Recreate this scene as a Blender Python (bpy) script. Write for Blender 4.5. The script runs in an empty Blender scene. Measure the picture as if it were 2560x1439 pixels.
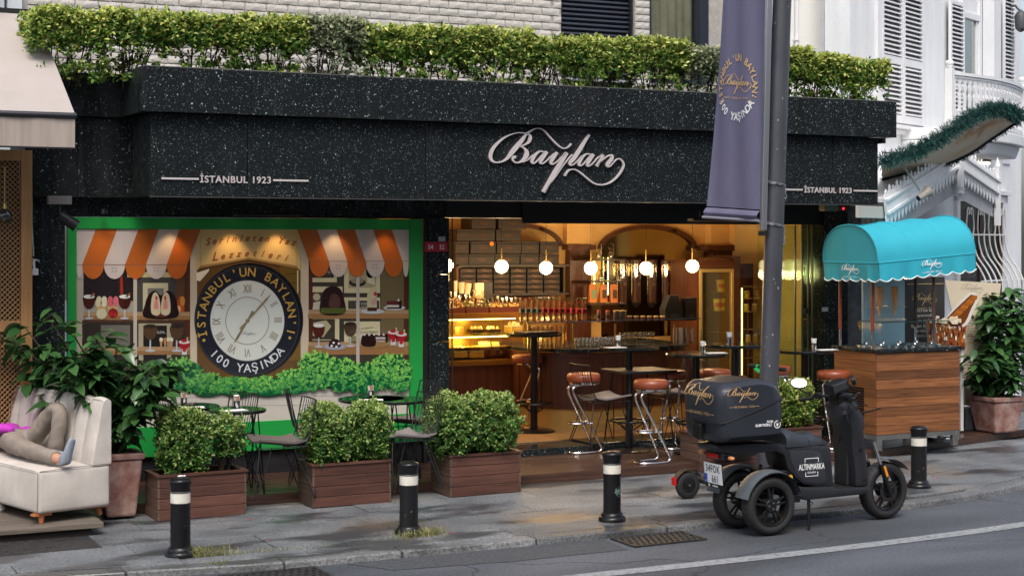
import bpy, bmesh, math, random
from mathutils import Vector, Matrix, Euler
random.seed(7)
R = math.radians
scene = bpy.context.scene
col = scene.collection
FPX = 4000.0
YAW = math.atan(4000 / 8070.0)
SA, CA = math.sin(YAW), math.cos(YAW)
CAMH, HOR = 2.2, 597.0
cam_d = bpy.data.cameras.new('camera')
cam = bpy.data.objects.new('camera', cam_d)
col.objects.link(cam)
cam.location = (0, 0, CAMH)
cam.rotation_euler = (R(90), 0, -YAW)
cam_d.lens = 36 * FPX / 2560
cam_d.shift_y = -122.5 / 2560
cam_d.clip_end = 500
scene.camera = cam
cam_d.dof.use_dof = False
SUN_EL, SUN_AZ = 56, 205       # azimuth measured from +Y clockwise
world = bpy.data.worlds.new('World')
scene.world = world
world.use_nodes = True
wn = world.node_tree.nodes
bg = wn['Background']
sky = wn.new('ShaderNodeTexSky')
sky.sky_type = 'NISHITA'
sky.sun_disc = False
sky.sun_elevation = R(SUN_EL)
sky.sun_rotation = R(SUN_AZ)
sky.dust_density = 4.0
sky.air_density = 1.0
hs = wn.new('ShaderNodeHueSaturation')
hs.inputs['Saturation'].default_value = 0.72
world.node_tree.links.new(sky.outputs[0], hs.inputs['Color'])
world.node_tree.links.new(hs.outputs[0], bg.inputs[0])
bg.inputs[1].default_value = 0.10
sun_d = bpy.data.lights.new('sun', 'SUN')
sun_d.energy = 1.0
sun_d.angle = R(25)
sun_d.color = (1, 0.95, 0.88)
sun = bpy.data.objects.new('sun', sun_d)
col.objects.link(sun)
_sd = Vector((math.sin(R(SUN_AZ)) * math.cos(R(SUN_EL)), math.cos(R(SUN_AZ)) * math.cos(R(SUN_EL)), math.sin(R(SUN_EL))))
sun.rotation_euler = _sd.to_track_quat('Z', 'Y').to_euler()
vs = scene.view_settings
vs.view_transform = 'Standard'
vs.look = 'None'
vs.exposure = 1.16
vs.gamma = 1
scene.cycles.transparent_max_bounces = 40
def gz(u, v, z=0.0):
 r = (u - 1280) / FPX
 t = (z - CAMH) / ((HOR - v) / FPX)
 return Vector(((SA + r * CA) * t, (CA - r * SA) * t, z))
def px_(u, v, X):
 r = (u - 1280) / FPX
 t = X / (SA + r * CA)
 return Vector((X, (CA - r * SA) * t, CAMH + (HOR - v) / FPX * t))
def py(u, v, Y):
 r = (u - 1280) / FPX
 t = Y / (CA - r * SA)
 return Vector(((SA + r * CA) * t, Y, CAMH + (HOR - v) / FPX * t))
def tag(o, label=None, cat=None, group=None, kind=None):
 if label: o['label'] = label
 if cat: o['category'] = cat
 if group: o['group'] = group
 if kind: o['kind'] = kind
 return o
def empty(name, loc=(0, 0, 0), rz=0, parent=None):
 o = bpy.data.objects.new(name, None)
 col.objects.link(o)
 o.location = loc
 o.rotation_euler = (0, 0, rz)
 o.empty_display_size = 0.1
 if parent: o.parent = parent
 return o
def thing(name, label, cat, loc=(0, 0, 0), rz=0, group=None):
 return tag(empty(name, loc, rz), label, cat, group)
def inst(name, mesh, parent=None, loc=(0, 0, 0), rot=(0, 0, 0), scale=(1, 1, 1)):
 o = bpy.data.objects.new(name, mesh)
 col.objects.link(o)
 o.location = loc
 o.rotation_euler = rot
 o.scale = scale
 if parent: o.parent = parent
 return o
def copy_tree(o, parent=None):
 c = o.copy()
 col.objects.link(c)
 if parent: c.parent = parent
 for ch in list(o.children): copy_tree(ch, c)
 return c
class MB:
 def __init__(s): s.v = []; s.f = []; s.c = []; s.cur = (1, 1, 1)
 def add(s, vs, fs, c=None):
  n = len(s.v); s.v += [tuple(p) for p in vs]
  for f in fs: s.f.append([i + n for i in f]); s.c.append(c or s.cur)
  return s
 def poly(s, pts, c=None): return s.add(pts, [list(range(len(pts)))], c)
 def box(s, x0, x1, y0, y1, z0, z1, c=None):
  return s.add([(x0, y0, z0), (x1, y0, z0), (x1, y1, z0), (x0, y1, z0), (x0, y0, z1), (x1, y0, z1), (x1, y1, z1), (x0, y1, z1)],
      [(0, 3, 2, 1), (4, 5, 6, 7), (0, 1, 5, 4), (1, 2, 6, 5), (2, 3, 7, 6), (3, 0, 4, 7)], c)
 def obox(s, ctr, ex, ey, ez, c=None):
  o, ex, ey, ez = Vector(ctr), Vector(ex), Vector(ey), Vector(ez)
  P = [o - ex - ey - ez, o + ex - ey - ez, o + ex + ey - ez, o - ex + ey - ez, o - ex - ey + ez, o + ex - ey + ez, o + ex + ey + ez, o - ex + ey + ez]
  return s.add(P, [(0, 3, 2, 1), (4, 5, 6, 7), (0, 1, 5, 4), (1, 2, 6, 5), (2, 3, 7, 6), (3, 0, 4, 7)], c)
 def bar(s, a, b, w, h, up=(0, 0, 1), c=None):
  a, b = Vector(a), Vector(b); d = (b - a); l = d.length; d = d / l
  sx = d.cross(Vector(up)).normalized(); sz = sx.cross(d)
  return s.obox((a + b) / 2, d * l / 2, sx * w / 2, sz * h / 2, c)
 def hexa(s, bot, top, c=None):
  n = len(bot)
  return s.add(list(bot) + list(top), [list(range(n))[::-1], list(range(n, 2 * n))] + [(i, (i + 1) % n, n + (i + 1) % n, n + i) for i in range(n)], c)
 def prism(s, pts, off, c=None):
  off = Vector(off)
  return s.hexa([Vector(p) for p in pts], [Vector(p) + off for p in pts], c)
 def tube(s, pts, r, n=8, cap=True, c=None, closed=False):
  pts = [Vector(p) for p in pts]; m = len(pts)
  rr = r if isinstance(r, (list, tuple)) else [r] * m
  vs = []; prev = None
  for i, p in enumerate(pts):
   a = pts[i - 1] if (i > 0 or closed) else p
   b = pts[(i + 1) % m] if (i < m - 1 or closed) else p
   t = (b - a)
   t = t.normalized() if t.length > 1e-9 else Vector((0, 0, 1))
   if prev is None:
    x = t.cross(Vector((0, 0, 1)))
    if x.length < 0.05: x = t.cross(Vector((0, 1, 0)))
    x.normalize()
   else:
    x = prev - t * prev.dot(t)
    if x.length < 1e-5: x = t.cross(Vector((0, 0, 1)))
    x.normalize()
   prev = x; y = t.cross(x)
   for k in range(n):
    a_ = 2 * math.pi * k / n
    vs.append(p + (x * math.cos(a_) + y * math.sin(a_)) * rr[i])
  fs = []
  for i in range(m if closed else m - 1):
   j = (i + 1) % m
   for k in range(n):
    fs.append((i * n + k, i * n + (k + 1) % n, j * n + (k + 1) % n, j * n + k))
  if cap and not closed:
   fs.append(list(range(n))[::-1]); fs.append([(m - 1) * n + k for k in range(n)])
  return s.add(vs, fs, c)
 def lathe(s, prof, ctr=(0, 0, 0), n=24, axis='z', c=None, arc=(0, 2 * math.pi), cap=True):
  ctr = Vector(ctr); vs = []; full = abs(arc[1] - arc[0] - 2 * math.pi) < 1e-6
  nn = n if full else n + 1
  for (r, h) in prof:
   for k in range(nn):
    a = arc[0] + (arc[1] - arc[0]) * k / n
    p = (r * math.cos(a), r * math.sin(a), h)
    if axis == 'y': p = (r * math.cos(a), h, r * math.sin(a))
    elif axis == 'x': p = (h, r * math.cos(a), r * math.sin(a))
    vs.append(ctr + Vector(p))
  fs = []
  for i in range(len(prof) - 1):
   for k in range(n):
    k2 = (k + 1) % nn
    fs.append((i * nn + k, i * nn + k2, (i + 1) * nn + k2, (i + 1) * nn + k))
  if full and cap:
   if prof[0][0] > 1e-6: fs.append(list(range(nn))[::-1])
   if prof[-1][0] > 1e-6: fs.append([(len(prof) - 1) * nn + k for k in range(nn)])
  return s.add(vs, fs, c)
 def ball(s, ctr, rx, ry=None, rz=None, n=14, m=8, c=None):
  ry = ry or rx; rz = rz or rx; ctr = Vector(ctr); vs = []; fs = []
  for i in range(m + 1):
   t = math.pi * i / m
   for k in range(n):
    a = 2 * math.pi * k / n
    vs.append(ctr + Vector((rx * math.sin(t) * math.cos(a), ry * math.sin(t) * math.sin(a), -rz * math.cos(t))))
  for i in range(m):
   for k in range(n):
    fs.append((i * n + k, i * n + (k + 1) % n, (i + 1) * n + (k + 1) % n, (i + 1) * n + k))
  return s.add(vs, fs, c)
 def grid(s, fn, nu, nv, c=None, closed_u=False):
  vs = [fn(i / nu, j / nv) for j in range(nv + 1) for i in range(nu + 1)]
  fs = [(j * (nu + 1) + i, j * (nu + 1) + i + 1, (j + 1) * (nu + 1) + i + 1, (j + 1) * (nu + 1) + i) for j in range(nv) for i in range(nu)]
  return s.add(vs, fs, c)
 def mesh(s, name, mat, smooth=False, bevel=0, fixn=True, color=False, ang=40, weld=True, seg=2):
  me = bpy.data.meshes.new(name)
  me.from_pydata(s.v, [], s.f)
  if color:
   at = me.color_attributes.new('Col', 'FLOAT_COLOR', 'CORNER')
   buf = []
   for i, p in enumerate(me.polygons):
    cc = s.c[i]
    buf += [cc[0], cc[1], cc[2], 1.0] * p.loop_total
   at.data.foreach_set('color', buf)
  if fixn or bevel:
   bm = bmesh.new(); bm.from_mesh(me)
   if weld: bmesh.ops.remove_doubles(bm, verts=bm.verts, dist=1e-5)
   if fixn: bmesh.ops.recalc_face_normals(bm, faces=bm.faces)
   if bevel:
    eds = [e for e in bm.edges if len(e.link_faces) == 2 and e.calc_face_angle(0) > R(28)]
    bmesh.ops.bevel(bm, geom=eds, offset=bevel, segments=seg, profile=0.5, affect='EDGES', clamp_overlap=True)
   bm.to_mesh(me); bm.free()
  if smooth:
   me.polygons.foreach_set('use_smooth', [True] * len(me.polygons))
   me.set_sharp_from_angle(angle=R(ang))
  me.materials.append(mat)
  me.update()
  return me
 def build(s, name, mat, parent=None, loc=(0, 0, 0), rot=(0, 0, 0), **k):
  return inst(name, s.mesh(name, mat, **k), parent, loc, rot)
def catmull(pts, k=6, closed=False):
 out = []; n = len(pts)
 rng = range(n if closed else n - 1)
 for i in rng:
  p0 = pts[(i - 1) % n] if (closed or i > 0) else pts[i]
  p1 = pts[i]; p2 = pts[(i + 1) % n]
  p3 = pts[(i + 2) % n] if (closed or i + 2 < n) else p2
  for j in range(k):
   t = j / k
   out.append(tuple(0.5 * ((2 * b) + (-a + c) * t + (2 * a - 5 * b + 4 * c - d) * t * t + (-a + 3 * b - 3 * c + d) * t ** 3) for a, b, c, d in zip(p0, p1, p2, p3)))
 if not closed: out.append(tuple(pts[-1]))
 return out
def sl(c):
 return tuple(((x / 255) / 12.92 if x <= 10 else (((x / 255) + 0.055) / 1.055) ** 2.4) for x in c)
MATS = {}
def nmat(name):
 m = bpy.data.materials.new(name); m.use_nodes = True
 MATS[name] = m
 nt = m.node_tree
 return m, nt, nt.nodes['Principled BSDF'], nt.nodes, nt.links
def mat(name, c, rough=0.6, metal=0.0, var=0.0, scale=6.0, bump=0.0, bscale=80.0, spec=0.5, col2=None, stretch=None, rvar=0.0, objvar=0.0, coat=0.0, coords='Object', detail=5, emit=None, alpha=None):
 if name in MATS: return MATS[name]
 m, nt, b, N, L = nmat(name)
 b.inputs['Base Color'].default_value = (*c, 1)
 b.inputs['Roughness'].default_value = rough
 b.inputs['Metallic'].default_value = metal
 b.inputs['Specular IOR Level'].default_value = spec
 b.inputs['Coat Weight'].default_value = coat
 if emit:
  b.inputs['Emission Color'].default_value = (*emit[0], 1); b.inputs['Emission Strength'].default_value = emit[1]
 tc = N.new('ShaderNodeTexCoord'); src = tc.outputs[coords]
 if coords == 'World':
  pass
 if stretch:
  mp = N.new('ShaderNodeMapping'); mp.inputs['Scale'].default_value = stretch
  L.new(src, mp.inputs[0]); src = mp.outputs[0]
 out = None
 if var or col2:
  nz = N.new('ShaderNodeTexNoise'); nz.inputs['Scale'].default_value = scale; nz.inputs['Detail'].default_value = detail; nz.inputs['Roughness'].default_value = 0.6
  L.new(src, nz.inputs['Vector'])
  rp = N.new('ShaderNodeValToRGB')
  a = tuple(max(0, x * (1 - var)) for x in c); d = col2 or tuple(x * (1 + var) for x in c)
  rp.color_ramp.elements[0].position = 0.32; rp.color_ramp.elements[1].position = 0.68
  rp.color_ramp.elements[0].color = (*a, 1); rp.color_ramp.elements[1].color = (*d, 1)
  L.new(nz.outputs['Fac'], rp.inputs[0]); out = rp.outputs[0]
  if rvar:
   mr = N.new('ShaderNodeMapRange'); mr.inputs[1].default_value = 0.3; mr.inputs[2].default_value = 0.7
   mr.inputs[3].default_value = max(0.02, rough - rvar); mr.inputs[4].default_value = min(1, rough + rvar)
   L.new(nz.outputs['Fac'], mr.inputs[0]); L.new(mr.outputs[0], b.inputs['Roughness'])
 if objvar:
  oi = N.new('ShaderNodeObjectInfo'); h = N.new('ShaderNodeHueSaturation')
  mr = N.new('ShaderNodeMapRange'); mr.inputs[3].default_value = 1 - objvar; mr.inputs[4].default_value = 1 + objvar
  L.new(oi.outputs['Random'], mr.inputs[0]); L.new(mr.outputs[0], h.inputs['Value'])
  if out: L.new(out, h.inputs['Color'])
  else: h.inputs['Color'].default_value = (*c, 1)
  out = h.outputs[0]
 if out: L.new(out, b.inputs['Base Color'])
 if bump:
  n2 = N.new('ShaderNodeTexNoise'); n2.inputs['Scale'].default_value = bscale; n2.inputs['Detail'].default_value = 4
  L.new(src, n2.inputs['Vector'])
  bp = N.new('ShaderNodeBump'); bp.inputs['Strength'].default_value = bump; bp.inputs['Distance'].default_value = 0.01
  L.new(n2.outputs['Fac'], bp.inputs['Height']); L.new(bp.outputs[0], b.inputs['Normal'])
 return m
def cmat(name, rough=0.6, spec=0.4, trans=0.0, var=0.0, metal=0.0, bump=0.0, coat=0.0):
 if name in MATS: return MATS[name]
 m, nt, b, N, L = nmat(name)
 a = N.new('ShaderNodeAttribute'); a.attribute_name = 'Col'
 src = a.outputs['Color']
 if var:
  oi = N.new('ShaderNodeObjectInfo'); h = N.new('ShaderNodeHueSaturation')
  mr = N.new('ShaderNodeMapRange'); mr.inputs[3].default_value = 1 - var; mr.inputs[4].default_value = 1 + var
  L.new(oi.outputs['Random'], mr.inputs[0]); L.new(mr.outputs[0], h.inputs['Value']); L.new(src, h.inputs['Color']); src = h.outputs[0]
 L.new(src, b.inputs['Base Color'])
 b.inputs['Roughness'].default_value = rough
 b.inputs['Specular IOR Level'].default_value = spec
 b.inputs['Metallic'].default_value = metal
 b.inputs['Coat Weight'].default_value = coat
 if trans:
  t = N.new('ShaderNodeBsdfTranslucent'); L.new(src, t.inputs['Color'])
  mx = N.new('ShaderNodeMixShader'); mx.inputs[0].default_value = trans
  L.new(b.outputs[0], mx.inputs[1]); L.new(t.outputs[0], mx.inputs[2])
  L.new(mx.outputs[0], nt.nodes['Material Output'].inputs[0])
 return m
def glass(name, tint=(0.93, 0.97, 0.95), refl=0.08, rough=0.0):
 if name in MATS: return MATS[name]
 m, nt, b, N, L = nmat(name)
 tr = N.new('ShaderNodeBsdfTransparent'); tr.inputs[0].default_value = (*tint, 1)
 gl = N.new('ShaderNodeBsdfGlossy'); gl.inputs['Roughness'].default_value = rough
 fr = N.new('ShaderNodeFresnel'); g = N.new('ShaderNodeNewGeometry'); io = N.new('ShaderNodeMapRange'); io.inputs[3].default_value = 1.5; io.inputs[4].default_value = 1 / 1.5
 L.new(g.outputs['Backfacing'], io.inputs[0]); L.new(io.outputs[0], fr.inputs[0])
 ad = N.new('ShaderNodeMath'); ad.operation = 'MULTIPLY'; ad.inputs[1].default_value = refl / 0.04; ad.use_clamp = True
 mx = N.new('ShaderNodeMixShader')
 L.new(fr.outputs[0], ad.inputs[0]); L.new(ad.outputs[0], mx.inputs[0])
 L.new(tr.outputs[0], mx.inputs[1]); L.new(gl.outputs[0], mx.inputs[2])
 L.new(mx.outputs[0], N['Material Output'].inputs[0])
 return m
def granite(name, base=(0.012, 0.0145, 0.0155), rough=0.12, scale=58, dens=0.655, spk=(0.36, 0.44, 0.45)):
 if name in MATS: return MATS[name]
 m, nt, b, N, L = nmat(name)
 g = N.new('ShaderNodeNewGeometry')
 nz = N.new('ShaderNodeTexNoise'); nz.inputs['Scale'].default_value = 60
 L.new(g.outputs['Position'], nz.inputs['Vector'])
 vm = N.new('ShaderNodeVectorMath'); vm.operation = 'MULTIPLY_ADD'
 vm.inputs[1].default_value = (0.022, 0.022, 0.022)
 L.new(nz.outputs['Color'], vm.inputs[0]); L.new(g.outputs['Position'], vm.inputs[2])
 last = None
 for i, (s_, d_) in enumerate(((scale, dens), (scale * 2.1, dens - 0.04))):
  vo = N.new('ShaderNodeTexVoronoi'); vo.inputs['Scale'].default_value = s_
  L.new(vm.outputs[0], vo.inputs['Vector'])
  sp = N.new('ShaderNodeSeparateColor'); L.new(vo.outputs['Color'], sp.inputs[0])
  su = N.new('ShaderNodeMath'); su.operation = 'SUBTRACT'; su.inputs[1].default_value = d_
  L.new(sp.outputs[0], su.inputs[0])
  cp = N.new('ShaderNodeMath'); cp.operation = 'GREATER_THAN'
  L.new(su.outputs[0], cp.inputs[0]); L.new(vo.outputs['Distance'], cp.inputs[1])
  ml = N.new('ShaderNodeMath'); ml.operation = 'MULTIPLY'
  L.new(cp.outputs[0], ml.inputs[0]); L.new(sp.outputs[1], ml.inputs[1])
  if last is None: last = ml.outputs[0]
  else:
   mxm = N.new('ShaderNodeMath'); mxm.operation = 'MAXIMUM'
   L.new(last, mxm.inputs[0]); L.new(ml.outputs[0], mxm.inputs[1]); last = mxm.outputs[0]
 mx = N.new('ShaderNodeMix'); mx.data_type = 'RGBA'
 mx.inputs[6].default_value = (*base, 1); mx.inputs[7].default_value = (*spk, 1)
 L.new(last, mx.inputs[0]); L.new(mx.outputs[2], b.inputs['Base Color'])
 b.inputs['Specular IOR Level'].default_value = 0.4
 mp = N.new('ShaderNodeMapping'); mp.inputs['Scale'].default_value = (2.6, 2.6, 0.5); n3 = N.new('ShaderNodeTexNoise'); n3.inputs['Scale'].default_value = 2.0; n3.inputs['Detail'].default_value = 5
 L.new(g.outputs['Position'], mp.inputs[0]); L.new(mp.outputs[0], n3.inputs['Vector'])
 mr = N.new('ShaderNodeMapRange'); mr.inputs[1].default_value = 0.35; mr.inputs[2].default_value = 0.7; mr.inputs[3].default_value = rough * 0.6; mr.inputs[4].default_value = rough * 2.4
 L.new(n3.outputs['Fac'], mr.inputs[0]); L.new(mr.outputs[0], b.inputs['Roughness'])
 return m
_tc = {}
def text_geo(s, bold=0.0, shear=0.0, space=1.0, extrude=0.0):
 key = (s, bold, shear, space, extrude)
 if key not in _tc:
  cu = bpy.data.curves.new('t', 'FONT')
  cu.body = s; cu.size = 1; cu.offset = bold; cu.shear = shear; cu.space_character = space
  cu.align_x = 'CENTER'; cu.resolution_u = 3; cu.extrude = extrude
  ob = bpy.data.objects.new('t', cu)
  col.objects.link(ob)
  dg = bpy.context.evaluated_depsgraph_get()
  me = bpy.data.meshes.new_from_object(ob.evaluated_get(dg))
  _tc[key] = ([tuple(v.co) for v in me.vertices], [list(p.vertices) for p in me.polygons])
  bpy.data.objects.remove(ob); bpy.data.curves.remove(cu); bpy.data.meshes.remove(me)
 return _tc[key]
def put_text(mb, s, fn, h, c=None, sx=1.0, **k):
 vs, fs = text_geo(s, **k)
 q = h / 0.72
 mb.add([fn(x * q * sx, y * q, z) for x, y, z in vs], fs, c)
def ring_text(mb, s, fn, rad, h, a_mid, da, c=None, inside=False, rx=1.0, ry=1.0, **k):
 n = len(s)
 for i, ch in enumerate(s):
  if ch == ' ': continue
  a = a_mid + (i - (n - 1) / 2) * (da if not inside else -da)
  t = R(a)
  def g(x, y, e, t=t):
   if inside: x, y = -x, -(y - 0.0)
   yy = rad + y - (0 if not inside else 0)
   px, pz = math.sin(t) * yy + math.cos(t) * x, math.cos(t) * yy - math.sin(t) * x
   return fn(px * rx, pz * ry, e)
  put_text(mb, ch, g, h, c, **k)
LOGO = [
 [(730,235,12),(600,235,14),(450,290,20),(330,380,30),(240,490,42),(205,590,48),(215,650,44),(260,685,25),(320,690,20),(390,670,24),(460,620,36),(520,540,60),(600,440,66),(680,340,50),(740,250,30),(800,205,22),(870,165,16),(940,155,14),(1010,185,18),(1080,260,22),(1150,335,24),(1220,400,22),(1280,440,18),(1330,450,16),(1380,430,18),(1410,400,22),(1430,375,26)],
 [(745,240,14),(795,265,28),(800,310,46),(780,365,38),(730,405,22),(670,430,16),(630,440,12)],
 [(640,440,12),(700,460,24),(745,515,54),(740,580,62),(700,640,40),(640,680,22),(580,685,20),(540,655,26),(535,622,36),(562,602,44),(585,605,40)],
 [(680,680,10),(750,650,14),(800,610,14),(850,560,14)],
 [(1010,512,14),(950,505,20),(890,550,34),(840,620,48),(825,670,44),(860,690,20),(910,650,16),(960,590,14),(1010,530,14)],
 [(1055,508,44),(1000,590,50),(955,670,46),(990,690,20),(1050,650,14),(1110,590,14),(1175,530,14)],
 [(1215,515,36),(1160,590,50),(1115,670,48),(1150,695,20),(1220,650,14),(1290,580,14),(1345,520,14)],
 [(1362,515,50),(1280,650,62),(1180,820,62),(1090,980,58),(1000,1130,50)],
 [(1025,1135,14),(1100,1010,12),(1200,870,12),(1280,750,14),(1380,620,14),(1450,540,12)],
 [(1712,225,34),(1650,320,44),(1560,470,54),(1480,590,58),(1410,670,50),(1425,702,26),(1475,690,16),(1540,625,14),(1600,560,14)],
 [(1735,532,14),(1675,525,20),(1615,570,34),(1565,640,48),(1550,690,44),(1585,710,20),(1635,670,16),(1685,610,14),(1735,550,14)],
 [(1780,528,44),(1725,610,50),(1680,690,46),(1715,710,20),(1790,650,14),(1850,580,14),(1905,545,14)],
 [(1935,535,44),(1890,620,42),(1830,715,42)],
 [(1845,700,14),(1930,610,14),(2010,550,18),(2070,540,36),(2070,590,50),(2010,670,52),(2000,705,40),(2040,710,18),(2100,650,14),(2150,600,16),(2200,590,20),(2250,640,26),(2260,700,28),(2220,790,28),(2140,890,26),(2040,965,24),(1920,1000,22),(1800,985,22),(1700,920,24),(1600,840,24),(1520,785,20),(1450,770,16),(1390,790,22),(1350,840,26),(1330,875,26)]]
def put_logo(mb, fn, width, c=None, k=5, extrude=None, fat=1.0):
 q = width / 2090.0
 for st in LOGO:
  P = catmull(st, k)
  L_, R_ = [], []
  for i, (x, y, w) in enumerate(P):
   a = P[max(0, i - 1)]; b = P[min(len(P) - 1, i + 1)]
   dx, dy = b[0] - a[0], b[1] - a[1]; l = math.hypot(dx, dy) or 1
   nx, ny = -dy / l * w * 0.5 * fat, dx / l * w * 0.5 * fat
   L_.append((x + nx, y + ny)); R_.append((x - nx, y - ny))
  def T(p, e): return fn((p[0] - 1230) * q, (660 - p[1]) * q * 0.885, e)
  n = len(P)
  vs = [T(p, 0) for p in L_] + [T(p, 0) for p in R_]
  fs = [(i, i + 1, n + i + 1, n + i) for i in range(n - 1)]
  if extrude:
   m = len(vs)
   vs += [T(p, extrude) for p in L_] + [T(p, extrude) for p in R_]
   fs += [(m + i, m + n + i, m + n + i + 1, m + i + 1) for i in range(n - 1)]
   fs += [(i, m + i, m + i + 1, i + 1) for i in range(n - 1)] + [(n + i, n + i + 1, m + n + i + 1, m + n + i) for i in range(n - 1)]
   fs += [(0, n, m + n, m), (n - 1, m + n - 1, m + 2 * n - 1, 2 * n - 1)]
  mb.add(vs, fs, c)
def leaf_pts(p, d, nrm, ln, wd, fold=0.25, curl=0.2):
 d = d.normalized(); s = d.cross(nrm)
 if s.length < 1e-4: s = d.cross(Vector((0.3, 0.9, 0.2)))
 s.normalize(); n = s.cross(d)
 tip = p + d * ln - n * ln * curl; f = n * wd * fold; w = s * wd / 2
 a, b = p + d * ln * 0.36 + f, p + d * ln * 0.74 + f * 0.8 - n * ln * curl * 0.4
 return [p, a + w, b + w * 0.86, tip, b - w * 0.86, a - w], [(0, 3, 2, 1), (0, 5, 4, 3)]
def rnd_dir(rng):
 while True:
  v = Vector((rng.uniform(-1, 1), rng.uniform(-1, 1), rng.uniform(-1, 1)))
  if 0.05 < v.length < 1: return v.normalized()
# ================================================================== SETTING: road, pavement, deck
M_granite = granite('black_granite')
M_granite2 = granite('black_granite_dull', rough=0.2, dens=0.66, scale=46)
def asphalt():
 m, nt, b, N, L = nmat('asphalt')
 g = N.new('ShaderNodeNewGeometry')
 n1 = N.new('ShaderNodeTexNoise'); n1.inputs['Scale'].default_value = 0.9; n1.inputs['Detail'].default_value = 6
 n2 = N.new('ShaderNodeTexNoise'); n2.inputs['Scale'].default_value = 40; n2.inputs['Detail'].default_value = 5; n2.inputs['Roughness'].default_value = 0.75
 mp = N.new('ShaderNodeMapping'); mp.inputs['Scale'].default_value = (0.5, 1.6, 1)
 L.new(g.outputs['Position'], mp.inputs[0]); L.new(mp.outputs[0], n1.inputs['Vector']); L.new(g.outputs['Position'], n2.inputs['Vector'])
 r1 = N.new('ShaderNodeValToRGB'); r1.color_ramp.elements[0].position = 0.35; r1.color_ramp.elements[1].position = 0.7
 r1.color_ramp.elements[0].color = (0.040, 0.045, 0.054, 1); r1.color_ramp.elements[1].color = (0.088, 0.096, 0.111, 1)
 L.new(n1.outputs['Fac'], r1.inputs[0])
 r2 = N.new('ShaderNodeValToRGB'); r2.color_ramp.elements[0].position = 0.3; r2.color_ramp.elements[1].position = 0.75
 r2.color_ramp.elements[0].color = (0.38, 0.38, 0.39, 1); r2.color_ramp.elements[1].color = (1.95, 1.95, 1.95, 1)
 L.new(n2.outputs['Fac'], r2.inputs[0])
 mx = N.new('ShaderNodeMix'); mx.data_type = 'RGBA'; mx.blend_type = 'MULTIPLY'; mx.inputs[0].default_value = 0.75
 L.new(r1.outputs[0], mx.inputs[6]); L.new(r2.outputs[0], mx.inputs[7]); L.new(mx.outputs[2], b.inputs['Base Color'])
 b.inputs['Roughness'].default_value = 0.75
 nd = N.new('ShaderNodeTexNoise'); nd.inputs['Scale'].default_value = 2.5; nd.inputs['Detail'].default_value = 6; L.new(g.outputs['Position'], nd.inputs['Vector'])
 va = N.new('ShaderNodeVectorMath'); va.operation = 'MULTIPLY_ADD'; va.inputs[1].default_value = (0.5, 0.5, 0); L.new(nd.outputs['Color'], va.inputs[0]); L.new(g.outputs['Position'], va.inputs[2])
 vo = N.new('ShaderNodeTexVoronoi'); vo.feature = 'DISTANCE_TO_EDGE'; vo.inputs['Scale'].default_value = 0.42; L.new(va.outputs[0], vo.inputs['Vector'])
 cr = N.new('ShaderNodeMapRange'); cr.inputs[1].default_value = 0.001; cr.inputs[2].default_value = 0.007; cr.inputs[3].default_value = 0.45; cr.inputs[4].default_value = 1.0; L.new(vo.outputs['Distance'], cr.inputs[0])
 m4 = N.new('ShaderNodeMix'); m4.data_type = 'RGBA'; m4.blend_type = 'MULTIPLY'; m4.inputs[0].default_value = 1; L.new(mx.outputs[2], m4.inputs[6]); L.new(cr.outputs[0], m4.inputs[7]); L.new(m4.outputs[2], b.inputs['Base Color'])
 bp = N.new('ShaderNodeBump'); bp.inputs['Strength'].default_value = 0.6; bp.inputs['Distance'].default_value = 0.006
 L.new(n2.outputs['Fac'], bp.inputs['Height']); L.new(bp.outputs[0], b.inputs['Normal'])
 return m
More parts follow.
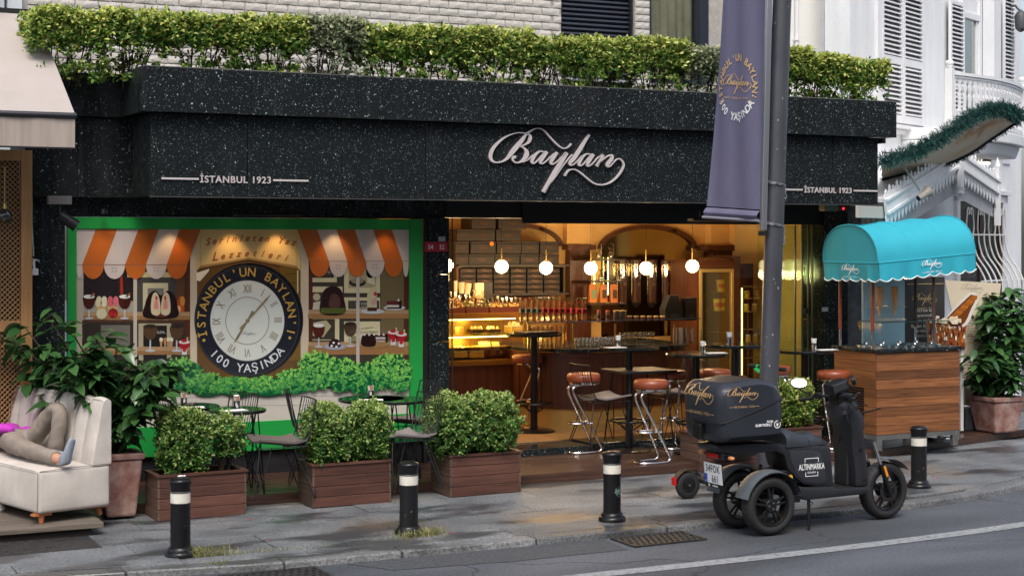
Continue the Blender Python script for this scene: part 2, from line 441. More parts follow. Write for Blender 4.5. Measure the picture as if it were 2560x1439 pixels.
def stone(name, c0, c1, wet=(0.055, 0.058, 0.062), brown=None, rough=0.55):
 m, nt, b, N, L = nmat(name)
 g = N.new('ShaderNodeNewGeometry')
 def noise(s, d, scl=(1, 1, 1)):
  mp = N.new('ShaderNodeMapping'); mp.inputs['Scale'].default_value = scl
  n = N.new('ShaderNodeTexNoise'); n.inputs['Scale'].default_value = s; n.inputs['Detail'].default_value = d
  L.new(g.outputs['Position'], mp.inputs[0]); L.new(mp.outputs[0], n.inputs['Vector']); return n.outputs['Fac']
 def ramp(f, p0, c0, p1, c1):
  r = N.new('ShaderNodeValToRGB'); r.color_ramp.elements[0].position = p0; r.color_ramp.elements[1].position = p1
  r.color_ramp.elements[0].color = (*c0, 1); r.color_ramp.elements[1].color = (*c1, 1); L.new(f, r.inputs[0]); return r.outputs[0]
 base = ramp(noise(2.2, 6), 0.35, c0, 0.65, c1)
 w = ramp(noise(1.3, 7, (0.8, 1.9, 1)), 0.50, (0, 0, 0), 0.60, (1, 1, 1))
 mx = N.new('ShaderNodeMix'); mx.data_type = 'RGBA'; L.new(w, mx.inputs[0]); L.new(base, mx.inputs[6]); mx.inputs[7].default_value = (*wet, 1)
 out = mx.outputs[2]
 if brown:
  bw = ramp(noise(0.55, 3), 0.53, (0, 0, 0), 0.66, (0.75, 0.75, 0.75))
  m2 = N.new('ShaderNodeMix'); m2.data_type = 'RGBA'; L.new(bw, m2.inputs[0]); L.new(out, m2.inputs[6]); m2.inputs[7].default_value = (*brown, 1)
  out = m2.outputs[2]
 gr = ramp(noise(52, 6), 0.33, (0.5, 0.5, 0.5), 0.67, (1.5, 1.5, 1.5))
 m3 = N.new('ShaderNodeMix'); m3.data_type = 'RGBA'; m3.blend_type = 'MULTIPLY'; m3.inputs[0].default_value = 1
 L.new(out, m3.inputs[6]); L.new(gr, m3.inputs[7])
 oi = N.new('ShaderNodeObjectInfo'); h = N.new('ShaderNodeHueSaturation'); mr = N.new('ShaderNodeMapRange')
 mr.inputs[3].default_value = 0.86; mr.inputs[4].default_value = 1.12
 L.new(oi.outputs['Random'], mr.inputs[0]); L.new(mr.outputs[0], h.inputs['Value']); L.new(m3.outputs[2], h.inputs['Color'])
 L.new(h.outputs[0], b.inputs['Base Color'])
 rr = N.new('ShaderNodeMapRange'); rr.inputs[3].default_value = rough; rr.inputs[4].default_value = 0.28
 L.new(w, rr.inputs[0]); L.new(rr.outputs[0], b.inputs['Roughness'])
 bp = N.new('ShaderNodeBump'); bp.inputs['Strength'].default_value = 0.25; bp.inputs['Distance'].default_value = 0.004
 L.new(noise(120, 3), bp.inputs['Height']); L.new(bp.outputs[0], b.inputs['Normal'])
 return m
M_asphalt = asphalt()
M_slab = stone('paving_stone', (0.105, 0.113, 0.121), (0.172, 0.182, 0.191), wet=(0.052, 0.056, 0.062), brown=(0.135, 0.105, 0.08))
M_kerb = stone('kerb_stone', (0.10, 0.104, 0.108), (0.165, 0.168, 0.17), wet=(0.06, 0.062, 0.064))
M_grout = mat('grout', (0.045, 0.042, 0.038), 0.9, var=0.4, scale=9)
M_iron = mat('cast_iron', (0.035, 0.034, 0.034), 0.55, metal=0.3, var=0.4, scale=14, bump=0.3)
def kerb_y(x):
 return 10.46 + 0.18 * max(0, x - 8.9) ** 1.5 * (1 if x < 14 else 1) + 0.16 * max(0, 3.4 - x)
mb = MB(); mb.poly([(-60, -40, -0.05), (80, -40, -0.05), (80, 60, -0.05), (-60, 60, -0.05)])
road = tag(mb.build('road', M_asphalt, fixn=False), kind='structure')
xs = [-3 + 0.5 * i for i in range(46)]
mb = MB()
for a, b_ in zip(xs, xs[1:]):
 mb.hexa([(a, kerb_y(a) + 0.02, -0.045), (b_, kerb_y(b_) + 0.02, -0.045), (b_, 24, -0.045), (a, 24, -0.045)], [(a, kerb_y(a) + 0.02, -0.012), (b_, kerb_y(b_) + 0.02, -0.012), (b_, 24, -0.012), (a, 24, -0.012)])
pave = tag(mb.build('pavement', M_grout), kind='structure')
rg = random.Random(3)
x = 0.4
while x < 15:
 l = rg.uniform(0.85, 1.15); x1 = x + l - 0.012; w = 0.17 if x < 9 else 0.22
 m = MB(); n = 4; fr = []; bk = []
 for i in range(n + 1):
  t = x + (x1 - x) * i / n
  fr.append((t, kerb_y(t) + rg.uniform(-0.004, 0.004))); bk.append((t, kerb_y(t) + w))
 loop = fr + bk[::-1]
 dz = rg.uniform(-0.006, 0.004)
 m.hexa([(p[0], p[1], -0.06) for p in loop], [(p[0], p[1] + (0.012 if i <= n else 0), 0.0 + dz) for i, p in enumerate(loop)])
 m.build('kerb_stone', M_kerb, pave, bevel=0.012)
 x += l
rows = [0.0, 0.13, 0.36, 0.60, 0.83, 1.0, 1.22]
def slab_y(x, t): return kerb_y(x) + 0.185 + (0.05 if x > 9 else 0) + t * (13.05 - kerb_y(x) - 0.185)
for k in range(len(rows) - 1):
 x = 0.2 + rg.uniform(0, 0.8)
 while x < 15.5:
  l = rg.uniform(0.75, 1.35) if k else rg.uniform(0.9, 1.5)
  a, b_ = x, x + l - 0.007
  sk = 0.0
  P = [(a, slab_y(a, rows[k])), (b_, slab_y(b_, rows[k])), (b_, slab_y(b_, rows[k + 1]) - 0.007), (a, slab_y(a, rows[k + 1]) - 0.007)]
  dz = rg.uniform(-0.003, 0.003); tx = rg.uniform(-0.002, 0.002)
  m = MB(); m.hexa([(p[0], p[1], -0.05) for p in P], [(p[0], p[1], dz + (tx if i in (0, 3) else -tx)) for i, p in enumerate(P)])
  m.build('paving_slab', M_slab, pave, bevel=0.004)
  x += l
def worn_white():
 m, nt, b, N, L = nmat('road_paint')
 g = N.new('ShaderNodeNewGeometry'); n = N.new('ShaderNodeTexNoise'); n.inputs['Scale'].default_value = 26; n.inputs['Detail'].default_value = 6
 L.new(g.outputs['Position'], n.inputs['Vector'])
 r = N.new('ShaderNodeValToRGB'); r.color_ramp.elements[0].position = 0.3; r.color_ramp.elements[1].position = 0.55
 r.color_ramp.elements[0].color = (0.13, 0.134, 0.14, 1); r.color_ramp.elements[1].color = (0.26, 0.272, 0.285, 1)
 L.new(n.outputs['Fac'], r.inputs[0]); L.new(r.outputs[0], b.inputs['Base Color']); b.inputs['Roughness'].default_value = 0.7
 return m
m = MB()
pl = [(3.4, 9.33), (5.2, 9.35), (6.65, 9.35), (8.0, 9.40), (9.2, 9.51), (10.4, 9.70), (12.3, 10.2)]
pl = catmull(pl, 5)
for a, b_ in zip(pl, pl[1:]):
 m.poly([(a[0], a[1] - 0.075, -0.046), (b_[0], b_[1] - 0.075, -0.046), (b_[0], b_[1] + 0.075, -0.046), (a[0], a[1] + 0.075, -0.046)])
tag(m.build('road_line', worn_white()), kind='structure')
def grate(name, P, nx, ny, label):
 t = thing(name, label, 'drain grate', group='drain grates in the gutter')
 A, B, C_, D = [Vector(p) for p in P]
 def q(s, r_): return (A * (1 - s) + B * s) * (1 - r_) + (D * (1 - s) + C_ * s) * r_
 m = MB(); m.poly([q(0, 0) + Vector((0, 0, 0.003)), q(1, 0) + Vector((0, 0, 0.003)), q(1, 1) + Vector((0, 0, 0.003)), q(0, 1) + Vector((0, 0, 0.003))])
 m.build('pit', mat('pit_black', (0.006, 0.006, 0.006), 0.9), t)
 m = MB(); z = Vector((0, 0, 0.012))
 for s0, s1, r0, r1 in ((0, 1, 0, 0.06), (0, 1, 0.94, 1), (0, 0.035, 0.06, 0.94), (0.965, 1, 0.06, 0.94)):
  m.hexa([q(s0, r0), q(s1, r0), q(s1, r1), q(s0, r1)], [q(s0, r0) + z, q(s1, r0) + z, q(s1, r1) + z, q(s0, r1) + z])
 m.build('frame', M_iron, t)
 for j in range(ny):
  r0 = 0.06 + 0.88 * j / ny; r1 = 0.06 + 0.88 * (j + 1) / ny
  m = MB(); zz = Vector((0, 0, 0.0095))
  m.hexa([q(0.035, r1 - 0.05), q(0.965, r1 - 0.05), q(0.965, r1), q(0.035, r1)], [q(0.035, r1 - 0.05) + zz, q(0.965, r1 - 0.05) + zz, q(0.965, r1) + zz, q(0.035, r1) + zz])
  for i in range(nx):
   s0 = 0.035 + 0.93 * (i + 0.5 * (j % 2)) / nx; s1 = s0 + 0.93 / nx * 0.5
   s0 = min(s0, 0.96); s1 = min(s1, 0.965); k_ = 0.012
   if s1 - s0 < 0.005: continue
   m.hexa([q(s0, r0), q(s1, r0), q(min(s1 + k_, 0.965), r1 - 0.05), q(min(s0 + k_, 0.962), r1 - 0.05)],
     [q(s0, r0) + zz, q(s1, r0) + zz, q(min(s1 + k_, 0.965), r1 - 0.05) + zz, q(min(s0 + k_, 0.962), r1 - 0.05) + zz])
  m.build('grate_bar', M_iron, t)
 return t
grate('drain_grate', [(5.98, 10.05, -0.048), (6.62, 10.07, -0.048), (6.62, 10.43, -0.048), (5.98, 10.41, -0.048)], 12, 5, 'rusty iron drain grate in the gutter beside the three wheeled scooter')
grate('drain_grate', [(2.98, 10.02, -0.048), (3.66, 10.02, -0.048), (3.66, 10.42, -0.048), (2.98, 10.42, -0.048)], 12, 5, 'rusty iron drain grate at the bottom edge, below the leftmost bollard')
m = MB(); P = [(3.9, 10.44), (4.1, 10.1), (5.0, 10.0), (5.9, 10.02), (5.95, 10.44)]
m.poly([(a, b_, -0.047) for a, b_ in P])
tag(m.build('asphalt_patch', mat('fresh_asphalt', (0.055, 0.059, 0.066), 0.8, var=0.4, scale=40, bump=0.5, bscale=160)), kind='structure')
t = thing('manhole_cover', 'flat rectangular iron cover in the pavement in front of the white sofa', 'manhole cover')
m = MB(); m.box(1.55, 2.45, 11.52, 12.02, -0.03, 0.004); m.build('plate', M_iron, t)
m = MB()
for i in range(13):
 x0 = 1.57 + i * 0.075
 if x0 + 0.35 < 2.44:
  m.bar((x0, 11.54, 0.006), (x0 + 0.35, 12.0, 0.006), 0.008, 0.004); m.bar((x0 + 0.35, 11.54, 0.006), (x0, 12.0, 0.006), 0.008, 0.004)
m.build('raised_pattern', mat('worn_iron', (0.09, 0.085, 0.08), 0.45, metal=0.4), t)
m = MB(); m.box(1.80, 2.15, 11.66, 11.88, 0.0045, 0.009); m.build('name_panel', M_iron, t)
def wood(name, c0, c1, rough=0.5, along='x', fine=1.0, objvar=0.25, spec=0.4):
 if name in MATS: return MATS[name]
 m, nt, b, N, L = nmat(name)
 g = N.new('ShaderNodeNewGeometry'); oi = N.new('ShaderNodeObjectInfo')
 mp = N.new('ShaderNodeMapping')
 mp.inputs['Scale'].default_value = {'x': (1.2, 22, 22), 'y': (22, 1.2, 22), 'z': (22, 22, 1.2)}[along]
 ad = N.new('ShaderNodeVectorMath'); ad.operation = 'ADD'
 cb = N.new('ShaderNodeCombineXYZ'); ml = N.new('ShaderNodeMath'); ml.operation = 'MULTIPLY'; ml.inputs[1].default_value = 37
 L.new(oi.outputs['Random'], ml.inputs[0])
 for i in range(3): L.new(ml.outputs[0], cb.inputs[i])
 L.new(g.outputs['Position'], ad.inputs[0]); L.new(cb.outputs[0], ad.inputs[1]); L.new(ad.outputs[0], mp.inputs[0])
 n1 = N.new('ShaderNodeTexNoise'); n1.inputs['Scale'].default_value = 1.6 * fine; n1.inputs['Detail'].default_value = 8; n1.inputs['Roughness'].default_value = 0.65; n1.inputs['Distortion'].default_value = 0.6
 L.new(mp.outputs[0], n1.inputs['Vector'])
 r = N.new('ShaderNodeValToRGB'); r.color_ramp.elements[0].position = 0.3; r.color_ramp.elements[1].position = 0.72
 r.color_ramp.elements[0].color = (*c0, 1); r.color_ramp.elements[1].color = (*c1, 1)
 L.new(n1.outputs['Fac'], r.inputs[0])
 h = N.new('ShaderNodeHueSaturation'); mr = N.new('ShaderNodeMapRange'); mr.inputs[3].default_value = 1 - objvar; mr.inputs[4].default_value = 1 + objvar
 L.new(oi.outputs['Random'], mr.inputs[0]); L.new(mr.outputs[0], h.inputs['Value']); L.new(r.outputs[0], h.inputs['Color'])
 L.new(h.outputs[0], b.inputs['Base Color']); b.inputs['Roughness'].default_value = rough; b.inputs['Specular IOR Level'].default_value = spec
 bp = N.new('ShaderNodeBump'); bp.inputs['Strength'].default_value = 0.25; bp.inputs['Distance'].default_value = 0.004
 L.new(n1.outputs['Fac'], bp.inputs['Height']); L.new(bp.outputs[0], b.inputs['Normal'])
 return m
M_deck = wood('deck_wood', (0.034, 0.018, 0.013), (0.09, 0.047, 0.032), rough=0.3)
M_deckl = wood('deck_wood_grey', (0.06, 0.050, 0.040), (0.17, 0.14, 0.11), rough=0.6)
deck = thing('wooden_deck', 'low damp brown wooden deck running along the shop front', 'deck')
m = MB(); m.box(2.75, 10.5, 12.86, 13.98, -0.005, 0.05); m.build('joists', mat('deck_shadow', (0.02, 0.015, 0.012), 0.9), deck)
rg = random.Random(5); nb = 9; wv = (13.995 - 12.83) / nb
for j in range(nb):
 y0 = 12.83 + j * wv; x = 2.75
 while x < 10.48:
  x1 = min(10.5, x + rg.uniform(1.9, 3.2))
  if 10.5 - x1 < 0.6: x1 = 10.5
  m = MB(); m.box(x, x1 - 0.004, y0, y0 + wv - 0.008, 0.052, 0.08 + rg.uniform(-0.0015, 0.0015)); m.build('deck_board', M_deck, deck, bevel=0.003)
  x = x1
m = MB(); m.box(2.75, 10.5, 12.815, 12.828, 0.012, 0.072); m.build('fascia_board', M_deck, deck, bevel=0.002)
m = MB(); m.box(2.75, 10.5, 12.80, 12.813, 0.0, 0.03); m.build('base_board', M_deck, deck, bevel=0.002)
deck2 = thing('wooden_deck', 'angled end of the wooden deck under the ice cream cart', 'deck', (10.5, 12.83, 0), R(14))
for j in range(11):
 y0 = j * wv
 m = MB(); m.box(-0.0 + y0 * math.tan(R(14)), 4.2, y0, y0 + wv - 0.008, 0.0, 0.078 + rg.uniform(-0.001, 0.001)); m.build('deck_board', M_deck, deck2, bevel=0.003)
m = MB(); m.box(0.0, 4.2, -0.014, -0.002, 0.005, 0.07); m.build('fascia_board', M_deck, deck2)
plat = thing('wooden_platform', 'weathered grey wooden platform under the white sofa', 'platform')
for j in range(7):
 y0 = 11.99 + j * 0.2
 m = MB(); m.box(0.6, 2.56 - 0.004 * j, y0, y0 + 0.192, 0.06, 0.098 + rg.uniform(-0.002, 0.002)); m.build('board', M_deckl, plat, bevel=0.004)
m = MB(); m.box(0.6, 2.48, 12.03, 13.3, 0.0, 0.058); m.build('base_frame', mat('deck_shadow', (0.02, 0.015, 0.012), 0.9), plat)
# ================================================================== CAFE BUILDING
cafe = thing('cafe_building', 'cafe building with black granite shop front and painted brick upper storey', 'building')
M_dark = mat('dark_metal', (0.012, 0.012, 0.013), 0.45, spec=0.4)
M_brick = mat('painted_brick', (0.50, 0.475, 0.44), 0.8, var=0.10, scale=9, bump=0.7, bscale=38, objvar=0.06)
M_mortar = mat('painted_mortar', (0.36, 0.34, 0.315), 0.9, var=0.15, scale=20, bump=0.4)
WIN1, WIN2 = (7.815, 8.70), (8.87, 9.64)
wall = MB()
for x0, x1, z0, z1 in ((2.4, WIN1[0], 3.4, 5.2), (WIN1[1], WIN2[0], 3.4, 5.2), (WIN2[1], 9.95, 3.4, 5.2), (WIN1[0], WIN1[1], 3.4, 3.86), (WIN2[0], WIN2[1], 3.4, 3.86)):
 wall.box(x0, x1, 14.625, 14.9, z0, z1)
brick_wall = wall.build('brick_wall', M_mortar, cafe)
rb = random.Random(11)
def brick_mesh(w, h, seed):
 r = random.Random(seed); nx, nz = 6, 3
 def f(i, j):
  x = -w / 2 + w * i; z = -h / 2 + h * j
  e = min(i, 1 - i, j * 1.0, 1 - j)
  ro = 0.006 if e > 0.01 else 0
  return (x + (r.uniform(-.003, .003) if e <= 0.01 else 0), -(0.006 + ro + (r.uniform(-.004, .004) if e > 0.01 else 0)), z + (r.uniform(-.003, .003) if e <= 0.01 else 0))
 m = MB(); m.grid(f, nx, nz)
 b_ = [(-w / 2, 0.03, -h / 2), (w / 2, 0.03, -h / 2), (w / 2, 0.03, h / 2), (-w / 2, 0.03, h / 2)]
 n0 = len(m.v)
 idx = [i for i in range(nx + 1)] + [nx + (nx + 1) * j for j in range(1, nz + 1)] + [(nx + 1) * nz + i for i in range(nx - 1, -1, -1)] + [(nx + 1) * j for j in range(nz - 1, 0, -1)]
 m.v += [(m.v[i][0], 0.03, m.v[i][2]) for i in idx]
 for k in range(len(idx)):
  k2 = (k + 1) % len(idx); m.f.append([idx[k], idx[k2], n0 + k2, n0 + k]); m.c.append((1, 1, 1))
 return m.mesh('brick', M_brick, smooth=True, ang=60)
BW, BH, JX, JZ = 0.198, 0.064, 0.012, 0.0125
fullb = [brick_mesh(BW, BH, s) for s in range(7)]
halfb = [brick_mesh(0.092, BH, 20 + s) for s in range(3)]
far = []
nbr = 0
for j in range(24):
 z = 3.47 + j * (BH + JZ)
 for (xa, xb) in ((2.45, WIN1[0]), (WIN1[1], WIN2[0]), (WIN2[1], 9.9)):
  if xb - xa < 0.4:
   bl = [(xa + 0.049, 'h'), (xa + 0.049 + 0.104 / 1.22, 'h')] if (xb - xa) < 0.2 else []
  else:
   bl = []; x = xa + (0 if j % 2 else -0.105)
   while x < xb:
    if x < xa - 0.001:
     bl.append((xa + 0.046, 'h')); x += BW + JX; continue
    if x + BW > xb + 0.001:
     if xb - x > 0.09: bl.append((xb - 0.047, 'h'))
     break
    bl.append((x + BW / 2, 'f')); x += BW + JX
  for bx, kd in bl:
   top_vis = 4.36 + (bx - 3.155) * 0.0663 + 0.03
   me = rb.choice(fullb if kd == 'f' else halfb)
   if 4.08 < z < top_vis + 0.02 and nbr < 298:
    inst('brick', me, brick_wall, (bx, 14.622, z), (0, rb.uniform(-.008, .008), 0)); nbr += 1
   else: far.append((bx, z, me))
m = MB()
for bx, z, me in far:
 vs = [(v.co.x + bx, v.co.y + 14.622, v.co.z + z) for v in me.vertices]
 m.add(vs, [list(p.vertices) for p in me.polygons])
o = m.build('brick_courses', M_brick, brick_wall, smooth=True, ang=60, weld=False); o['kind'] = 'stuff'
win = empty('window', parent=cafe)
for x_ in (WIN1[0], WIN1[1] - 0.03): m = MB(); m.box(x_, x_ + 0.03, 14.66, 14.8, 3.86, 5.2); m.build('frame', M_dark, win)
m = MB(); m.box(WIN1[0] + 0.03, WIN1[1] - 0.03, 14.76, 14.79, 3.86, 5.2); m.build('pane', M_dark, win)
M_sh = mat('shutter_navy', (0.018, 0.022, 0.035), 0.35, spec=0.5)
sl_p = [(14.74, 0), (14.715, 0.004), (14.700, 0.020), (14.703, 0.036), (14.72, 0.046), (14.74, 0.048)]
z = 3.87
m = MB(); pr = [(WIN1[0] + 0.031, y, zz) for y, zz in sl_p]; m.prism(pr, (WIN1[1] - WIN1[0] - 0.062, 0, 0)); slme = m.mesh('shutter_slat', M_sh, smooth=True, ang=50)
while z < 5.1: inst('shutter_slat', slme, win, (0, 0, z)); z += 0.05
m = MB(); m.box(WIN1[0] + 0.02, WIN1[1] - 0.04, 14.5, 14.66, 3.835, 3.86); m.build('sill', mat('metal_sill', (0.45, 0.47, 0.5), 0.4, metal=0.5), win)
win2 = empty('window', parent=cafe)
m = MB()
m.box(WIN2[0], WIN2[0] + 0.045, 14.64, 14.8, 3.86, 5.2); m.box(WIN2[1] - 0.11, WIN2[1], 14.64, 14.8, 3.86, 5.2); m.box(WIN2[0] + 0.045, WIN2[1] - 0.11, 14.64, 14.8, 3.86, 3.92)
m.build('frame', M_sh, win2)
m = MB(); m.box(WIN2[0] + 0.04, WIN2[1] - 0.1, 14.73, 14.735, 3.9, 5.2); m.build('pane', glass('window_glass', (0.9, 0.93, 0.9), 0.1), win2)
m = MB()
def curt(i, j):
 x = WIN2[0] + 0.03 + (WIN2[1] - WIN2[0] - 0.1) * i
 return (x, 14.79 + 0.012 * math.sin(i * 40) + (0.02 if i > 0.72 else 0), 3.88 + 1.32 * j)
m.grid(curt, 60, 2); m.build('curtain', mat('beige_blind', (0.36, 0.32, 0.25), 0.8, var=0.2, scale=4), win2, smooth=True)
UY, LY = 13.04, 13.13
def panels(parent, name, xs, y, th, z0, z1, mat_, g=0.006):
 for a, b_ in zip(xs, xs[1:]):
  m = MB(); m.box(a + g / 2, b_ - g / 2, y, y + th, z0, z1); m.build(name, mat_, parent, bevel=0.0025, seg=1)
band_up = empty('planter_band', parent=cafe)
panels(band_up, 'granite_panel', [3.09, 4.02, 4.98, 5.78, 6.72, 7.62, 8.52, 9.42, 10.2, 10.90], UY, 0.03, 3.243, 3.612, M_granite)
m = MB(); m.box(3.12, 10.87, UY + 0.033, 14.6, 3.25, 3.50); m.build('core', M_dark, band_up)
m = MB(); m.box(3.09, 3.119, UY + 0.0325, 13.80, 3.243, 3.612); m.build('granite_return', M_granite2, band_up)
m = MB(); m.box(10.871, 10.90, UY + 0.0325, 14.5, 3.243, 3.612); m.build('granite_return', M_granite2, band_up)
m = MB(); m.box(10.92, 10.96, UY + 0.25, 14.4, 3.20, 3.55); m.build('end_slab', M_granite2, band_up)
m = MB(); m.box(3.121, 10.869, UY + 0.0305, UY + 0.07, 3.505, 3.622); m.build('rear_lining', mat('concrete_edge', (0.10, 0.10, 0.10), 0.8, var=0.3), band_up)
band_lo = empty('sign_band', parent=cafe)
panels(band_lo, 'granite_panel', [3.18, 4.01, 4.86, 5.65, 6.42, 7.28, 8.02, 8.80, 9.55, 10.15, 10.73], LY, 0.03, 2.556, 3.24, M_granite)
m = MB(); m.box(3.21, 10.70, LY + 0.033, 14.6, 2.60, 3.239); m.build('core', M_dark, band_lo)
m = MB(); m.box(3.18, 3.209, LY + 0.0325, 13.86, 2.556, 3.24); m.build('granite_return', M_granite2, band_lo)
m = MB(); m.box(10.701, 10.73, LY + 0.0325, 14.3, 2.556, 3.24); m.build('granite_return', M_granite2, band_lo)
m = MB(); m.box(3.18, 10.73, LY + 0.002, LY + 0.045, 2.545, 2.554); m.build('edge_trim', mat('grey_trim', (0.09, 0.09, 0.088), 0.4, metal=0.5), band_lo)
left_b = empty('setback_band', parent=cafe)
m = MB(); m.box(2.66, 3.09, 13.80, 13.83, 3.243, 3.612); m.build('granite_panel', M_granite2, left_b)
m = MB(); m.box(2.40, 2.655, 13.80, 13.83, 3.243, 3.60); m.build('granite_panel', M_granite2, left_b)
m = MB(); m.box(2.74, 3.18, 13.86, 13.89, 2.556, 3.24); m.build('granite_panel', M_granite2, left_b)
m = MB(); m.box(2.3, 2.736, 13.86, 13.89, 2.556, 3.24); m.build('granite_panel', M_granite2, left_b)
m = MB(); m.box(2.3, 3.2, 13.9, 14.6, 2.6, 3.5); m.build('core', M_dark, left_b)
piers = empty('ground_floor_front', parent=cafe)
m = MB(); m.box(2.15, 2.655, 13.98, 14.3, 0.0, 2.6); m.build('granite_pier', M_granite2, piers)
for z0, z1 in ((0.08, 0.60), (0.604, 1.22), (1.224, 1.86), (1.864, 2.40)):
 m = MB(); m.box(6.03, 6.235, 13.93, 14.35, z0, z1); m.build('granite_panel', M_granite, piers, bevel=0.002, seg=1)
m = MB(); m.box(5.985, 6.026, 13.955, 14.3, 0.08, 2.4); m.build('dark_jamb', M_dark, piers)
for z0, z1 in ((0.08, 0.70), (0.704, 1.32), (1.324, 1.90), (1.904, 2.56)):
 m = MB(); m.box(10.67, 10.985, 13.95, 14.35, z0, z1); m.build('granite_panel', M_granite, piers, bevel=0.002, seg=1)
m = MB(); m.box(10.99, 11.185, 13.97, 14.5, 0.0, 2.56); m.build('grey_marble_pier', mat('grey_marble', (0.10, 0.10, 0.12), 0.25, var=0.5, scale=5, col2=(0.22, 0.22, 0.24), detail=9), piers)
m = MB(); m.box(2.30, 6.23, 14.02, 14.5, 2.392, 2.6); m.build('beam', M_granite2, piers)
m = MB(); m.box(6.24, 10.66, 14.02, 14.5, 2.405, 2.6); m.build('beam', M_dark, piers)
m = MB(); m.box(7.05, 10.66, 13.985, 14.015, 2.352, 2.6); m.build('lintel_track', M_dark, piers)
m = MB(); m.box(2.66, 5.98, 14.0, 14.3, 0.0, 0.29); m.build('plinth', mat('plinth_dark', (0.014, 0.014, 0.017), 0.5, var=0.4, scale=12), piers)
for a, b_ in ((6.24, 7.78), (7.785, 9.3), (9.305, 10.66)):
 m = MB(); m.box(a, b_, 13.93, 14.34, 0.0, 0.165 if a > 7 else 0.15); m.build('granite_step', M_granite, piers, bevel=0.008)
M_sign = mat('sign_metal', sl((205, 196, 196)), 0.38, metal=0.25)
m = MB(); pc = py(1392, 405, LY)
put_logo(m, lambda x, y, e: (pc.x + x, LY - 0.012 - e, pc.z + y), 1.42, extrude=0.022)
m.build('script_sign', M_sign, cafe, smooth=True, ang=30)
def small_sign(u0, u1, v, uc, txt='İSTANBUL 1923', hh=0.062):
 m = MB(); a = py(u0[0], v[0], LY); b_ = py(u0[1], v[0], LY); c_ = py(u1[0], v[1], LY); d = py(u1[1], v[1], LY); q = py(uc, (v[0] + v[1]) / 2, LY)
 zc = (a.z + d.z) / 2
 m.box(a.x, b_.x, LY - 0.014, LY - 0.004, zc - 0.008, zc + 0.008); m.box(c_.x, d.x, LY - 0.014, LY - 0.004, zc - 0.008, zc + 0.008)
 put_text(m, txt, lambda x, y, e: (q.x + x, LY - 0.009 - e, zc - hh * 0.48 + y), hh, bold=0.012, space=1.12, extrude=0.006, sx=1.0)
 return m.build('letter_sign', M_sign, cafe)
small_sign((403, 496), (682, 770), (447, 451), 589, hh=0.058)
small_sign((1945, 2005), (2133, 2192), (474, 477), 2069, hh=0.056)
t = thing('house_number_plate', 'small red house number plate 54 and 52 on the granite pillar', 'number plate')
a = py(1061, 604, 13.925); b_ = py(1118, 629, 13.925)
m = MB(); m.box(a.x, b_.x, 13.918, 13.926, b_.z, a.z); m.build('plate', mat('number_red', sl((150, 22, 45)), 0.35), t)
m = MB(); m.box((a.x + b_.x) / 2 + 0.005, (a.x + b_.x) / 2 + 0.008, 13.9165, 13.9178, b_.z, a.z); m.build('joint', mat('number_red_dark', sl((90, 10, 25)), 0.5), t)
for s, u in (('54', 1076.5), ('52', 1105)):
 q = py(u, 617, 13.917); m = MB(); put_text(m, s, lambda x, y, e: (q.x + x, 13.9165, q.z - 0.022 + y), 0.045, sx=0.85, bold=0.01); m.build('number', mat('number_white', (0.7, 0.7, 0.68), 0.5), t)
m = MB(); a = py(1097, 591, 13.92); b_ = py(1114, 603, 13.92); m.box(a.x, b_.x, 13.925, 13.929, b_.z, a.z)
o = m.build('notice_plate', mat('notice_grey', sl((150, 155, 165)), 0.5)); tag(o, 'tiny grey notice plate above the red house numbers', 'notice')
m = MB(); a = py(2056, 768, 13.94); b_ = py(2071, 778, 13.94); m.box(a.x, b_.x, 13.944, 13.948, b_.z, a.z)
o = m.build('sticker', mat('sticker_white', sl((190, 195, 200)), 0.5)); tag(o, 'small white sticker on the right granite pillar', 'sticker')
def heater(u, v, Y, w, label):
 p = py(u, v, Y); t = thing('patio_heater', label, 'heater', (p.x, p.y, p.z), group='patio heaters under the canopy')
 m = MB(); m.box(-w / 2, w / 2, -0.06, 0.06, 0.0, 0.03); m.build('housing', M_dark, t, bevel=0.01)
 m = MB()
 for i in range(int(w / 0.016)): m.box(-w / 2 + 0.01 + i * 0.016, -w / 2 + 0.015 + i * 0.016, -0.064, 0.064, -0.012, -0.001)
 m.build('grille', mat('heater_grille', (0.05, 0.045, 0.04), 0.4, metal=0.6), t)
 for s in (-0.3, 0.3): m = MB(); m.box(s * w - 0.01, s * w + 0.01, -0.01, 0.01, 0.0305, 0.16); m.build('bracket', M_dark, t)
heater(1790, 551, 13.62, 0.62, 'black patio heater under the canopy above the cafe counter')
heater(668, 541, 13.6, 0.62, 'black patio heater under the canopy above the clock poster')
t = thing('spotlight', 'small dark spotlight on an arm at the top left of the green poster', 'spotlight', py(150, 505, 13.5))
m = MB(); m.box(-0.10, 0.09, -0.04, 0.04, -0.02, 0.05); m.build('mount_box', mat('grey_box', (0.16, 0.15, 0.14), 0.5), t, bevel=0.004)
m = MB(); m.tube([(0, 0, -0.02), (0, 0, -0.09), (0.03, -0.02, -0.13)], 0.012); m.build('arm', M_dark, t, smooth=True)
m = MB(); m.tube([(0.0, -0.01, -0.11), (0.13, -0.03, -0.20)], [0.045, 0.05], n=14); m.build('lamp_head', M_dark, t, smooth=True)
t = thing('emergency_lamp', 'small cream box lamp with red light under the canopy, right end', 'lamp', py(2085, 519, 13.5))
m = MB(); m.box(-0.16, 0.02, -0.05, 0.05, -0.035, 0.03); m.build('housing', mat('cream_box', (0.20, 0.17, 0.12), 0.5), t, bevel=0.008)
m = MB(); m.box(0.022, 0.17, -0.05, 0.05, -0.035, 0.03); m.build('red_housing', mat('dark_red_box', (0.06, 0.008, 0.012), 0.4), t, bevel=0.008)
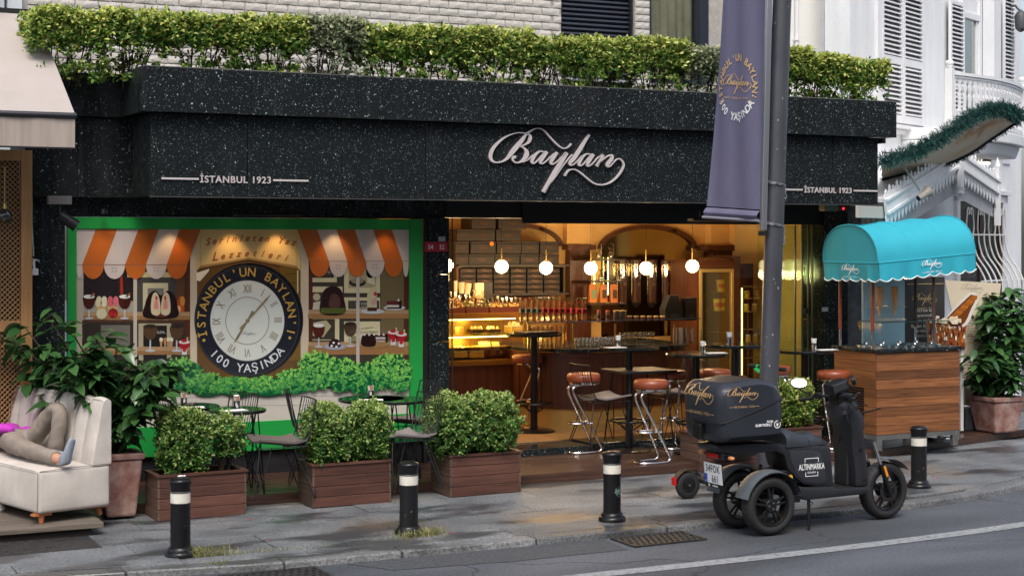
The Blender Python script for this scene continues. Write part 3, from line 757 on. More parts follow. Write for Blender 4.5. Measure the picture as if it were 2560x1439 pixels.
m = MB(); m.ball((0.08, -0.055, -0.01), 0.012); m.build('red_light', mat('red_led', (0.5, 0.01, 0.02), 0.3, emit=((1, 0.02, 0.04), 1.5)), t)
# ================================================================== PRINTED WINDOW GRAPHIC (flat print in a green frame)
PYp = 13.985
def Q(u, v, l=0):
 p = py(u, v, PYp); return (p.x, PYp - 0.0012 * l, p.z)
M_print = cmat('vinyl_print', rough=0.22, spec=0.5)
poster = thing('window_poster', 'large green framed window poster with striped awnings and a clock', 'poster')
XL, XR, ZB, ZT = 2.672, 5.975, 0.292, 2.387
xl, xr, zb, zt = Q(190, 700)[0], Q(1021, 700)[0], 0.555, Q(600, 573)[2]
M_green = mat('poster_green', sl((34, 150, 66)), 0.35)
m = MB()
m.box(XL, xl, 13.955, 13.998, ZB, ZT); m.build('frame_side', M_green, poster, bevel=0.003)
m = MB(); m.box(xr, XR, 13.955, 13.998, ZB, ZT); m.build('frame_side', M_green, poster, bevel=0.003)
m = MB(); m.box(xl + .001, xr - .001, 13.957, 13.998, zt, ZT); m.build('frame_top', M_green, poster, bevel=0.003)
m = MB(); m.box(xl + .001, xr - .001, 13.957, 13.998, ZB, zb); m.build('frame_bottom', M_green, poster, bevel=0.003)
P = MB()
def rect(u0, v0, u1, v1, c, l): P.poly([Q(u0, v0, l), Q(u1, v0, l), Q(u1, v1, l), Q(u0, v1, l)], sl(c))
def pg(pts, c, l): P.poly([Q(u, v, l) for u, v in pts], sl(c))
def ell(u, v, ru, rv, c, l, n=40, a0=0, a1=360): pg([(u + ru * math.cos(R(a0 + (a1 - a0) * i / n)), v + rv * math.sin(R(a0 + (a1 - a0) * i / n))) for i in range(n if a1 - a0 == 360 else n + 1)], c, l)
def blob(pts, c, l, k=5): pg([(a, b_) for a, b_ in catmull(pts, k, True)], c, l)
P.poly([(xl, PYp, zb), (xr, PYp, zb), (xr, PYp, zt), (xl, PYp, zt)], sl((92, 62, 44)))
rect(190, 573, 205, 985, (205, 185, 165), 1)
rect(207, 640, 333, 800, (46, 34, 36), 1); rect(207, 752, 333, 800, (176, 166, 152), 2); rect(340, 640, 470, 800, (78, 74, 68), 1)
rect(207, 806, 470, 990, (60, 50, 44), 1); rect(252, 812, 325, 868, (122, 116, 106), 2)
rect(461, 660, 476, 990, (88, 48, 34), 3)
rect(318, 680, 428, 693, (222, 204, 150), 2); rect(357, 707, 420, 800, (214, 200, 164), 2); rect(369, 720, 409, 800, (128, 124, 116), 3)
rect(346, 808, 428, 900, (190, 176, 148), 2); rect(358, 813, 417, 900, (38, 34, 32), 3)
rect(440, 690, 462, 800, (104, 70, 48), 2)
ell(452, 765, 9, 26, (196, 84, 36), 3); ell(456, 752, 6, 12, (222, 150, 60), 4); ell(447, 772, 5, 9, (230, 190, 130), 4)
pg([(300, 690), (306, 690), (308, 735), (301, 735)], (178, 50, 28), 2)
rect(770, 640, 1021, 990, (70, 64, 54), 1); rect(952, 640, 1010, 900, (124, 106, 72), 2)
rect(770, 640, 781, 960, (92, 46, 32), 3); rect(1009, 670, 1021, 950, (92, 46, 32), 3)
for (u0, v0, u1, v1) in ((781, 660, 842, 705), (781, 716, 856, 775), (860, 640, 950, 732), (860, 743, 950, 790), (781, 795, 848, 850), (860, 803, 950, 858)):
 rect(u0, v0, u1, v1, (226, 212, 170), 2)
rect(781, 662, 834, 694, (64, 60, 52), 3); rect(781, 730, 808, 775, (82, 74, 62), 3); ell(791, 742, 9, 9, (206, 190, 156), 4); pg([(781, 775), (783, 756), (800, 752), (806, 775)], (214, 202, 176), 4)
rect(871, 645, 940, 719, (180, 166, 132), 3); ell(893, 706, 21, 10, (50, 46, 40), 4); ell(893, 702, 16, 7, (150, 138, 112), 5); pg([(915, 660), (930, 660), (938, 712), (918, 706)], (226, 214, 186), 4); ell(925, 680, 10, 15, (90, 80, 64), 4)
rect(870, 751, 948, 772, (80, 74, 64), 3)
rect(781, 797, 837, 848, (74, 64, 50), 3); pg([(781, 838), (783, 806), (815, 800), (828, 815), (808, 842)], (198, 182, 146), 4)
def pt(s, u, v, h, c, l, rot=0, **k):
 o = Q(u, v, l); hm = h * 0.00375
 def fn(x, y, e): return (o[0] + x * math.cos(rot) - y * math.sin(rot), o[1], o[2] + x * math.sin(rot) + y * math.cos(rot))
 put_text(P, s, fn, hm, sl(c), **k)
pt('BU YÜZYILI', 909, 762, 6, (230, 225, 210), 4); pt('İLK ESPRESSO', 909, 771, 5, (230, 225, 210), 4)
pt('ATTI.', 818, 684, 6, (225, 220, 205), 4); pt('YILDA,', 400, 833, 6, (225, 220, 205), 4)
pt('Bir imza, bir gelenek', 905, 823, 5, (110, 96, 66), 4, rot=R(6), shear=0.3); pt('BAYLAN-İMREN', 917, 833, 6, (96, 84, 60), 4)
ell(885, 848, 14, 9, (150, 136, 100), 4)
for (u0, v0, u1, v1) in ((207, 785, 474, 797), (770, 780, 1021, 794), (207, 872, 474, 884), (770, 860, 1021, 884)):
 rect(u0, v0 - 6, u1, v0 + 4, (186, 150, 112), 4); rect(u0, v0 + 4, u1, v1 + 2, (166, 120, 76), 5)
rect(333, 690, 342, 990, (206, 192, 176), 6); rect(890, 680, 898, 915, (206, 192, 180), 6); rect(203, 660, 208, 800, (196, 182, 170), 6)
rect(475, 573, 492, 990, (222, 202, 176), 5); rect(750, 573, 771, 990, (222, 202, 176), 5)
rect(491, 573, 751, 960, (112, 78, 36), 4); pg([(700, 640), (751, 640), (751, 900), (700, 900)], (128, 98, 38), 5)
for v in (684, 706, 728): rect(712, v, 750, v + 1.2, (78, 58, 24), 6)
rect(742, 676, 745, 732, (240, 226, 180), 7)
pg([(491, 573), (750, 573), (750, 676)] + [(750 - 10 - 240 * i / 20, 676 - 6 - 22 * math.sin(math.pi * i / 20)) for i in range(21)] + [(491, 676)], (238, 200, 136), 7)
pg([(750, 676), (740, 670), (620, 648), (500, 670), (491, 676), (500, 664), (620, 643), (740, 664)], (180, 140, 84), 8)
rect(500, 590, 501, 670, (196, 156, 100), 8); rect(741, 590, 742, 668, (196, 156, 100), 8)
pg([(490, 682), (523, 671), (521, 678), (499, 703), (490, 700)], (255, 238, 214), 8)
for i, ch in enumerate('Serinleten Yaz'):
 if ch != ' ': pt(ch, 518 + i * 16.4, 613 - 12 * math.sin(math.pi * (i + 0.5) / 14) + 1, 17 if ch in 'SY' else 15.5, (176, 98, 44), 9, shear=0.42, bold=0.022, rot=R(8 - 16 * i / 13))
for i, ch in enumerate('Lezzetleri'):
 pt(ch, 536 + i * 19.6, 650 - 13 * math.sin(math.pi * (i + 0.5) / 10) + 3, 20 if i == 0 else 15.5, (176, 98, 44), 9, shear=0.42, bold=0.022, rot=R(8 - 16 * i / 9))
OR, CR = (206, 108, 42), (222, 204, 196)
def stripe(t0, t1, b0, b1, vt, vb, c, l=9):
 pts = [(t0, vt), (t1, vt), (b1, vb - 14)]
 cu, ru = (b0 + b1) / 2, (b1 - b0) / 2
 pts += [(cu + ru * math.cos(R(a)), vb - 14 + 36 * math.sin(R(a))) for a in range(0, 181, 15)]
 pg(pts, c, l)
xs_t = [190, 239, 292, 345, 396, 448, 501]; xs_b = [190, 205, 259, 312, 364, 416, 467]
cs = [CR, OR, CR, OR, CR, OR]
for i in range(6): stripe(xs_t[i], xs_t[i + 1], xs_b[i] - (20 if i == 0 else 0) * 0, xs_b[i + 1], 573, 675, cs[i], 9 + (i % 2))
xs_t = [742, 792, 840, 886, 931, 978, 1021]; xs_b = [773, 822, 868, 914, 960, 1006, 1021]
cs = [OR, CR, OR, CR, OR, CR]
for i in range(6): stripe(xs_t[i], xs_t[i + 1], xs_b[i], xs_b[i + 1], 573, 670, cs[i], 9 + (i % 2))
rect(190, 660.5, 468, 662, (150, 110, 90), 11); rect(775, 652, 1021, 653.2, (170, 130, 105), 11)
for u, v in ((285, 674), (390, 673), (844, 667), (936, 666)):
 for du, dv in ((-4, -4), (4, -4), (-4, 4), (4, 4)): ell(u + du, v + dv, 2.6, 2.6, (196, 176, 166), 11, 8)
def sundae(u, v, h, c1, c2=(245, 240, 232)):
 w = h * 0.25
 blob([(u - w, v - h), (u + w, v - h), (u + w * 0.9, v - h * 0.62), (u + w * 0.25, v - h * 0.45), (u - w * 0.25, v - h * 0.45), (u - w * 0.9, v - h * 0.62)], c1, 8)
 ell(u, v - h, w, h * 0.09, c2, 9); rect(u - h * .03, v - h * .46, u + h * .03, v - h * .06, (205, 205, 210), 8); ell(u, v - 1, w * 0.8, h * 0.05, (200, 200, 205), 8)
for u in (222, 311): sundae(u, 796, 55, (74, 28, 18)); pg([(u + 1, 741), (u + 12, 731), (u + 15, 735), (u + 6, 743)], (170, 110, 60), 9)
for u, c in ((246, (228, 214, 170)), (259, (236, 226, 196)), (274, (222, 110, 110)), (288, (226, 120, 128))):
 pg([(u - 8, 758), (u + 8, 758), (u + 3, 792), (u - 1, 792)], (216, 176, 120), 8); ell(u, 756, 8, 10, c, 9); ell(u + 1, 748, 6.5, 8, c, 10)
ell(253, 784, 13, 13, (224, 212, 176), 9); ell(282, 782, 12, 12, (150, 36, 40), 9); ell(277, 784, 5, 5, (196, 40, 44), 10); ell(287, 786, 4, 5, (200, 46, 50), 10)
blob([(362, 793), (362, 760), (372, 735), (388, 726), (402, 738), (418, 726), (434, 736), (442, 762), (440, 793)], (40, 22, 22), 8)
for s in (-1, 1):
 blob([(401 + s * 2, 785), (401 + s * 3, 748), (401 + s * 12, 730), (401 + s * 22, 742), (401 + s * 23, 782)], (226, 206, 168), 9); blob([(401 + s * 6, 770), (401 + s * 9, 750), (401 + s * 15, 750), (401 + s * 17, 770)], (226, 142, 138), 10); ell(401 + s * 11, 744, 2.5, 5, (196, 40, 48), 11)
pg([(385, 793), (401, 783), (420, 793)], (96, 52, 36), 11)
for u in (375, 441): sundae(u, 877, 62, (90, 66, 44), (60, 44, 34))
for u in (402, 412, 420, 428): pg([(u - 4, 850), (u + 4, 850), (u, 878)], (196, 150, 104), 9); ell(u, 848, 4.5, 5, (236, 226, 206) if u != 412 else (206, 130, 70), 10)
def cup(u, v, s=1.0):
 blob([(u - 14 * s, v - 32 * s), (u + 14 * s, v - 32 * s), (u + 10 * s, v - 20 * s), (u + 4 * s, v - 14 * s), (u - 4 * s, v - 14 * s), (u - 10 * s, v - 20 * s)], (178, 30, 44), 9)
 ell(u, v - 32 * s, 14 * s, 5 * s, (238, 224, 216), 10); ell(u - 1, v - 35 * s, 7 * s, 4 * s, (190, 34, 46), 11); rect(u + 6 * s, v - 44 * s, u + 9 * s, v - 34 * s, (226, 206, 150), 10)
 rect(u - 6 * s, v - 15 * s, u + 6 * s, v, (226, 226, 228), 9); ell(u, v - 12 * s, 5 * s, 5 * s, (206, 40, 54), 10)
cup(460, 886); cup(982, 862); cup(1002, 867)
blob([(802, 783), (803, 742), (812, 722), (830, 715), (848, 720), (858, 742), (860, 783)], (52, 24, 20), 8); blob([(822, 765), (826, 738), (838, 734), (848, 745), (848, 766)], (96, 62, 54), 9); rect(801, 769, 861, 783, (92, 100, 42), 9)
ell(930, 778, 29, 6, (206, 206, 206), 8); ell(985, 769, 27, 6, (206, 206, 206), 8)
pg([(916, 777), (917, 736), (924, 720), (941, 713), (941, 775)], (212, 200, 158), 9); ell(937, 734, 4, 5, (206, 46, 50), 10); pg([(926, 752), (941, 740), (941, 760), (928, 764)], (214, 166, 158), 10); rect(917, 768, 941, 777, (80, 42, 32), 10)
rect(966, 752, 998, 762, (106, 44, 42), 9); rect(966, 762, 998, 767, (232, 224, 214), 9); rect(966, 767, 998, 771, (72, 36, 30), 9); rect(996, 751, 1003, 771, (60, 28, 26), 9); pg([(992, 752), (995, 745), (998, 752)], (240, 240, 240), 10)
sundae(796, 867, 54, (92, 34, 22)); sundae(875, 865, 56, (84, 62, 42), (58, 42, 34)); ell(836, 866, 27, 8, (176, 176, 184), 8)
blob([(822, 866), (824, 852), (834, 846), (846, 850), (850, 866)], (58, 24, 24), 9)
for u, v in ((828, 864), (840, 866), (833, 856), (846, 858)): ell(u, v, 3.2, 3, (238, 236, 236), 10, 12)
ell(938, 860, 34, 9, (170, 130, 84), 8); blob([(904, 862), (904, 840), (918, 834), (936, 838), (936, 864)], (44, 20, 20), 9); rect(934, 836, 964, 842, (74, 30, 30), 9); rect(934, 842, 964, 853, (214, 206, 200), 9); rect(934, 847, 964, 850, (120, 44, 46), 10); rect(962, 835, 968, 855, (50, 24, 22), 9)
for u in (910, 922, 934, 946, 958): pg([(u - 3, 838), (u, 831), (u + 3, 838)], (238, 232, 228), 10)
CU, CV = 617, 801
def cell(ru, rv, c, l, du=0, dv=0): ell(CU + du, CV + dv, ru, rv, c, l, 72)
cell(136, 142, (26, 26, 32), 10, 4, -2); cell(131, 138, (58, 58, 66), 11); cell(128, 135, (36, 36, 46), 12)
cell(93, 101, (150, 150, 150), 13); cell(92, 99.6, (232, 232, 224), 14)
def ring(ru, rv, w, c, l, n=72):
 for i in range(n):
  a, b_ = 2 * math.pi * i / n, 2 * math.pi * (i + 1) / n
  pg([(CU + (ru - w) * math.cos(a), CV + (rv - w) * math.sin(a)), (CU + ru * math.cos(a), CV + rv * math.sin(a)), (CU + ru * math.cos(b_), CV + rv * math.sin(b_)), (CU + (ru - w) * math.cos(b_), CV + (rv - w) * math.sin(b_))], c, l)
ring(55, 60, 2, (168, 152, 124), 15)
cc = Q(CU, CV, 0); KX = 0.00379
def cfn(l): return lambda x, y, e: (cc[0] + x, cc[1] - 0.0012 * l, cc[2] + y)
for i, s in enumerate(['XII', 'I', 'II', 'III', 'IIII', 'V', 'VI', 'VII', 'VIII', 'IX', 'X', 'XI']):
 ring_text(P, [s], cfn(16), 0.245, 0.075, 30 * i, 0, sl((150, 132, 100)), sx=0.62, rx=1.02, ry=1.03, bold=0.004)
def hand(a, l0, l1, w, c, l):
 t = R(a); d = Vector((math.sin(t), math.cos(t))); s = Vector((d.y, -d.x)); o = Vector((0, 0))
 pts = [o - d * l0 - s * w, o - d * l0 + s * w, o + s * w * 0.5, o + d * l1 * 0.75 + s * w * 0.9, o + d * l1, o + d * l1 * 0.75 - s * w * 0.9, o - s * w * 0.5]
 P.poly([(cc[0] + p[0], cc[1] - 0.0012 * l, cc[2] + p[1]) for p in pts], sl(c))
hand(212, 0.10, 0.24, 0.013, (142, 126, 96), 17); hand(43, 0.10, 0.33, 0.012, (158, 142, 110), 18); ell(CU, CV, 5, 5, (150, 134, 104), 19, 16)
put_logo(P, lambda x, y, e: (cc[0] + 0.01 + x, cc[1] - 0.0012 * 16, cc[2] - 0.12 + y), 0.13, sl((150, 150, 145)), k=3)
ring_text(P, 'İSTANBUL’UN BAYLAN’I', cfn(15), 0.385, 0.078, 0, 11.0, sl((214, 172, 84)), bold=0.012, rx=1.0, ry=1.04)
ring_text(P, '100 YAŞINDA', cfn(15), 0.445, 0.074, 180, 9.6, sl((232, 232, 236)), inside=True, bold=0.012, ry=1.04)
for a in (112, 248):
 x, y = 0.43 * math.sin(R(a)), 0.44 * math.cos(R(a)); P.poly([(cc[0] + x + 0.014 * math.cos(R(b_)), cc[1] - 0.0012 * 15, cc[2] + y + 0.014 * math.sin(R(b_))) for b_ in range(0, 360, 30)], sl((206, 170, 96)))
P.poly([(xl, PYp - 0.0012 * 8, zb), (xr, PYp - 0.0012 * 8, zb), (xr, PYp - 0.0012 * 8, Q(700, 975)[2]), (xl, PYp - 0.0012 * 8, Q(700, 975)[2])], sl((216, 206, 196)))
for v in (990, 1012): pg([(395, v + 3), (1018, v - 4), (1018, v - 3), (395, v + 4)], (160, 152, 146), 9)
rh = random.Random(21); LC = [0]
def clump(u, v, ru, rv, n, bias=0.0, l=20):
 n = int(n * 1.9)
 blob([(u + ru * (0.9 + 0.16 * rh.random()) * math.cos(a * 0.5236), v + rv * (0.88 + 0.2 * rh.random()) * math.sin(a * 0.5236)) for a in range(12)], (16, 84, 48), l - LC[0] * 0.0001 + LC[0] * 0.0042, 3)
 for i in range(n):
  a = rh.uniform(0, 6.283); r = math.sqrt(rh.random()) * 1.05
  x, y = u + ru * r * math.cos(a), v + rv * r * math.sin(a)
  if y > 980: continue
  t = min(1, max(0, 0.5 - (y - v) / rv * 0.32 + rh.uniform(-0.35, 0.35) + bias))
  c = tuple(int(p + (q - p) * t) for p, q in zip((22, 108, 62), (140, 202, 92)))
  b_ = rh.uniform(0, 6.283)
  for k in range(3):
   LC[0] += 1; ll = l + 1 + LC[0] * 0.004; d = b_ + k * 0.9; ln = rh.uniform(5, 9); w = ln * 0.24
   dx, dy = math.cos(d), math.sin(d)
   P.poly([Q(x, y, ll), Q(x + dx * ln * .5 - dy * w, y + dy * ln * .5 + dx * w, ll), Q(x + dx * ln, y + dy * ln, ll), Q(x + dx * ln * .5 + dy * w, y + dy * ln * .5 - dx * w, ll)], sl(c))
for (u, v, ru, rv, n, bz) in ((370, 950, 60, 46, 80, -.1), (455, 935, 55, 40, 90, 0.05), (520, 962, 50, 28, 100, 0), (590, 966, 55, 25, 110, -.05), (665, 966, 55, 25, 110, 0), (730, 954, 45, 32, 100, 0), (788, 925, 45, 46, 110, .2), (850, 935, 45, 40, 90, .05), (905, 945, 50, 38, 90, 0), (975, 925, 46, 44, 110, .1), (1000, 945, 22, 34, 50, .05)):
 clump(min(u, 1018 - ru * 0.98), v, ru, rv, n, bz)
P.build('print', M_print, poster, color=True, fixn=False)
m = MB(); m.poly([(xl, 13.953, zb), (xr, 13.953, zb), (xr, 13.953, zt), (xl, 13.953, zt)]); m.build('front_glass', glass('shop_glass', (0.97, 0.985, 0.98), 0.07), poster)
for i, (u, e) in enumerate(((250, 0.25), (425, 1.0), (575, 1.3), (690, 1.2), (835, 1.1), (960, .5))):
 p = Q(u, 562)
 t = thing('picture_lamp', 'small downlight above the poster, ' + ['first', 'second', 'third', 'fourth', 'fifth', 'sixth'][i] + ' from the left', 'lamp', (p[0], 13.85, ZT + 0.03), group='downlights above the poster')
 m = MB(); m.lathe([(0.022, 0.04), (0.026, 0.0), (0.02, 0.0), (0.016, 0.03)], n=14, cap=False); m.build('shade', M_dark, t, smooth=True)
 m = MB(); m.ball((0, 0, 0.012), 0.012); m.build('bulb', mat('warm_bulb', (1, 0.7, 0.35), 0.4, emit=((1, 0.62, 0.26), 8)), t)
 ld = bpy.data.lights.new('picture_lamp_light', 'SPOT'); ld.energy = 4.5 * e; ld.color = (1, 0.66, 0.32); ld.spot_size = R(80); ld.spot_blend = 0.6; ld.shadow_soft_size = 0.015
 lo = bpy.data.objects.new('lamp_light', ld); col.objects.link(lo); lo.parent = t; lo.location = (0, -0.01, -0.012); lo.rotation_euler = (R(0), 0, 0)
# ================================================================== INSIDE THE CAFE
M_cream = mat('cream_plaster', sl((226, 184, 118)), 0.8, var=0.06, scale=3)
M_mah = wood('mahogany', (0.055, 0.016, 0.008), (0.13, 0.042, 0.020), rough=0.35, along='z', objvar=0.12)
M_mahx = wood('mahogany_rail', (0.050, 0.015, 0.008), (0.12, 0.040, 0.020), rough=0.35, along='x', objvar=0.12)
M_steel = mat('steel', (0.55, 0.55, 0.55), 0.25, metal=1)
M_chrome = mat('chrome', (0.82, 0.82, 0.84), 0.07, metal=1)
M_brass = mat('brass', (0.62, 0.45, 0.18), 0.3, metal=1)
M_goldfoil = mat('gold_print', sl((110, 72, 44)), 0.4, metal=0.3)
FZ = 0.165
room = empty('cafe_interior', parent=cafe)
m = MB(); m.box(5.8, 11.3, 14.345, 18.2, 0.05, FZ - 0.012); m.build('floor_bed', M_grout, room)
rt = random.Random(9)
M_tile = mat('floor_tile', sl((176, 132, 84)), 0.28, var=0.25, scale=3, objvar=0.1)
for i in range(8):
 for j in range(6):
  m = MB(); m.box(5.82 + i * 0.62, 5.82 + i * 0.62 + 0.614, 14.346 + j * 0.6, 14.346 + j * 0.6 + 0.594, FZ - 0.011, FZ); m.build('floor_tile', M_tile, room)
BY = 16.9   # back wall
m = MB(); m.box(5.7, 11.35, BY, BY + 0.2, 0.0, 3.1); m.build('back_wall', M_cream, room)
m = MB(); m.box(5.55, 5.7, 14.4, BY + 0.2, 0.0, 3.1); m.build('side_wall', M_cream, room)
m = MB(); m.box(11.35, 11.5, 14.4, BY + 0.2, 0.0, 3.1); m.build('side_wall', M_cream, room)
m = MB(); m.box(5.55, 11.5, 14.4, BY + 0.2, 2.86, 3.1); m.build('ceiling', mat('ceiling_cream', (0.6, 0.5, 0.36), 0.9), room)
def I(u, v, Y): return py(u, v, Y)
m = MB(); a = I(1135, 640, BY); b_ = I(1475, 905, BY); m.box(a.x, b_.x, BY - 0.02, BY - 0.002, 0.2, 1.56); m.build('tile_backsplash', mat('ochre_tile', sl((150, 104, 50)), 0.4, var=0.2, scale=4), room)
for u in (1270, 1302, 1398):
 p = I(u, 740, BY); m = MB(); m.box(p.x - 0.004, p.x + 0.004, BY - 0.023, BY - 0.0205, 1.2, 1.56); m.build('tile_joint', M_dark, room)
def arch(uc, vtop, half, vspring, Y, w, depth, n=28):
 m = MB(); c = I(uc, vspring, Y); top = I(uc, vtop, Y); r_ = top.z - c.z
 hw = abs(I(uc + half, vspring, Y).x - c.x)
 Pout = [(c.x + (hw + w) * math.cos(math.pi * i / n), c.z + (r_ + w) * math.sin(math.pi * i / n)) for i in range(n + 1)]
 Pin = [(c.x + hw * math.cos(math.pi * i / n), c.z + r_ * math.sin(math.pi * i / n)) for i in range(n + 1)]
 for i in range(n):
  m.hexa([(Pout[i][0], Y, Pout[i][1]), (Pout[i + 1][0], Y, Pout[i + 1][1]), (Pin[i + 1][0], Y, Pin[i + 1][1]), (Pin[i][0], Y, Pin[i][1])],
    [(Pout[i][0], Y - depth, Pout[i][1]), (Pout[i + 1][0], Y - depth, Pout[i + 1][1]), (Pin[i + 1][0], Y - depth, Pin[i + 1][1]), (Pin[i][0], Y - depth, Pin[i][1])])
 return m, c, hw, r_
m, c, hw, r_ = arch(1618, 572, 112, 622, BY - 0.002, 0.05, 0.06); m.build('arch_moulding', M_mahx, room, smooth=True)
mm = MB(); pts = [(c.x + hw * math.cos(math.pi * i / 28), BY - 0.005, c.z + r_ * math.sin(math.pi * i / 28)) for i in range(29)]
pts += [(c.x - hw, BY - 0.005, 1.0), (c.x + hw, BY - 0.005, 1.0)]; mm.poly(pts); mm.build('bar_mirror', mat('bar_mirror', (0.30, 0.26, 0.15), 0.08, metal=1.0), room)
m, c2, hw2, r2 = arch(1290, 568, 105, 615, BY - 0.002, 0.045, 0.05); m.build('arch_moulding', M_mahx, room, smooth=True)
def ubox(name, u0, v0, u1, v1, Y, d, mt, parent=room, bevel=0.0, front=0.0):
 a = I(u0, v0, Y - front); b_ = I(u1, v1, Y - front); m = MB(); m.box(a.x, b_.x, Y - d, Y, min(a.z, b_.z), max(a.z, b_.z)); return m.build(name, mt, parent, bevel=bevel)
ubox('wood_pier', 1413, 622, 1466, 900, BY - 0.002, 0.12, M_mah); ubox('pier_panel', 1424, 640, 1455, 880, BY - 0.123, 0.012, M_mah, bevel=0.006)
ubox('pier_capital', 1405, 612, 1474, 624, BY - 0.002, 0.16, M_mahx); ubox('plaster_pier', 1408, 530, 1470, 613, BY - 0.002, 0.10, M_cream)
ubox('wood_cornice', 1740, 612, 1842, 626, BY - 0.002, 0.25, M_mahx, bevel=0.01); ubox('cornice_frieze', 1760, 627, 1830, 655, BY - 0.002, 0.2, M_mahx)
ubox('left_post', 1137, 640, 1148, 905, BY - 0.3, 0.05, M_mah)
ubox('plaster_pier', 1762, 530, 1818, 612, BY - 0.002, 0.14, M_cream)
M_box = mat('cake_box', sl((34, 25, 21)), 0.6, var=0.08, scale=3, objvar=0.10)
shelf = thing('box_shelf', 'dark wall shelf carrying stacked brown cake boxes', 'shelf')
for v in (662, 735):
 a = I(1138, v, 16.55); b_ = I(1412, v, 16.55); m = MB(); m.box(a.x, b_.x, 16.45, 16.88, a.z - 0.022, a.z); m.build('board', mat('shelf_dark', (0.012, 0.008, 0.006), 0.5), shelf)
for u in (1140, 1275, 1408):
 p = I(u, 662, 16.6); m = MB(); m.box(p.x, p.x + 0.02, 16.6, 16.88, 1.55, p.z - 0.022); m.build('upright', mat('shelf_dark', (0.012, 0.008, 0.006), 0.5), shelf)
ordn = ['first', 'second', 'third', 'fourth', 'fifth', 'sixth', 'seventh', 'eighth', 'ninth', 'tenth']
def cake_box(u0, v0, u1, v1, Y, label, grp, logo=True, dep=0.3):
 a = I(u0, v0, Y); b_ = I(u1, v1, Y); t = thing('cake_box', label, 'box', ((a.x + b_.x) / 2, Y, b_.z), group=grp)
 w = (b_.x - a.x) / 2 - 0.003; h = a.z - b_.z - 0.002
 m = MB(); m.box(-w, w, 0, dep, 0, h * 0.8); m.build('carton', M_box, t, bevel=0.004)
 m = MB(); m.box(-w - 0.002, w + 0.002, -0.003, dep, h * 0.8 + 0.001, h); m.build('lid', M_box, t, bevel=0.004)
 if logo:
  m = MB(); put_logo(m, lambda x, y, e: (x, -0.0045, h * 0.45 + y), min(0.11, w * 1.0), k=2, fat=1.5); m.build('logo', M_goldfoil, t)
 return t
rows_b = [(637 + 25, 637, [(1138, 1172), (1172, 1237), (1237, 1300), (1301, 1347), (1348, 1398)], 'bottom'),
   (637, 605, [(1138, 1173), (1176, 1240), (1242, 1304), (1304, 1348), (1350, 1398)], 'second'),
   (601, 572, [(1142, 1176), (1174, 1238), (1240, 1303)], 'third'), (572, 542, [(1179, 1240), (1246, 1317)], 'top')]
rows_b = [((662, 634), rows_b[0][2], 'bottom'), ((633, 603), rows_b[1][2], 'second'), ((602, 573), rows_b[2][2], 'third'), ((572, 543), rows_b[3][2], 'topmost')]
for (vb, vt), us, nm in rows_b:
 for i, (u0, u1) in enumerate(us):
  dv = 4 if (u0 > 1300 or u0 < 1160) else 0
  cake_box(u0, vt + dv * 0, u1, vb, 16.5, 'brown cake box on the upper shelf, %s row, %s from the left' % (nm, ordn[i]), 'cake boxes on the upper shelf')
for i in range(6):
 u0 = 1150 + i * 42
 for k in range(5):
  v1 = 735 - k * 13.2;
  cake_box(u0, v1 - 12.6, u0 + 40, v1, 16.52, 'flat brown cake box, %s of the %s pile on the lower shelf' % (['bottom', 'second', 'third', 'fourth', 'top'][k], ordn[i]), 'flat cake boxes on the lower shelf', logo=True)
p = I(1229, 609, 16.49); m = MB(); m.lathe([(0.026, 0), (0.026, 0.004)], (0, 0, 0), 16, 'y'); o = m.build('price_sticker', mat('orange_sticker', sl((206, 120, 30)), 0.5), loc=(p.x, 16.488, p.z)); tag(o, 'round orange sticker on a brown cake box', 'sticker')
M_globe = mat('globe_glass', (1, 0.93, 0.8), 0.4, emit=((1.0, 0.76, 0.42), 7.0))
gl_me = None
for i, (u, v, Y) in enumerate(((1117, 663, 15.7), (1254, 666, 15.6), (1365, 669, 15.6), (1477, 670, 15.6), (1615, 670, 15.3), (1731, 665, 15.3))):
 p = I(u, v, Y)
 t = thing('globe_lamp', 'glowing white globe pendant lamp, %s from the left' % ordn[i], 'lamp', p, group='globe lamps in the cafe')
 if gl_me is None:
  m = MB(); m.ball((0, 0, 0), 0.072, n=24, m=16); gl_me = m.mesh('globe', M_globe, smooth=True)
  m = MB(); m.tube([(0, 0, 0.066), (0, 0, 0.2)], 0.006); m.lathe([(0.03, 0.062), (0.03, 0.074), (0.006, 0.08)], n=16); rod_me = m.mesh('rod', M_brass, smooth=True)
  m = MB(); m.tube([(0, 0, 0.2), (0, 0, 0.75)], 0.0025, n=5); cord_me = m.mesh('cord', M_dark)
 inst('globe', gl_me, t); inst('rod', rod_me, t); inst('cord', cord_me, t)
 ld = bpy.data.lights.new('globe_light', 'POINT'); ld.energy = 9.5; ld.color = (1, 0.66, 0.33); ld.shadow_soft_size = 0.075
 lo = bpy.data.objects.new('lamp_light', ld); col.objects.link(lo); lo.parent = t; lo.location = (0, -0.0, -0.10)
counter = thing('bar_counter', 'curved mahogany bar counter with dark granite top and brass kick plate', 'counter')
prof = [(7.82, 16.2), (7.82, 15.75), (7.86, 15.5), (8.02, 15.22), (8.35, 15.02), (8.9, 15.0), (9.4, 15.1), (9.75, 15.25), (9.85, 15.6), (9.9, 16.2)]
cp = catmull(prof, 6)
def strip(pts, z0, z1, off=0.0):
 m = MB()
 for a, b_ in zip(pts, pts[1:]): m.poly([(a[0], a[1] - off, z0), (b_[0], b_[1] - off, z0), (b_[0], b_[1] - off, z1), (a[0], a[1] - off, z1)])
 return m
strip(cp, FZ + 0.21, 0.98).build('front', M_mah, counter, smooth=True, fixn=False)
strip(cp, FZ, FZ + 0.21, -0.02).build('kick_plate', mat('brass_kick', sl((196, 158, 88)), 0.4, metal=0.4), counter, smooth=True, fixn=False)
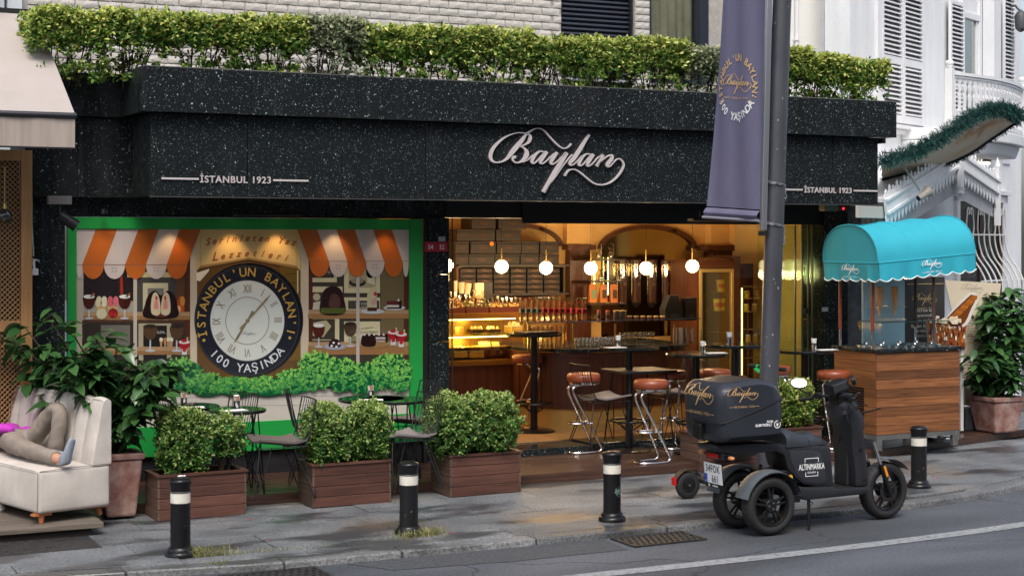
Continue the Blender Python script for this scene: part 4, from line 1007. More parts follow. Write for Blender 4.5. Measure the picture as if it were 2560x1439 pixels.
strip(cp, 0.93, 0.98, 0.012).build('top_rail', M_mahx, counter, smooth=True, fixn=False); strip(cp, FZ + 0.21, FZ + 0.26, 0.012).build('bottom_rail', M_mahx, counter, smooth=True, fixn=False)
for i in range(8, len(cp) - 6, 7):
 a, b_ = cp[i], cp[i + 1]; m = MB(); m.obox((a[0], a[1] - 0.008, 0.65), Vector((b_[0] - a[0], b_[1] - a[1], 0)).normalized() * 0.035, Vector((-(b_[1] - a[1]), b_[0] - a[0], 0)).normalized() * 0.01, (0, 0, 0.275)); m.build('stile', M_mah, counter)
m = MB(); loop = [(a[0], a[1] - 0.05) for a in cp] + [(9.9, 16.5), (7.82, 16.5)]
m.hexa([(x_, y_, 0.985) for x_, y_ in loop], [(x_, y_, 1.02) for x_, y_ in loop]); m.build('granite_top', M_granite2, counter)
case = thing('pastry_case', 'glass pastry display case glowing yellow, left of the bar', 'display case')
CX0, CX1 = I(1118, 800, 15.75).x - 0.3, I(1312, 800, 15.75).x
def zc(v): return I(1220, v, 15.75).z
M_case = mat('case_trim', sl((150, 104, 40)), 0.35, metal=0.5)
m = MB(); m.box(CX0, CX1, 15.75, 16.35, FZ, zc(912)); m.build('cabinet', M_mah, case)
m = MB(); m.box(CX0, CX1, 15.74, 16.35, zc(912) + .001, zc(900)); m.build('base_tray', M_case, case)
m = MB(); m.box(CX0, CX1, 15.74, 16.35, zc(795), zc(782)); m.build('top', M_case, case)
for v in (838, 868):
 m = MB(); m.box(CX0, CX1 - 0.02, 15.86, 16.33, zc(v) - 0.008, zc(v)); m.build('glass_shelf', mat('shelf_glass', sl((190, 160, 60)), 0.15, metal=0.3), case)
m = MB(); m.box(CX0, CX1, 16.33, 16.349, zc(900) + .001, zc(795) - .001); m.build('back_panel', mat('case_back', sl((170, 130, 50)), 0.3, metal=0.5), case)
m = MB(); m.box(CX0, CX1, 15.745, 15.75, zc(900) + .001, zc(795) - .001); m.build('front_glass', glass('case_glass', (0.97, 0.95, 0.85), 0.05), case)
m = MB(); m.box(CX1 - 0.012, CX1, 15.74, 15.76, zc(900), zc(782)); m.build('edge_strip', M_brass, case)
for v in (796, 840):
 m = MB(); m.box(CX0 + 0.05, CX1 - 0.05, 15.88, 15.90, zc(v) - 0.018, zc(v) - 0.009); m.build('light_strip', mat('case_light', (1, 0.9, 0.5), 0.5, emit=((1.0, 0.74, 0.22), 6)), case)
for (x_, z_) in ((CX0 + 0.5, zc(800)), (CX1 - 0.35, zc(800)), (CX0 + 0.6, zc(850)), (CX1 - 0.4, zc(850))):
 ld = bpy.data.lights.new('case_light', 'POINT'); ld.energy = 1.4; ld.color = (1, 0.78, 0.26); ld.shadow_soft_size = 0.04
 lo = bpy.data.objects.new('case_lamp', ld); col.objects.link(lo); lo.parent = case; lo.location = (x_, 15.98, z_ - 0.03)
rp_ = random.Random(4)
M_pale = mat('pastry_cream', (0.75, 0.66, 0.42), 0.6); M_choc = mat('pastry_chocolate', (0.05, 0.02, 0.012), 0.35); M_gold = mat('pastry_glaze', (0.62, 0.42, 0.10), 0.4)
def cake(u, v, w, label, kind):
 p = I(u, v, 16.0); t = thing('cake', label, 'cake', (p.x, 16.02, p.z), group='cakes in the display case')
 if kind == 0:
  m = MB(); m.box(-w, w, -0.1, 0.1, 0, 0.012); m.build('tray', M_steel, t)
  m = MB(); m.box(-w * 0.9, w * 0.9, -0.08, 0.08, 0.013, 0.05); m.build('sponge', M_choc, t, bevel=0.008)
  for i in range(5):
   m = MB(); m.lathe([(0.018, 0.051), (0.016, 0.062), (0.004, 0.082)], (-w * 0.7 + i * w * 0.35, rp_.uniform(-.04, .04), 0), 8); m.build('cream_tip', M_pale, t, smooth=True)
 elif kind == 1:
  m = MB(); m.box(-w, w, -0.1, 0.1, 0, 0.06); m.build('sponge', M_gold, t, bevel=0.01)
  m = MB(); m.box(-w * .98, w * .98, -0.098, 0.098, 0.061, 0.08); m.build('icing', M_pale, t, bevel=0.006)
  for i in range(4):
   m = MB(); m.lathe([(0.026, 0.081), (0.022, 0.1), (0.003, 0.13)], (-w * 0.6 + i * w * 0.4, rp_.uniform(-.03, .03), 0), 8); m.build('cream_tip', M_pale, t, smooth=True)
 else:
  m = MB(); m.lathe([(w, 0), (w, 0.07), (w * 0.9, 0.085), (0, 0.09)], n=22); m.build('sponge', M_choc if kind == 2 else M_gold, t, smooth=True)
for i, (u, v, w, k) in enumerate(((1190, 833, 0.075, 0), (1232, 833, 0.08, 0), (1285, 831, 0.07, 1), (1145, 893, 0.08, 1), (1185, 893, 0.09, 1), (1212, 893, 0.06, 2), (1150, 836, 0.05, 3), (1265, 894, 0.06, 0))):
 cake(u, v, w, ['dark chocolate slab cake with cream tips, upper shelf of the pastry case', 'chocolate cake with pale cream tips on the upper shelf, nearer the bar', 'pale iced loaf at the right end of the upper pastry shelf', 'pale yellow iced cake at the left of the bottom pastry shelf', 'cake with two white cream peaks on the bottom pastry shelf', 'round dark chocolate cake on the bottom pastry shelf', 'round golden cake at the left of the upper pastry shelf', 'small dark cake at the right end of the bottom pastry shelf'][i], k)
for i, u in enumerate((1212, 1240)):
 p = I(u, 875, 15.95); t = thing('price_card', ['wide folded pale menu card in the pastry case', 'narrow folded pale menu card in the pastry case, right of the wide one'][i], 'card', p)
 m = MB(); m.obox((0, 0, 0.05), (0.07 - 0.025 * i, 0, 0), (0, 0.002, 0), (0, 0.02, 0.045)); m.build('card', mat('menu_card', (0.8, 0.72, 0.5), 0.6), t)
for i, (u0, u1) in enumerate(((1122, 1158), (1160, 1216), (1218, 1298))):
 a = I(u0, 785, 15.85); b_ = I(u1, 785, 15.85)
 t = thing('sweets_tray', ['small', 'middle', 'long'][i] + ' dark red wooden tray of bagged sweets on the pastry case', 'tray', ((a.x + b_.x) / 2, 15.85, zc(782)), group='sweets trays on the pastry case')
 w = (b_.x - a.x) / 2 - 0.004
 m = MB(); m.box(-w, w, -0.06, -0.05, 0, 0.062); m.box(-w, w, 0.2, 0.21, 0, 0.062); m.box(-w, -w + 0.01, -0.05, 0.2, 0, 0.062); m.box(w - 0.01, w, -0.05, 0.2, 0, 0.062); m.box(-w + .01, w - .01, -0.05, 0.2, 0, 0.01); m.build('tray', mat('red_tray', (0.07, 0.015, 0.008), 0.4), t)
 nbag = int(w * 2 / 0.05)
 for k in range(nbag):
  x_ = -w + 0.03 + k * (2 * w - 0.06) / max(1, nbag - 1); hh = rp_.uniform(0.09, 0.15) if i < 2 else rp_.uniform(0.05, 0.09)
  m = MB()
  for q in range(22):
   pz = 0.03 + rp_.random() * hh; m.ball((x_ + rp_.uniform(-.026, .026), rp_.uniform(-.03, .06), pz), rp_.uniform(.008, .015), n=6, m=4)
  m.build('sweets', [mat('sweets_gold', (0.45, 0.25, 0.07), 0.4), mat('sweets_cream', (0.6, 0.5, 0.32), 0.4), mat('sweets_olive', (0.22, 0.20, 0.06), 0.4)][rp_.randrange(3)], t, smooth=True)
  m = MB(); tp = 0.05 + hh + 0.05
  m.lathe([(0.034, 0.012), (0.038, 0.04), (0.03, 0.03 + hh), (0.008, 0.05 + hh), (0.024, tp)], (x_, 0.01, 0), 9, cap=False)
  m.build('cellophane', glass('cellophane', (0.9, 0.86, 0.74), 0.12, 0.15), t)
M_paper = mat('paper_cup', sl((216, 196, 160)), 0.6)
def cup_stack(u, v, Y, n, label, r0=0.036, tilt=0):
 p = I(u, v, Y); t = thing('paper_cup_stack', label, 'paper cups', p); t.rotation_euler = (0, tilt, 0)
 for k in range(n):
  z0 = k * 0.035; m = MB(); m.lathe([(r0 * 0.75, z0), (r0, z0 + 0.085), (r0 + 0.003, z0 + 0.088), (r0 - 0.002, z0 + 0.084)], n=16); m.build('cup', M_paper, t, smooth=True)
cup_stack(1139, 745, 16.2, 4, 'tall thin stack of cream paper cups at the left', 0.02)
cup_stack(1154, 733, 16.2, 2, 'upright stack of wide cream paper cups above the sweets'); cup_stack(1168, 735, 16.2, 2, 'leaning stack of wide cream paper cups above the sweets', tilt=R(8))
ubox('paper_roll', 1183, 707, 1204, 745, 16.25, 0.06, M_paper, parent=None); tag(bpy.data.objects['paper_roll'], 'cream block of paper napkins beside a black screen', 'napkins')
t = thing('screen', 'small black till screen behind the bagged sweets', 'screen'); ubox('panel', 1204, 706, 1229, 748, 16.24, 0.03, M_dark, parent=t, bevel=0.004); ubox('stand', 1214, 748, 1220, 775, 16.24, 0.03, M_dark, parent=t)
M_cel = glass('pack_film', (0.9, 0.84, 0.78), 0.10, 0.12)
M_st = [mat('breadstick', (0.40, 0.16, 0.06), 0.5), mat('breadstick_pale', (0.55, 0.36, 0.2), 0.5), mat('breadstick_red', (0.30, 0.05, 0.04), 0.5)]
rack = thing('pack_rack', 'glass and brass rack on the bar carrying breadstick packs', 'rack')
YP = 15.28
for v in (805, 879):
 a = I(1310, v, YP); b_ = I(1745, v, YP)
 if v == 805: m = MB(); m.box(a.x, b_.x, YP - 0.06, YP + 0.3, a.z - 0.008, a.z); m.build('shelf', glass('rack_glass', (0.8, 0.82, 0.75), 0.1), rack); m = MB(); m.box(a.x, b_.x, YP - 0.067, YP - 0.061, a.z - 0.009, a.z + 0.001); m.build('edge', M_steel, rack)
for u in (1315, 1427, 1532, 1680):
 a = I(u, 806, YP); m = MB(); m.box(a.x - 0.008, a.x + 0.008, YP - 0.06, YP - 0.045, 1.02, a.z - 0.009); m.build('post', M_brass, rack)
for i in range(12):
 u = 1305 + i * 14.1; p = I(u, 804, YP)
 red = i > 3
 t = thing('breadstick_pack', ('breadstick pack with %s band, %s from the left on the rack' % ('red' if red else 'pale grey', (ordn + ['eleventh', 'twelfth'])[i])), 'snack pack', (p.x, YP, p.z), group='breadstick packs on the rack')
 m = MB()
 for k in range(9): m.tube([(rp_.uniform(-.018, .018), rp_.uniform(-.015, .02), 0.004), (rp_.uniform(-.018, .018), rp_.uniform(-.015, .02), rp_.uniform(.2, .245))], 0.0035, n=5)
 m.build('breadsticks', M_st[0 if i % 3 else 1] if not red else M_st[(0, 2, 0)[i % 3]], t)
 m = MB(); m.box(-0.0235, 0.0235, -0.024, 0.026, 0.001, 0.262); m.build('film', M_cel, t, bevel=0.006)
 m = MB(); m.box(-0.0245, 0.0245, -0.0255, 0.027, 0.095, 0.145); m.build('band', mat('band_red', sl((190, 38, 44)), 0.5) if red else mat('band_grey', sl((120, 135, 120)), 0.5), t, bevel=0.004)
 m = MB(); m.box(-0.020, 0.020, -0.0268, -0.0256, 0.11, 0.13); m.build('band_label', mat('label_black', (0.02, 0.018, 0.018), 0.5), t)
 m = MB(); m.box(-0.01, 0.01, -0.026, -0.0245, 0.235, 0.262); m.build('seal', mat('seal_red', sl((200, 50, 50)), 0.5) if i < 2 else mat('seal_green', sl((130, 140, 40)), 0.5), t)
for i in range(9):
 u = 1325 + i * 11; p = I(u, 879, YP + 0.05)
 t = thing('breadstick_pack', 'breadstick pack standing below the glass rack, %s from the left' % ordn[i], 'snack pack', (p.x, YP + 0.06, 1.021), group='breadstick packs below the rack')
 m = MB()
 for k in range(6): m.tube([(rp_.uniform(-.012, .012), rp_.uniform(-.015, .02), 0.004), (rp_.uniform(-.012, .012), rp_.uniform(-.015, .02), rp_.uniform(.2, .24))], 0.0035, n=5)
 m.build('breadsticks', M_st[i % 3], t); m = MB(); m.box(-0.018, 0.018, -0.024, 0.026, 0.001, 0.25); m.build('film', M_cel, t, bevel=0.005)
M_glassw = glass('drinking_glass', (0.86, 0.86, 0.84), 0.22, 0.05)
gm = None
for i in range(22):
 row = i // 11; k = i % 11; u = 1440 + k * 9.5; p = I(u, 879, YP + 0.08 * row)
 o_ = thing('drinking_glass', 'upturned clear glass on the bar, %s row, %s from the left' % (('front', 'back')[row], (ordn + ['eleventh'])[k]), 'glass', (p.x, YP + 0.085 * row, 1.021), group='glasses on the bar')
 if gm is None:
  m = MB(); m.lathe([(0.022, 0.0), (0.021, 0.1), (0.019, 0.104), (0.0, 0.104)], n=12); gm = m.mesh('bowl', M_glassw, smooth=True)
  m = MB(); m.lathe([(0.0225, 0.001), (0.0235, 0.002), (0.0235, 0.006), (0.0225, 0.007)], n=12, cap=False); gr_ = m.mesh('rim', M_steel, smooth=True)
 inst('bowl', gm, o_); inst('rim', gr_, o_)
for i in range(7):
 u = 1555 + i * 13; p = I(u, 852, YP + 0.1)
 t = thing('wine_glass', 'hanging stem glass above the bar, %s from the left' % ordn[i], 'glass', (p.x, YP + 0.12, 1.021), group='stem glasses on the bar')
 m = MB(); m.lathe([(0.028, 0.0), (0.027, 0.004), (0.004, 0.01), (0.004, 0.06), (0.022, 0.08), (0.028, 0.11), (0.024, 0.14)], n=12); m.build('bowl', M_glassw, t, smooth=True)
M_kraft = mat('coffee_bag', sl((190, 112, 52)), 0.55, var=0.12)
for i in range(3):
 u = 1487 + i * 26; p = I(u, 756, 16.4)
 t = thing('coffee_bag', 'brown paper coffee bag with %s label, %s of three on the wall shelf' % (('pale green', 'dark', 'dark')[i], ordn[i]), 'coffee bag', (p.x, 16.45, p.z), group='coffee bags')
 m = MB(); h = 0.215
 def bagf(a, b_):
  w = 0.05 * (1 - 0.12 * b_) ; d = 0.032 * (1 - b_ ** 2 * 0.9)
  t_ = a * 2 * math.pi; return (w * max(-1, min(1, 1.25 * math.cos(t_))), d * max(-1, min(1, 1.25 * math.sin(t_))), h * b_)
 m.grid(bagf, 20, 6); m.build('bag', M_kraft, t, smooth=True)
 m = MB(); m.box(-0.026, 0.026, -0.036, -0.0335, 0.05, 0.15); m.build('label_panel', mat('bag_green', sl((110, 140, 110)), 0.5) if i == 0 else mat('bag_dark', sl((66, 48, 34)), 0.5), t)
sh = thing('bar_shelf', 'two dark glass wall shelves with coffee makers left of the coffee silos', 'shelf')
for v in (648, 702, 758):
 a = I(1470, v, 16.4); b_ = I(1560, v, 16.4); m = MB(); m.box(a.x, b_.x, 16.35, 16.86, a.z - 0.018, a.z); m.build('board', mat('shelf_wood', (0.03, 0.012, 0.006), 0.4), sh)
for i, (u, v) in enumerate(((1497, 646), (1527, 646), (1503, 700), (1548, 700))):
 p = I(u, v, 16.45)
 t = thing('coffee_maker', ['glass dripper on the top wall shelf, left', 'tall glass dripper on the top wall shelf, right', 'glass flask on the lower wall shelf, left', 'glass flask on the lower wall shelf, right'][i], 'coffee maker', p)
 m = MB(); m.lathe([(0.028, 0), (0.034, 0.02), (0.03, 0.06), (0.008, 0.085), (0.03, 0.13)], n=14); m.build('flask', M_glassw, t, smooth=True)
 m = MB(); m.tube([(0.045, 0.02, 0), (0.045, 0.02, 0.17), (0.0, 0.0, 0.17)], 0.004, n=6); m.lathe([(0.04, 0.0), (0.04, 0.004)], n=14); m.build('stand', M_steel, t)
for i, (u, v, h) in enumerate(((1490, 690, 0.36), (1524, 690, 0.45))):
 p = I(u, v, 16.8); m = MB(); m.tube([(p.x, 16.84, p.z - h / 2), (p.x, 16.84, p.z + h / 2)], 0.006, n=6); m.build('light_strip', mat('shelf_light', (1, 0.9, 0.4), 0.5, emit=((1.0, 0.8, 0.25), 5)), sh)
for i, u in enumerate((1577, 1612, 1651, 1688, 1726)):
 p = I(u, 757, 16.3)
 t = thing('coffee_silo', 'tall coffee bean silo behind the bar, %s from the left' % ordn[i], 'coffee silo', (p.x, 16.5, p.z), group='coffee silos')
 m = MB(); m.lathe([(0.055, 0), (0.058, 0.02), (0.058, 0.36), (0.02, 0.365), (0, 0.365)], n=20); m.build('beans', mat('coffee_beans', (0.06, 0.022, 0.012), 0.5, var=0.6, scale=90, bump=1.0, bscale=90), t, smooth=True)
 m = MB(); m.lathe([(0.061, 0.0), (0.061, 0.46)], n=20, cap=False); m.build('cylinder', glass('silo_glass', (0.92, 0.82, 0.7), 0.18, 0.03), t, smooth=True)
 m = MB(); m.lathe([(0.066, 0.46), (0.066, 0.50), (0.05, 0.515), (0, 0.515)], n=20); m.build('cap', mat('silo_cap', (0.05, 0.02, 0.012), 0.4), t, smooth=True)
 m = MB(); m.lathe([(0.0, -0.06), (0.02, -0.06), (0.06, -0.001)], n=20); m.build('outlet', M_dark, t, smooth=True)
 m = MB(); m.box(-0.02, 0.02, -0.066, -0.062, 0.2, 0.235); m.build('tag', mat('silo_tag', sl((96, 66, 46)), 0.5), t)
for i, (u0, v0, u1, v1) in enumerate(((1662, 738, 1708, 800), (1715, 744, 1742, 800))):
 a = I(u0, v0, YP + 0.05); b_ = I(u1, v1, YP + 0.05); w = (b_.x - a.x) / 2; h = a.z - b_.z
 t = thing('gift_box', ['black six sided box standing on the glass rack', 'black upright box at the right end of the glass rack'][i], 'box', ((a.x + b_.x) / 2, YP + 0.05, b_.z))
 if i == 0: pts = [(-w * .9, 0, 0), (w * .9, 0, 0), (w, 0, h * .45), (w * .4, 0, h), (-w * .4, 0, h), (-w, 0, h * .45)]
 else: pts = [(-w, 0, 0), (w, 0, 0), (w, 0, h), (-w, 0, h)]
 m = MB(); m.prism(pts, (0, 0.12, 0)); m.build('carton', mat('charcoal_card', (0.008, 0.007, 0.008), 0.6, spec=0.2), t, bevel=0.003)
 m = MB(); m.box(-w * .4, w * .4, -0.004, -0.002, h * .12, h * .28); m.build('box_label', M_dark, t)
for i, u in enumerate((1497, 1519)):
 p = I(u, 805, YP); t = thing('sweet_tube', ['left', 'right'][i] + ' purple labelled tube of sweets on the glass rack', 'tube', (p.x, YP, p.z))
 m = MB(); m.lathe([(0.02, 0), (0.02, 0.11), (0, 0.11)], n=14); m.build('body', mat('sweets_mauve', (0.22, 0.12, 0.11), 0.3), t, smooth=True); m = MB(); m.lathe([(0.021, 0.111), (0.021, 0.13), (0, 0.131)], n=14); m.build('lid', mat('seal_pink', sl((190, 90, 90)), 0.5), t, smooth=True); m = MB(); m.lathe([(0.0206, 0.04), (0.0206, 0.08)], n=14, cap=False); m.build('wrap', mat('wrap_dark', (0.03, 0.02, 0.025), 0.5), t, smooth=True)
for i in range(8):
 u = 1541 + i * 16.5; p = I(u, 803, YP); big = i in (0, 1)
 t = thing('candy_jar', ('tall glass jar of almond sweets on the rack, %s of the pair' % ('left' if i == 0 else 'right')) if big else 'low jam jar with string tie on the rack, %s from the left' % ordn[i - 2], 'jar', (p.x, YP, p.z), group='jars on the rack')
 h = 0.11 if big else 0.05; r = 0.034 if big else 0.026
 m = MB(); m.lathe([(r * .9, 0), (r, 0.01), (r, h * .85), (r * .8, h), (0, h)], n=16); m.build('jar_body', mat('almonds', (0.35, 0.27, 0.2), 0.3, var=0.8, scale=70, col2=(0.05, 0.025, 0.02)) if big else mat('jam', (0.08, 0.02, 0.012), 0.15), t, smooth=True)
 m = MB(); m.lathe([(r * 1.05, h + .001), (r * 1.05, h + 0.012), (0, h + 0.014)], n=16); m.build('lid', mat('straw_lid', (0.40, 0.28, 0.12), 0.8, var=0.3, scale=60), t, smooth=True)
for i in range(9):
 u = 1692 + (i % 3) * 8; p = I(u, 868 - (i // 3) * 14, YP + 0.04 * (i % 3))
 pass
for i in range(4):
 u = 1690 + i * 14; t = thing('steel_cup_stack' if i > 1 else 'paper_cup_stack', ['left stack of white paper cups on the bar end', 'second stack of white paper cups on the bar end', 'first stack of steel cups on the bar end', 'last stack of steel cups at the bar end'][i], 'cups', (I(u, 872, YP).x, YP + 0.02, 1.021))
 for k in range(7):
  z0 = k * 0.022; m = MB(); m.lathe([(0.020, z0), (0.024, z0 + 0.045), (0.0255, z0 + 0.047)], n=14); m.build('cup', mat('white_cup', (0.62, 0.58, 0.5), 0.5) if i < 2 else M_steel, t, smooth=True)
fr = thing('display_fridge', 'upright glass door fridge with wooden arched top', 'fridge')
YF = 15.75
def fb(name, u0, v0, u1, v1, y0, y1, mt, bevel=0.0):
 a = I(u0, v0, YF); b_ = I(u1, v1, YF); m = MB(); m.box(a.x, b_.x, y0, y1, min(a.z, b_.z), max(a.z, b_.z)); return m.build(name, mt, fr, bevel=bevel)
M_fg = mat('fridge_frame', sl((196, 176, 120)), 0.35, metal=0.6)
fz0 = FZ
a = I(1750, 672, YF); b_ = I(1835, 672, YF); w0, w1 = a.x, b_.x
for x0, x1, z0, z1 in ((w0, w0 + 0.035, fz0, a.z), (w1 - 0.035, w1, fz0, a.z), (w0 + .036, w1 - .036, a.z - 0.04, a.z), (w0 + .036, w1 - .036, fz0, fz0 + 0.1)):
 m = MB(); m.box(x0, x1, YF, YF + 0.05, z0, z1); m.build('door_frame', M_fg, fr, bevel=0.004)
m = MB(); m.box(w0 + .036, w1 - .036, YF + 0.02, YF + 0.025, fz0 + .1, a.z - .04); m.build('door_glass', glass('fridge_glass', (0.8, 0.82, 0.7), 0.1), fr)
m = MB(); m.box(w0, w1, YF + 0.6, YF + 0.62, fz0, a.z); m.build('back', mat('fridge_back', sl((120, 100, 60)), 0.5), fr)
m = MB(); m.box(w0 - 0.03, w0 - 0.005, YF + 0.02, YF + 0.6, fz0, a.z + 0.1); m.box(w1 + 0.005, w1 + 0.09, YF + 0.0, YF + 0.6, fz0, a.z + 0.15); m.build('side', M_mah, fr)
n = 16; m = MB(); cxm = (w0 + w1) / 2; hwm = (w1 - w0) / 2 + 0.03
pts = [(cxm - hwm, YF - 0.01, a.z + 0.006), (cxm + hwm, YF - 0.01, a.z + 0.006)] + [(cxm + hwm * math.cos(math.pi * i / n), YF - 0.01, a.z + 0.03 + 0.10 * math.sin(math.pi * i / n)) for i in range(n + 1)]
m.prism(pts, (0, 0.2, 0)); m.build('arched_top', M_mahx, fr)
for k, v in enumerate((730, 778, 830, 880)):
 p = I(1790, v, YF); m = MB(); m.box(w0 + 0.04, w1 - 0.04, YF + 0.1, YF + 0.58, p.z - 0.006, p.z); m.build('shelf', M_steel, fr)
m = MB(); m.box(w0 - 0.012, w0 + 0.006, YF - 0.035, YF - 0.02, 0.92, 1.14); m.build('handle', M_steel, fr, bevel=0.004)
m = MB(); m.box(w0 + .05, w0 + .065, YF + 0.08, YF + 0.1, fz0 + .15, a.z - .06); m.build('light_tube', mat('fridge_light', (1, 0.95, 0.7), 0.4, emit=((1, 0.85, 0.45), 9)), fr)
for i, (u, v) in enumerate(((1808, 729), (1812, 777), (1800, 777))):
 p = I(u, v, YF + 0.2); t = thing('ice_cream_tub', ['yellow tub on the upper fridge shelf', 'yellow tub on the second fridge shelf, right', 'yellow tub on the second fridge shelf, left'][i], 'tub', (p.x, YF + 0.25, I(1790, v + 1, YF).z))
 m = MB(); m.lathe([(0.045, 0), (0.055, 0.12), (0.058, 0.122), (0.058, 0.135), (0, 0.138)], n=18); m.build('tub', mat('tub_yellow', (0.65, 0.47, 0.08), 0.4), t, smooth=True)
 m = MB(); m.lathe([(0.0492, 0.04), (0.0535, 0.09)], n=18, arc=(R(200), R(320))); m.build('tub_label', mat('tub_red', (0.5, 0.06, 0.03), 0.5), t, smooth=True)
tw = thing('display_tower', 'narrow lit glass display tower with jars beside the lamp post', 'display case')
YT = 15.9; ta = I(1857, 720, YT); tb = I(1905, 720, YT)
for v in (715, 745, 778, 822, 855, 893):
 p = I(1880, v, YT); m = MB(); m.box(ta.x, tb.x, YT, YT + 0.3, p.z - 0.005, p.z); m.build('shelf', M_steel, tw)
for x_, y_ in ((ta.x, YT), (tb.x, YT), (ta.x, YT + 0.3), (tb.x, YT + 0.3)):
 m = MB(); m.box(x_ - 0.006, x_ + 0.006, y_ - 0.006, y_ + 0.006, FZ, ta.z); m.build('post', M_steel, tw)
m = MB(); m.box(ta.x - .02, tb.x + .3, YT + 0.35, YT + 0.4, FZ, I(1880, 660, YT).z); m.build('back_panel', mat('tower_back', sl((96, 40, 24)), 0.4), tw)
m = MB(); m.tube([(ta.x + 0.02, YT + 0.05, FZ + .2), (ta.x + 0.02, YT + 0.05, ta.z)], 0.006, n=6); m.build('light_strip', mat('shelf_light', (1, 0.9, 0.4), 0.5, emit=((1.0, 0.8, 0.25), 5)), tw)
for i, (u, v) in enumerate(((1870, 744), (1893, 744), (1868, 777), (1888, 777), (1872, 854), (1890, 854))):
 p = I(u, v, YT + 0.1); t = thing('honey_jar', 'small golden jar in the glass tower, %s' % ['top shelf, left', 'top shelf, right', 'second shelf, left', 'second shelf, right', 'fifth shelf, left', 'fifth shelf, right'][i], 'jar', (p.x, YT + 0.12, I(1880, v + 1, YT).z))
 m = MB(); m.lathe([(0.03, 0), (0.034, 0.01), (0.034, 0.06), (0.026, 0.07), (0, 0.07)], n=14); m.build('jar_body', mat('honey', (0.55, 0.36, 0.08), 0.25), t, smooth=True); m = MB(); m.lathe([(0.028, 0.0705), (0.028, 0.085), (0, 0.086)], n=14); m.build('lid', M_pale, t, smooth=True)
ubox('side_panelling', 1838, 655, 1905, 1000, 16.6, 0.05, M_mah); ubox('side_panelling', 1906, 830, 2060, 1000, 16.7, 0.05, M_mah)
gd = thing('folding_glass_door', 'stacked folding glass door panels at the right side of the opening', 'glass door')
M_pane = glass('door_glass', (0.90, 0.95, 0.91), 0.02)
for i, x_ in enumerate((10.36, 10.45, 10.53, 10.585)):
 w = 0.42 if i == 0 else 0.0
 m = MB(); m.box(x_ - 0.005, x_ + 0.005, 14.06, 14.75, FZ + 0.02, 2.35); m.build('glass_leaf', M_pane, gd)
 m = MB(); m.box(x_ - 0.007, x_ + 0.007, 14.04, 14.058, FZ + 0.02, 2.35); m.build('leaf_edge', mat('leaf_edge', (0.03, 0.04, 0.035), 0.3), gd)
m = MB(); m.box(9.62, 10.16, 14.10, 14.11, FZ + 0.01, 2.35); m.build('glass_leaf', M_pane, gd)
m = MB(); a = py(2015, 777, 14.03); m.box(a.x - 0.03, a.x + 0.03, 14.01, 14.035, a.z - 0.03, a.z + 0.03); m.build('lock', M_dark, gd, bevel=0.008)
m = MB(); m.box(6.245, 6.33, 14.08, 14.09, FZ + 0.01, 2.40); m.build('glass_leaf', M_pane, gd)
m = MB(); m.box(6.332, 6.342, 14.08, 14.09, FZ + 0.01, 2.40); m.build('leaf_edge', mat('leaf_edge', (0.03, 0.04, 0.035), 0.3), gd)
# ================================================================== LEFT NEIGHBOUR: lattice front, awning, wall above
M_oak = wood('oak', (0.26, 0.13, 0.045), (0.42, 0.23, 0.09), rough=0.5, along='z', objvar=0.05)
nb = thing('neighbour_building', 'neighbouring shop with white cladding at the top left corner', 'building')
m = MB(); m.box(-1.5, 2.05, 14.62, 15.0, 2.5, 5.4); m.build('wall', mat('white_cladding', (0.62, 0.68, 0.74), 0.6, var=0.05), nb)
for x0, x1, y in ((2.06, 2.16, 14.55), (2.19, 2.24, 14.52), (2.27, 2.40, 14.57)):
 m = MB(); m.box(x0, x1, y, 15.0, 3.4, 5.4); m.build('pipe_cover', mat('white_pvc', (0.66, 0.70, 0.74), 0.45), nb, bevel=0.01)
m = MB(); m.box(-1.5, 2.02, 14.2, 14.6, 3.9, 4.06); m.build('dark_gap', M_dark, nb); m = MB(); m.box(-1.5, 2.02, 14.1, 14.5, 4.10, 5.4); m.build('sign_box', mat('white_sign_box', (0.66, 0.74, 0.82), 0.4), nb, bevel=0.005)
lat = thing('lattice_screen', 'oak framed diagonal lattice screen behind the sofa at the left edge', 'screen')
LYs = 13.6
m = MB(); m.box(2.225, 2.315, LYs - 0.03, LYs + 0.04, 0.1, 2.93); m.build('post', M_oak, lat, bevel=0.004)
for z0, z1, x0 in ((2.84, 2.93, 0.9), (1.44, 1.53, 0.9), (0.1, 0.2, 0.9)):
 m = MB(); m.box(x0, 2.2245, LYs - 0.025, LYs + 0.035, z0, z1); m.build('rail', M_oak, lat, bevel=0.004)
m = MB(); bx0, bx1 = 1.2, 2.224
def clipbar(c_, s_, y, z0, z1):
 pts = []
 for x_ in (bx0, bx1):
  z = s_ * x_ + c_
  if z0 <= z <= z1: pts.append((x_, z))
 for z in (z0, z1):
  x_ = (z - c_) / s_
  if bx0 < x_ < bx1: pts.append((x_, z))
 if len(pts) >= 2:
  a, b_ = pts[0], pts[1]
  if math.hypot(a[0] - b_[0], a[1] - b_[1]) > 0.03: m.bar((a[0], y, a[1]), (b_[0], y, b_[1]), 0.006, 0.009, up=(0, 1, 0))
for (z0, z1) in ((1.53, 2.84), (0.2, 1.44)):
 for k in range(-70, 130):
  clipbar(k * 0.042, 1.0, LYs - 0.004, z0, z1); clipbar(k * 0.042, -1.0, LYs + 0.004, z0, z1)
o = m.build('lattice', mat('lattice_wood', sl((168, 130, 84)), 0.6), lat); o['kind'] = 'stuff'
m = MB(); m.box(0.9, 2.22, LYs + 0.06, LYs + 0.08, 0.1, 2.93); m.build('backing', mat('lattice_backing', (0.05, 0.034, 0.022), 0.8), lat)
aw = thing('shop_awning', 'beige fabric awning with dark front bar at the upper left', 'awning')
M_awn = mat('awning_cloth', sl((165, 156, 150)), 0.8, var=0.06, scale=2.2, bump=0.15, bscale=240)
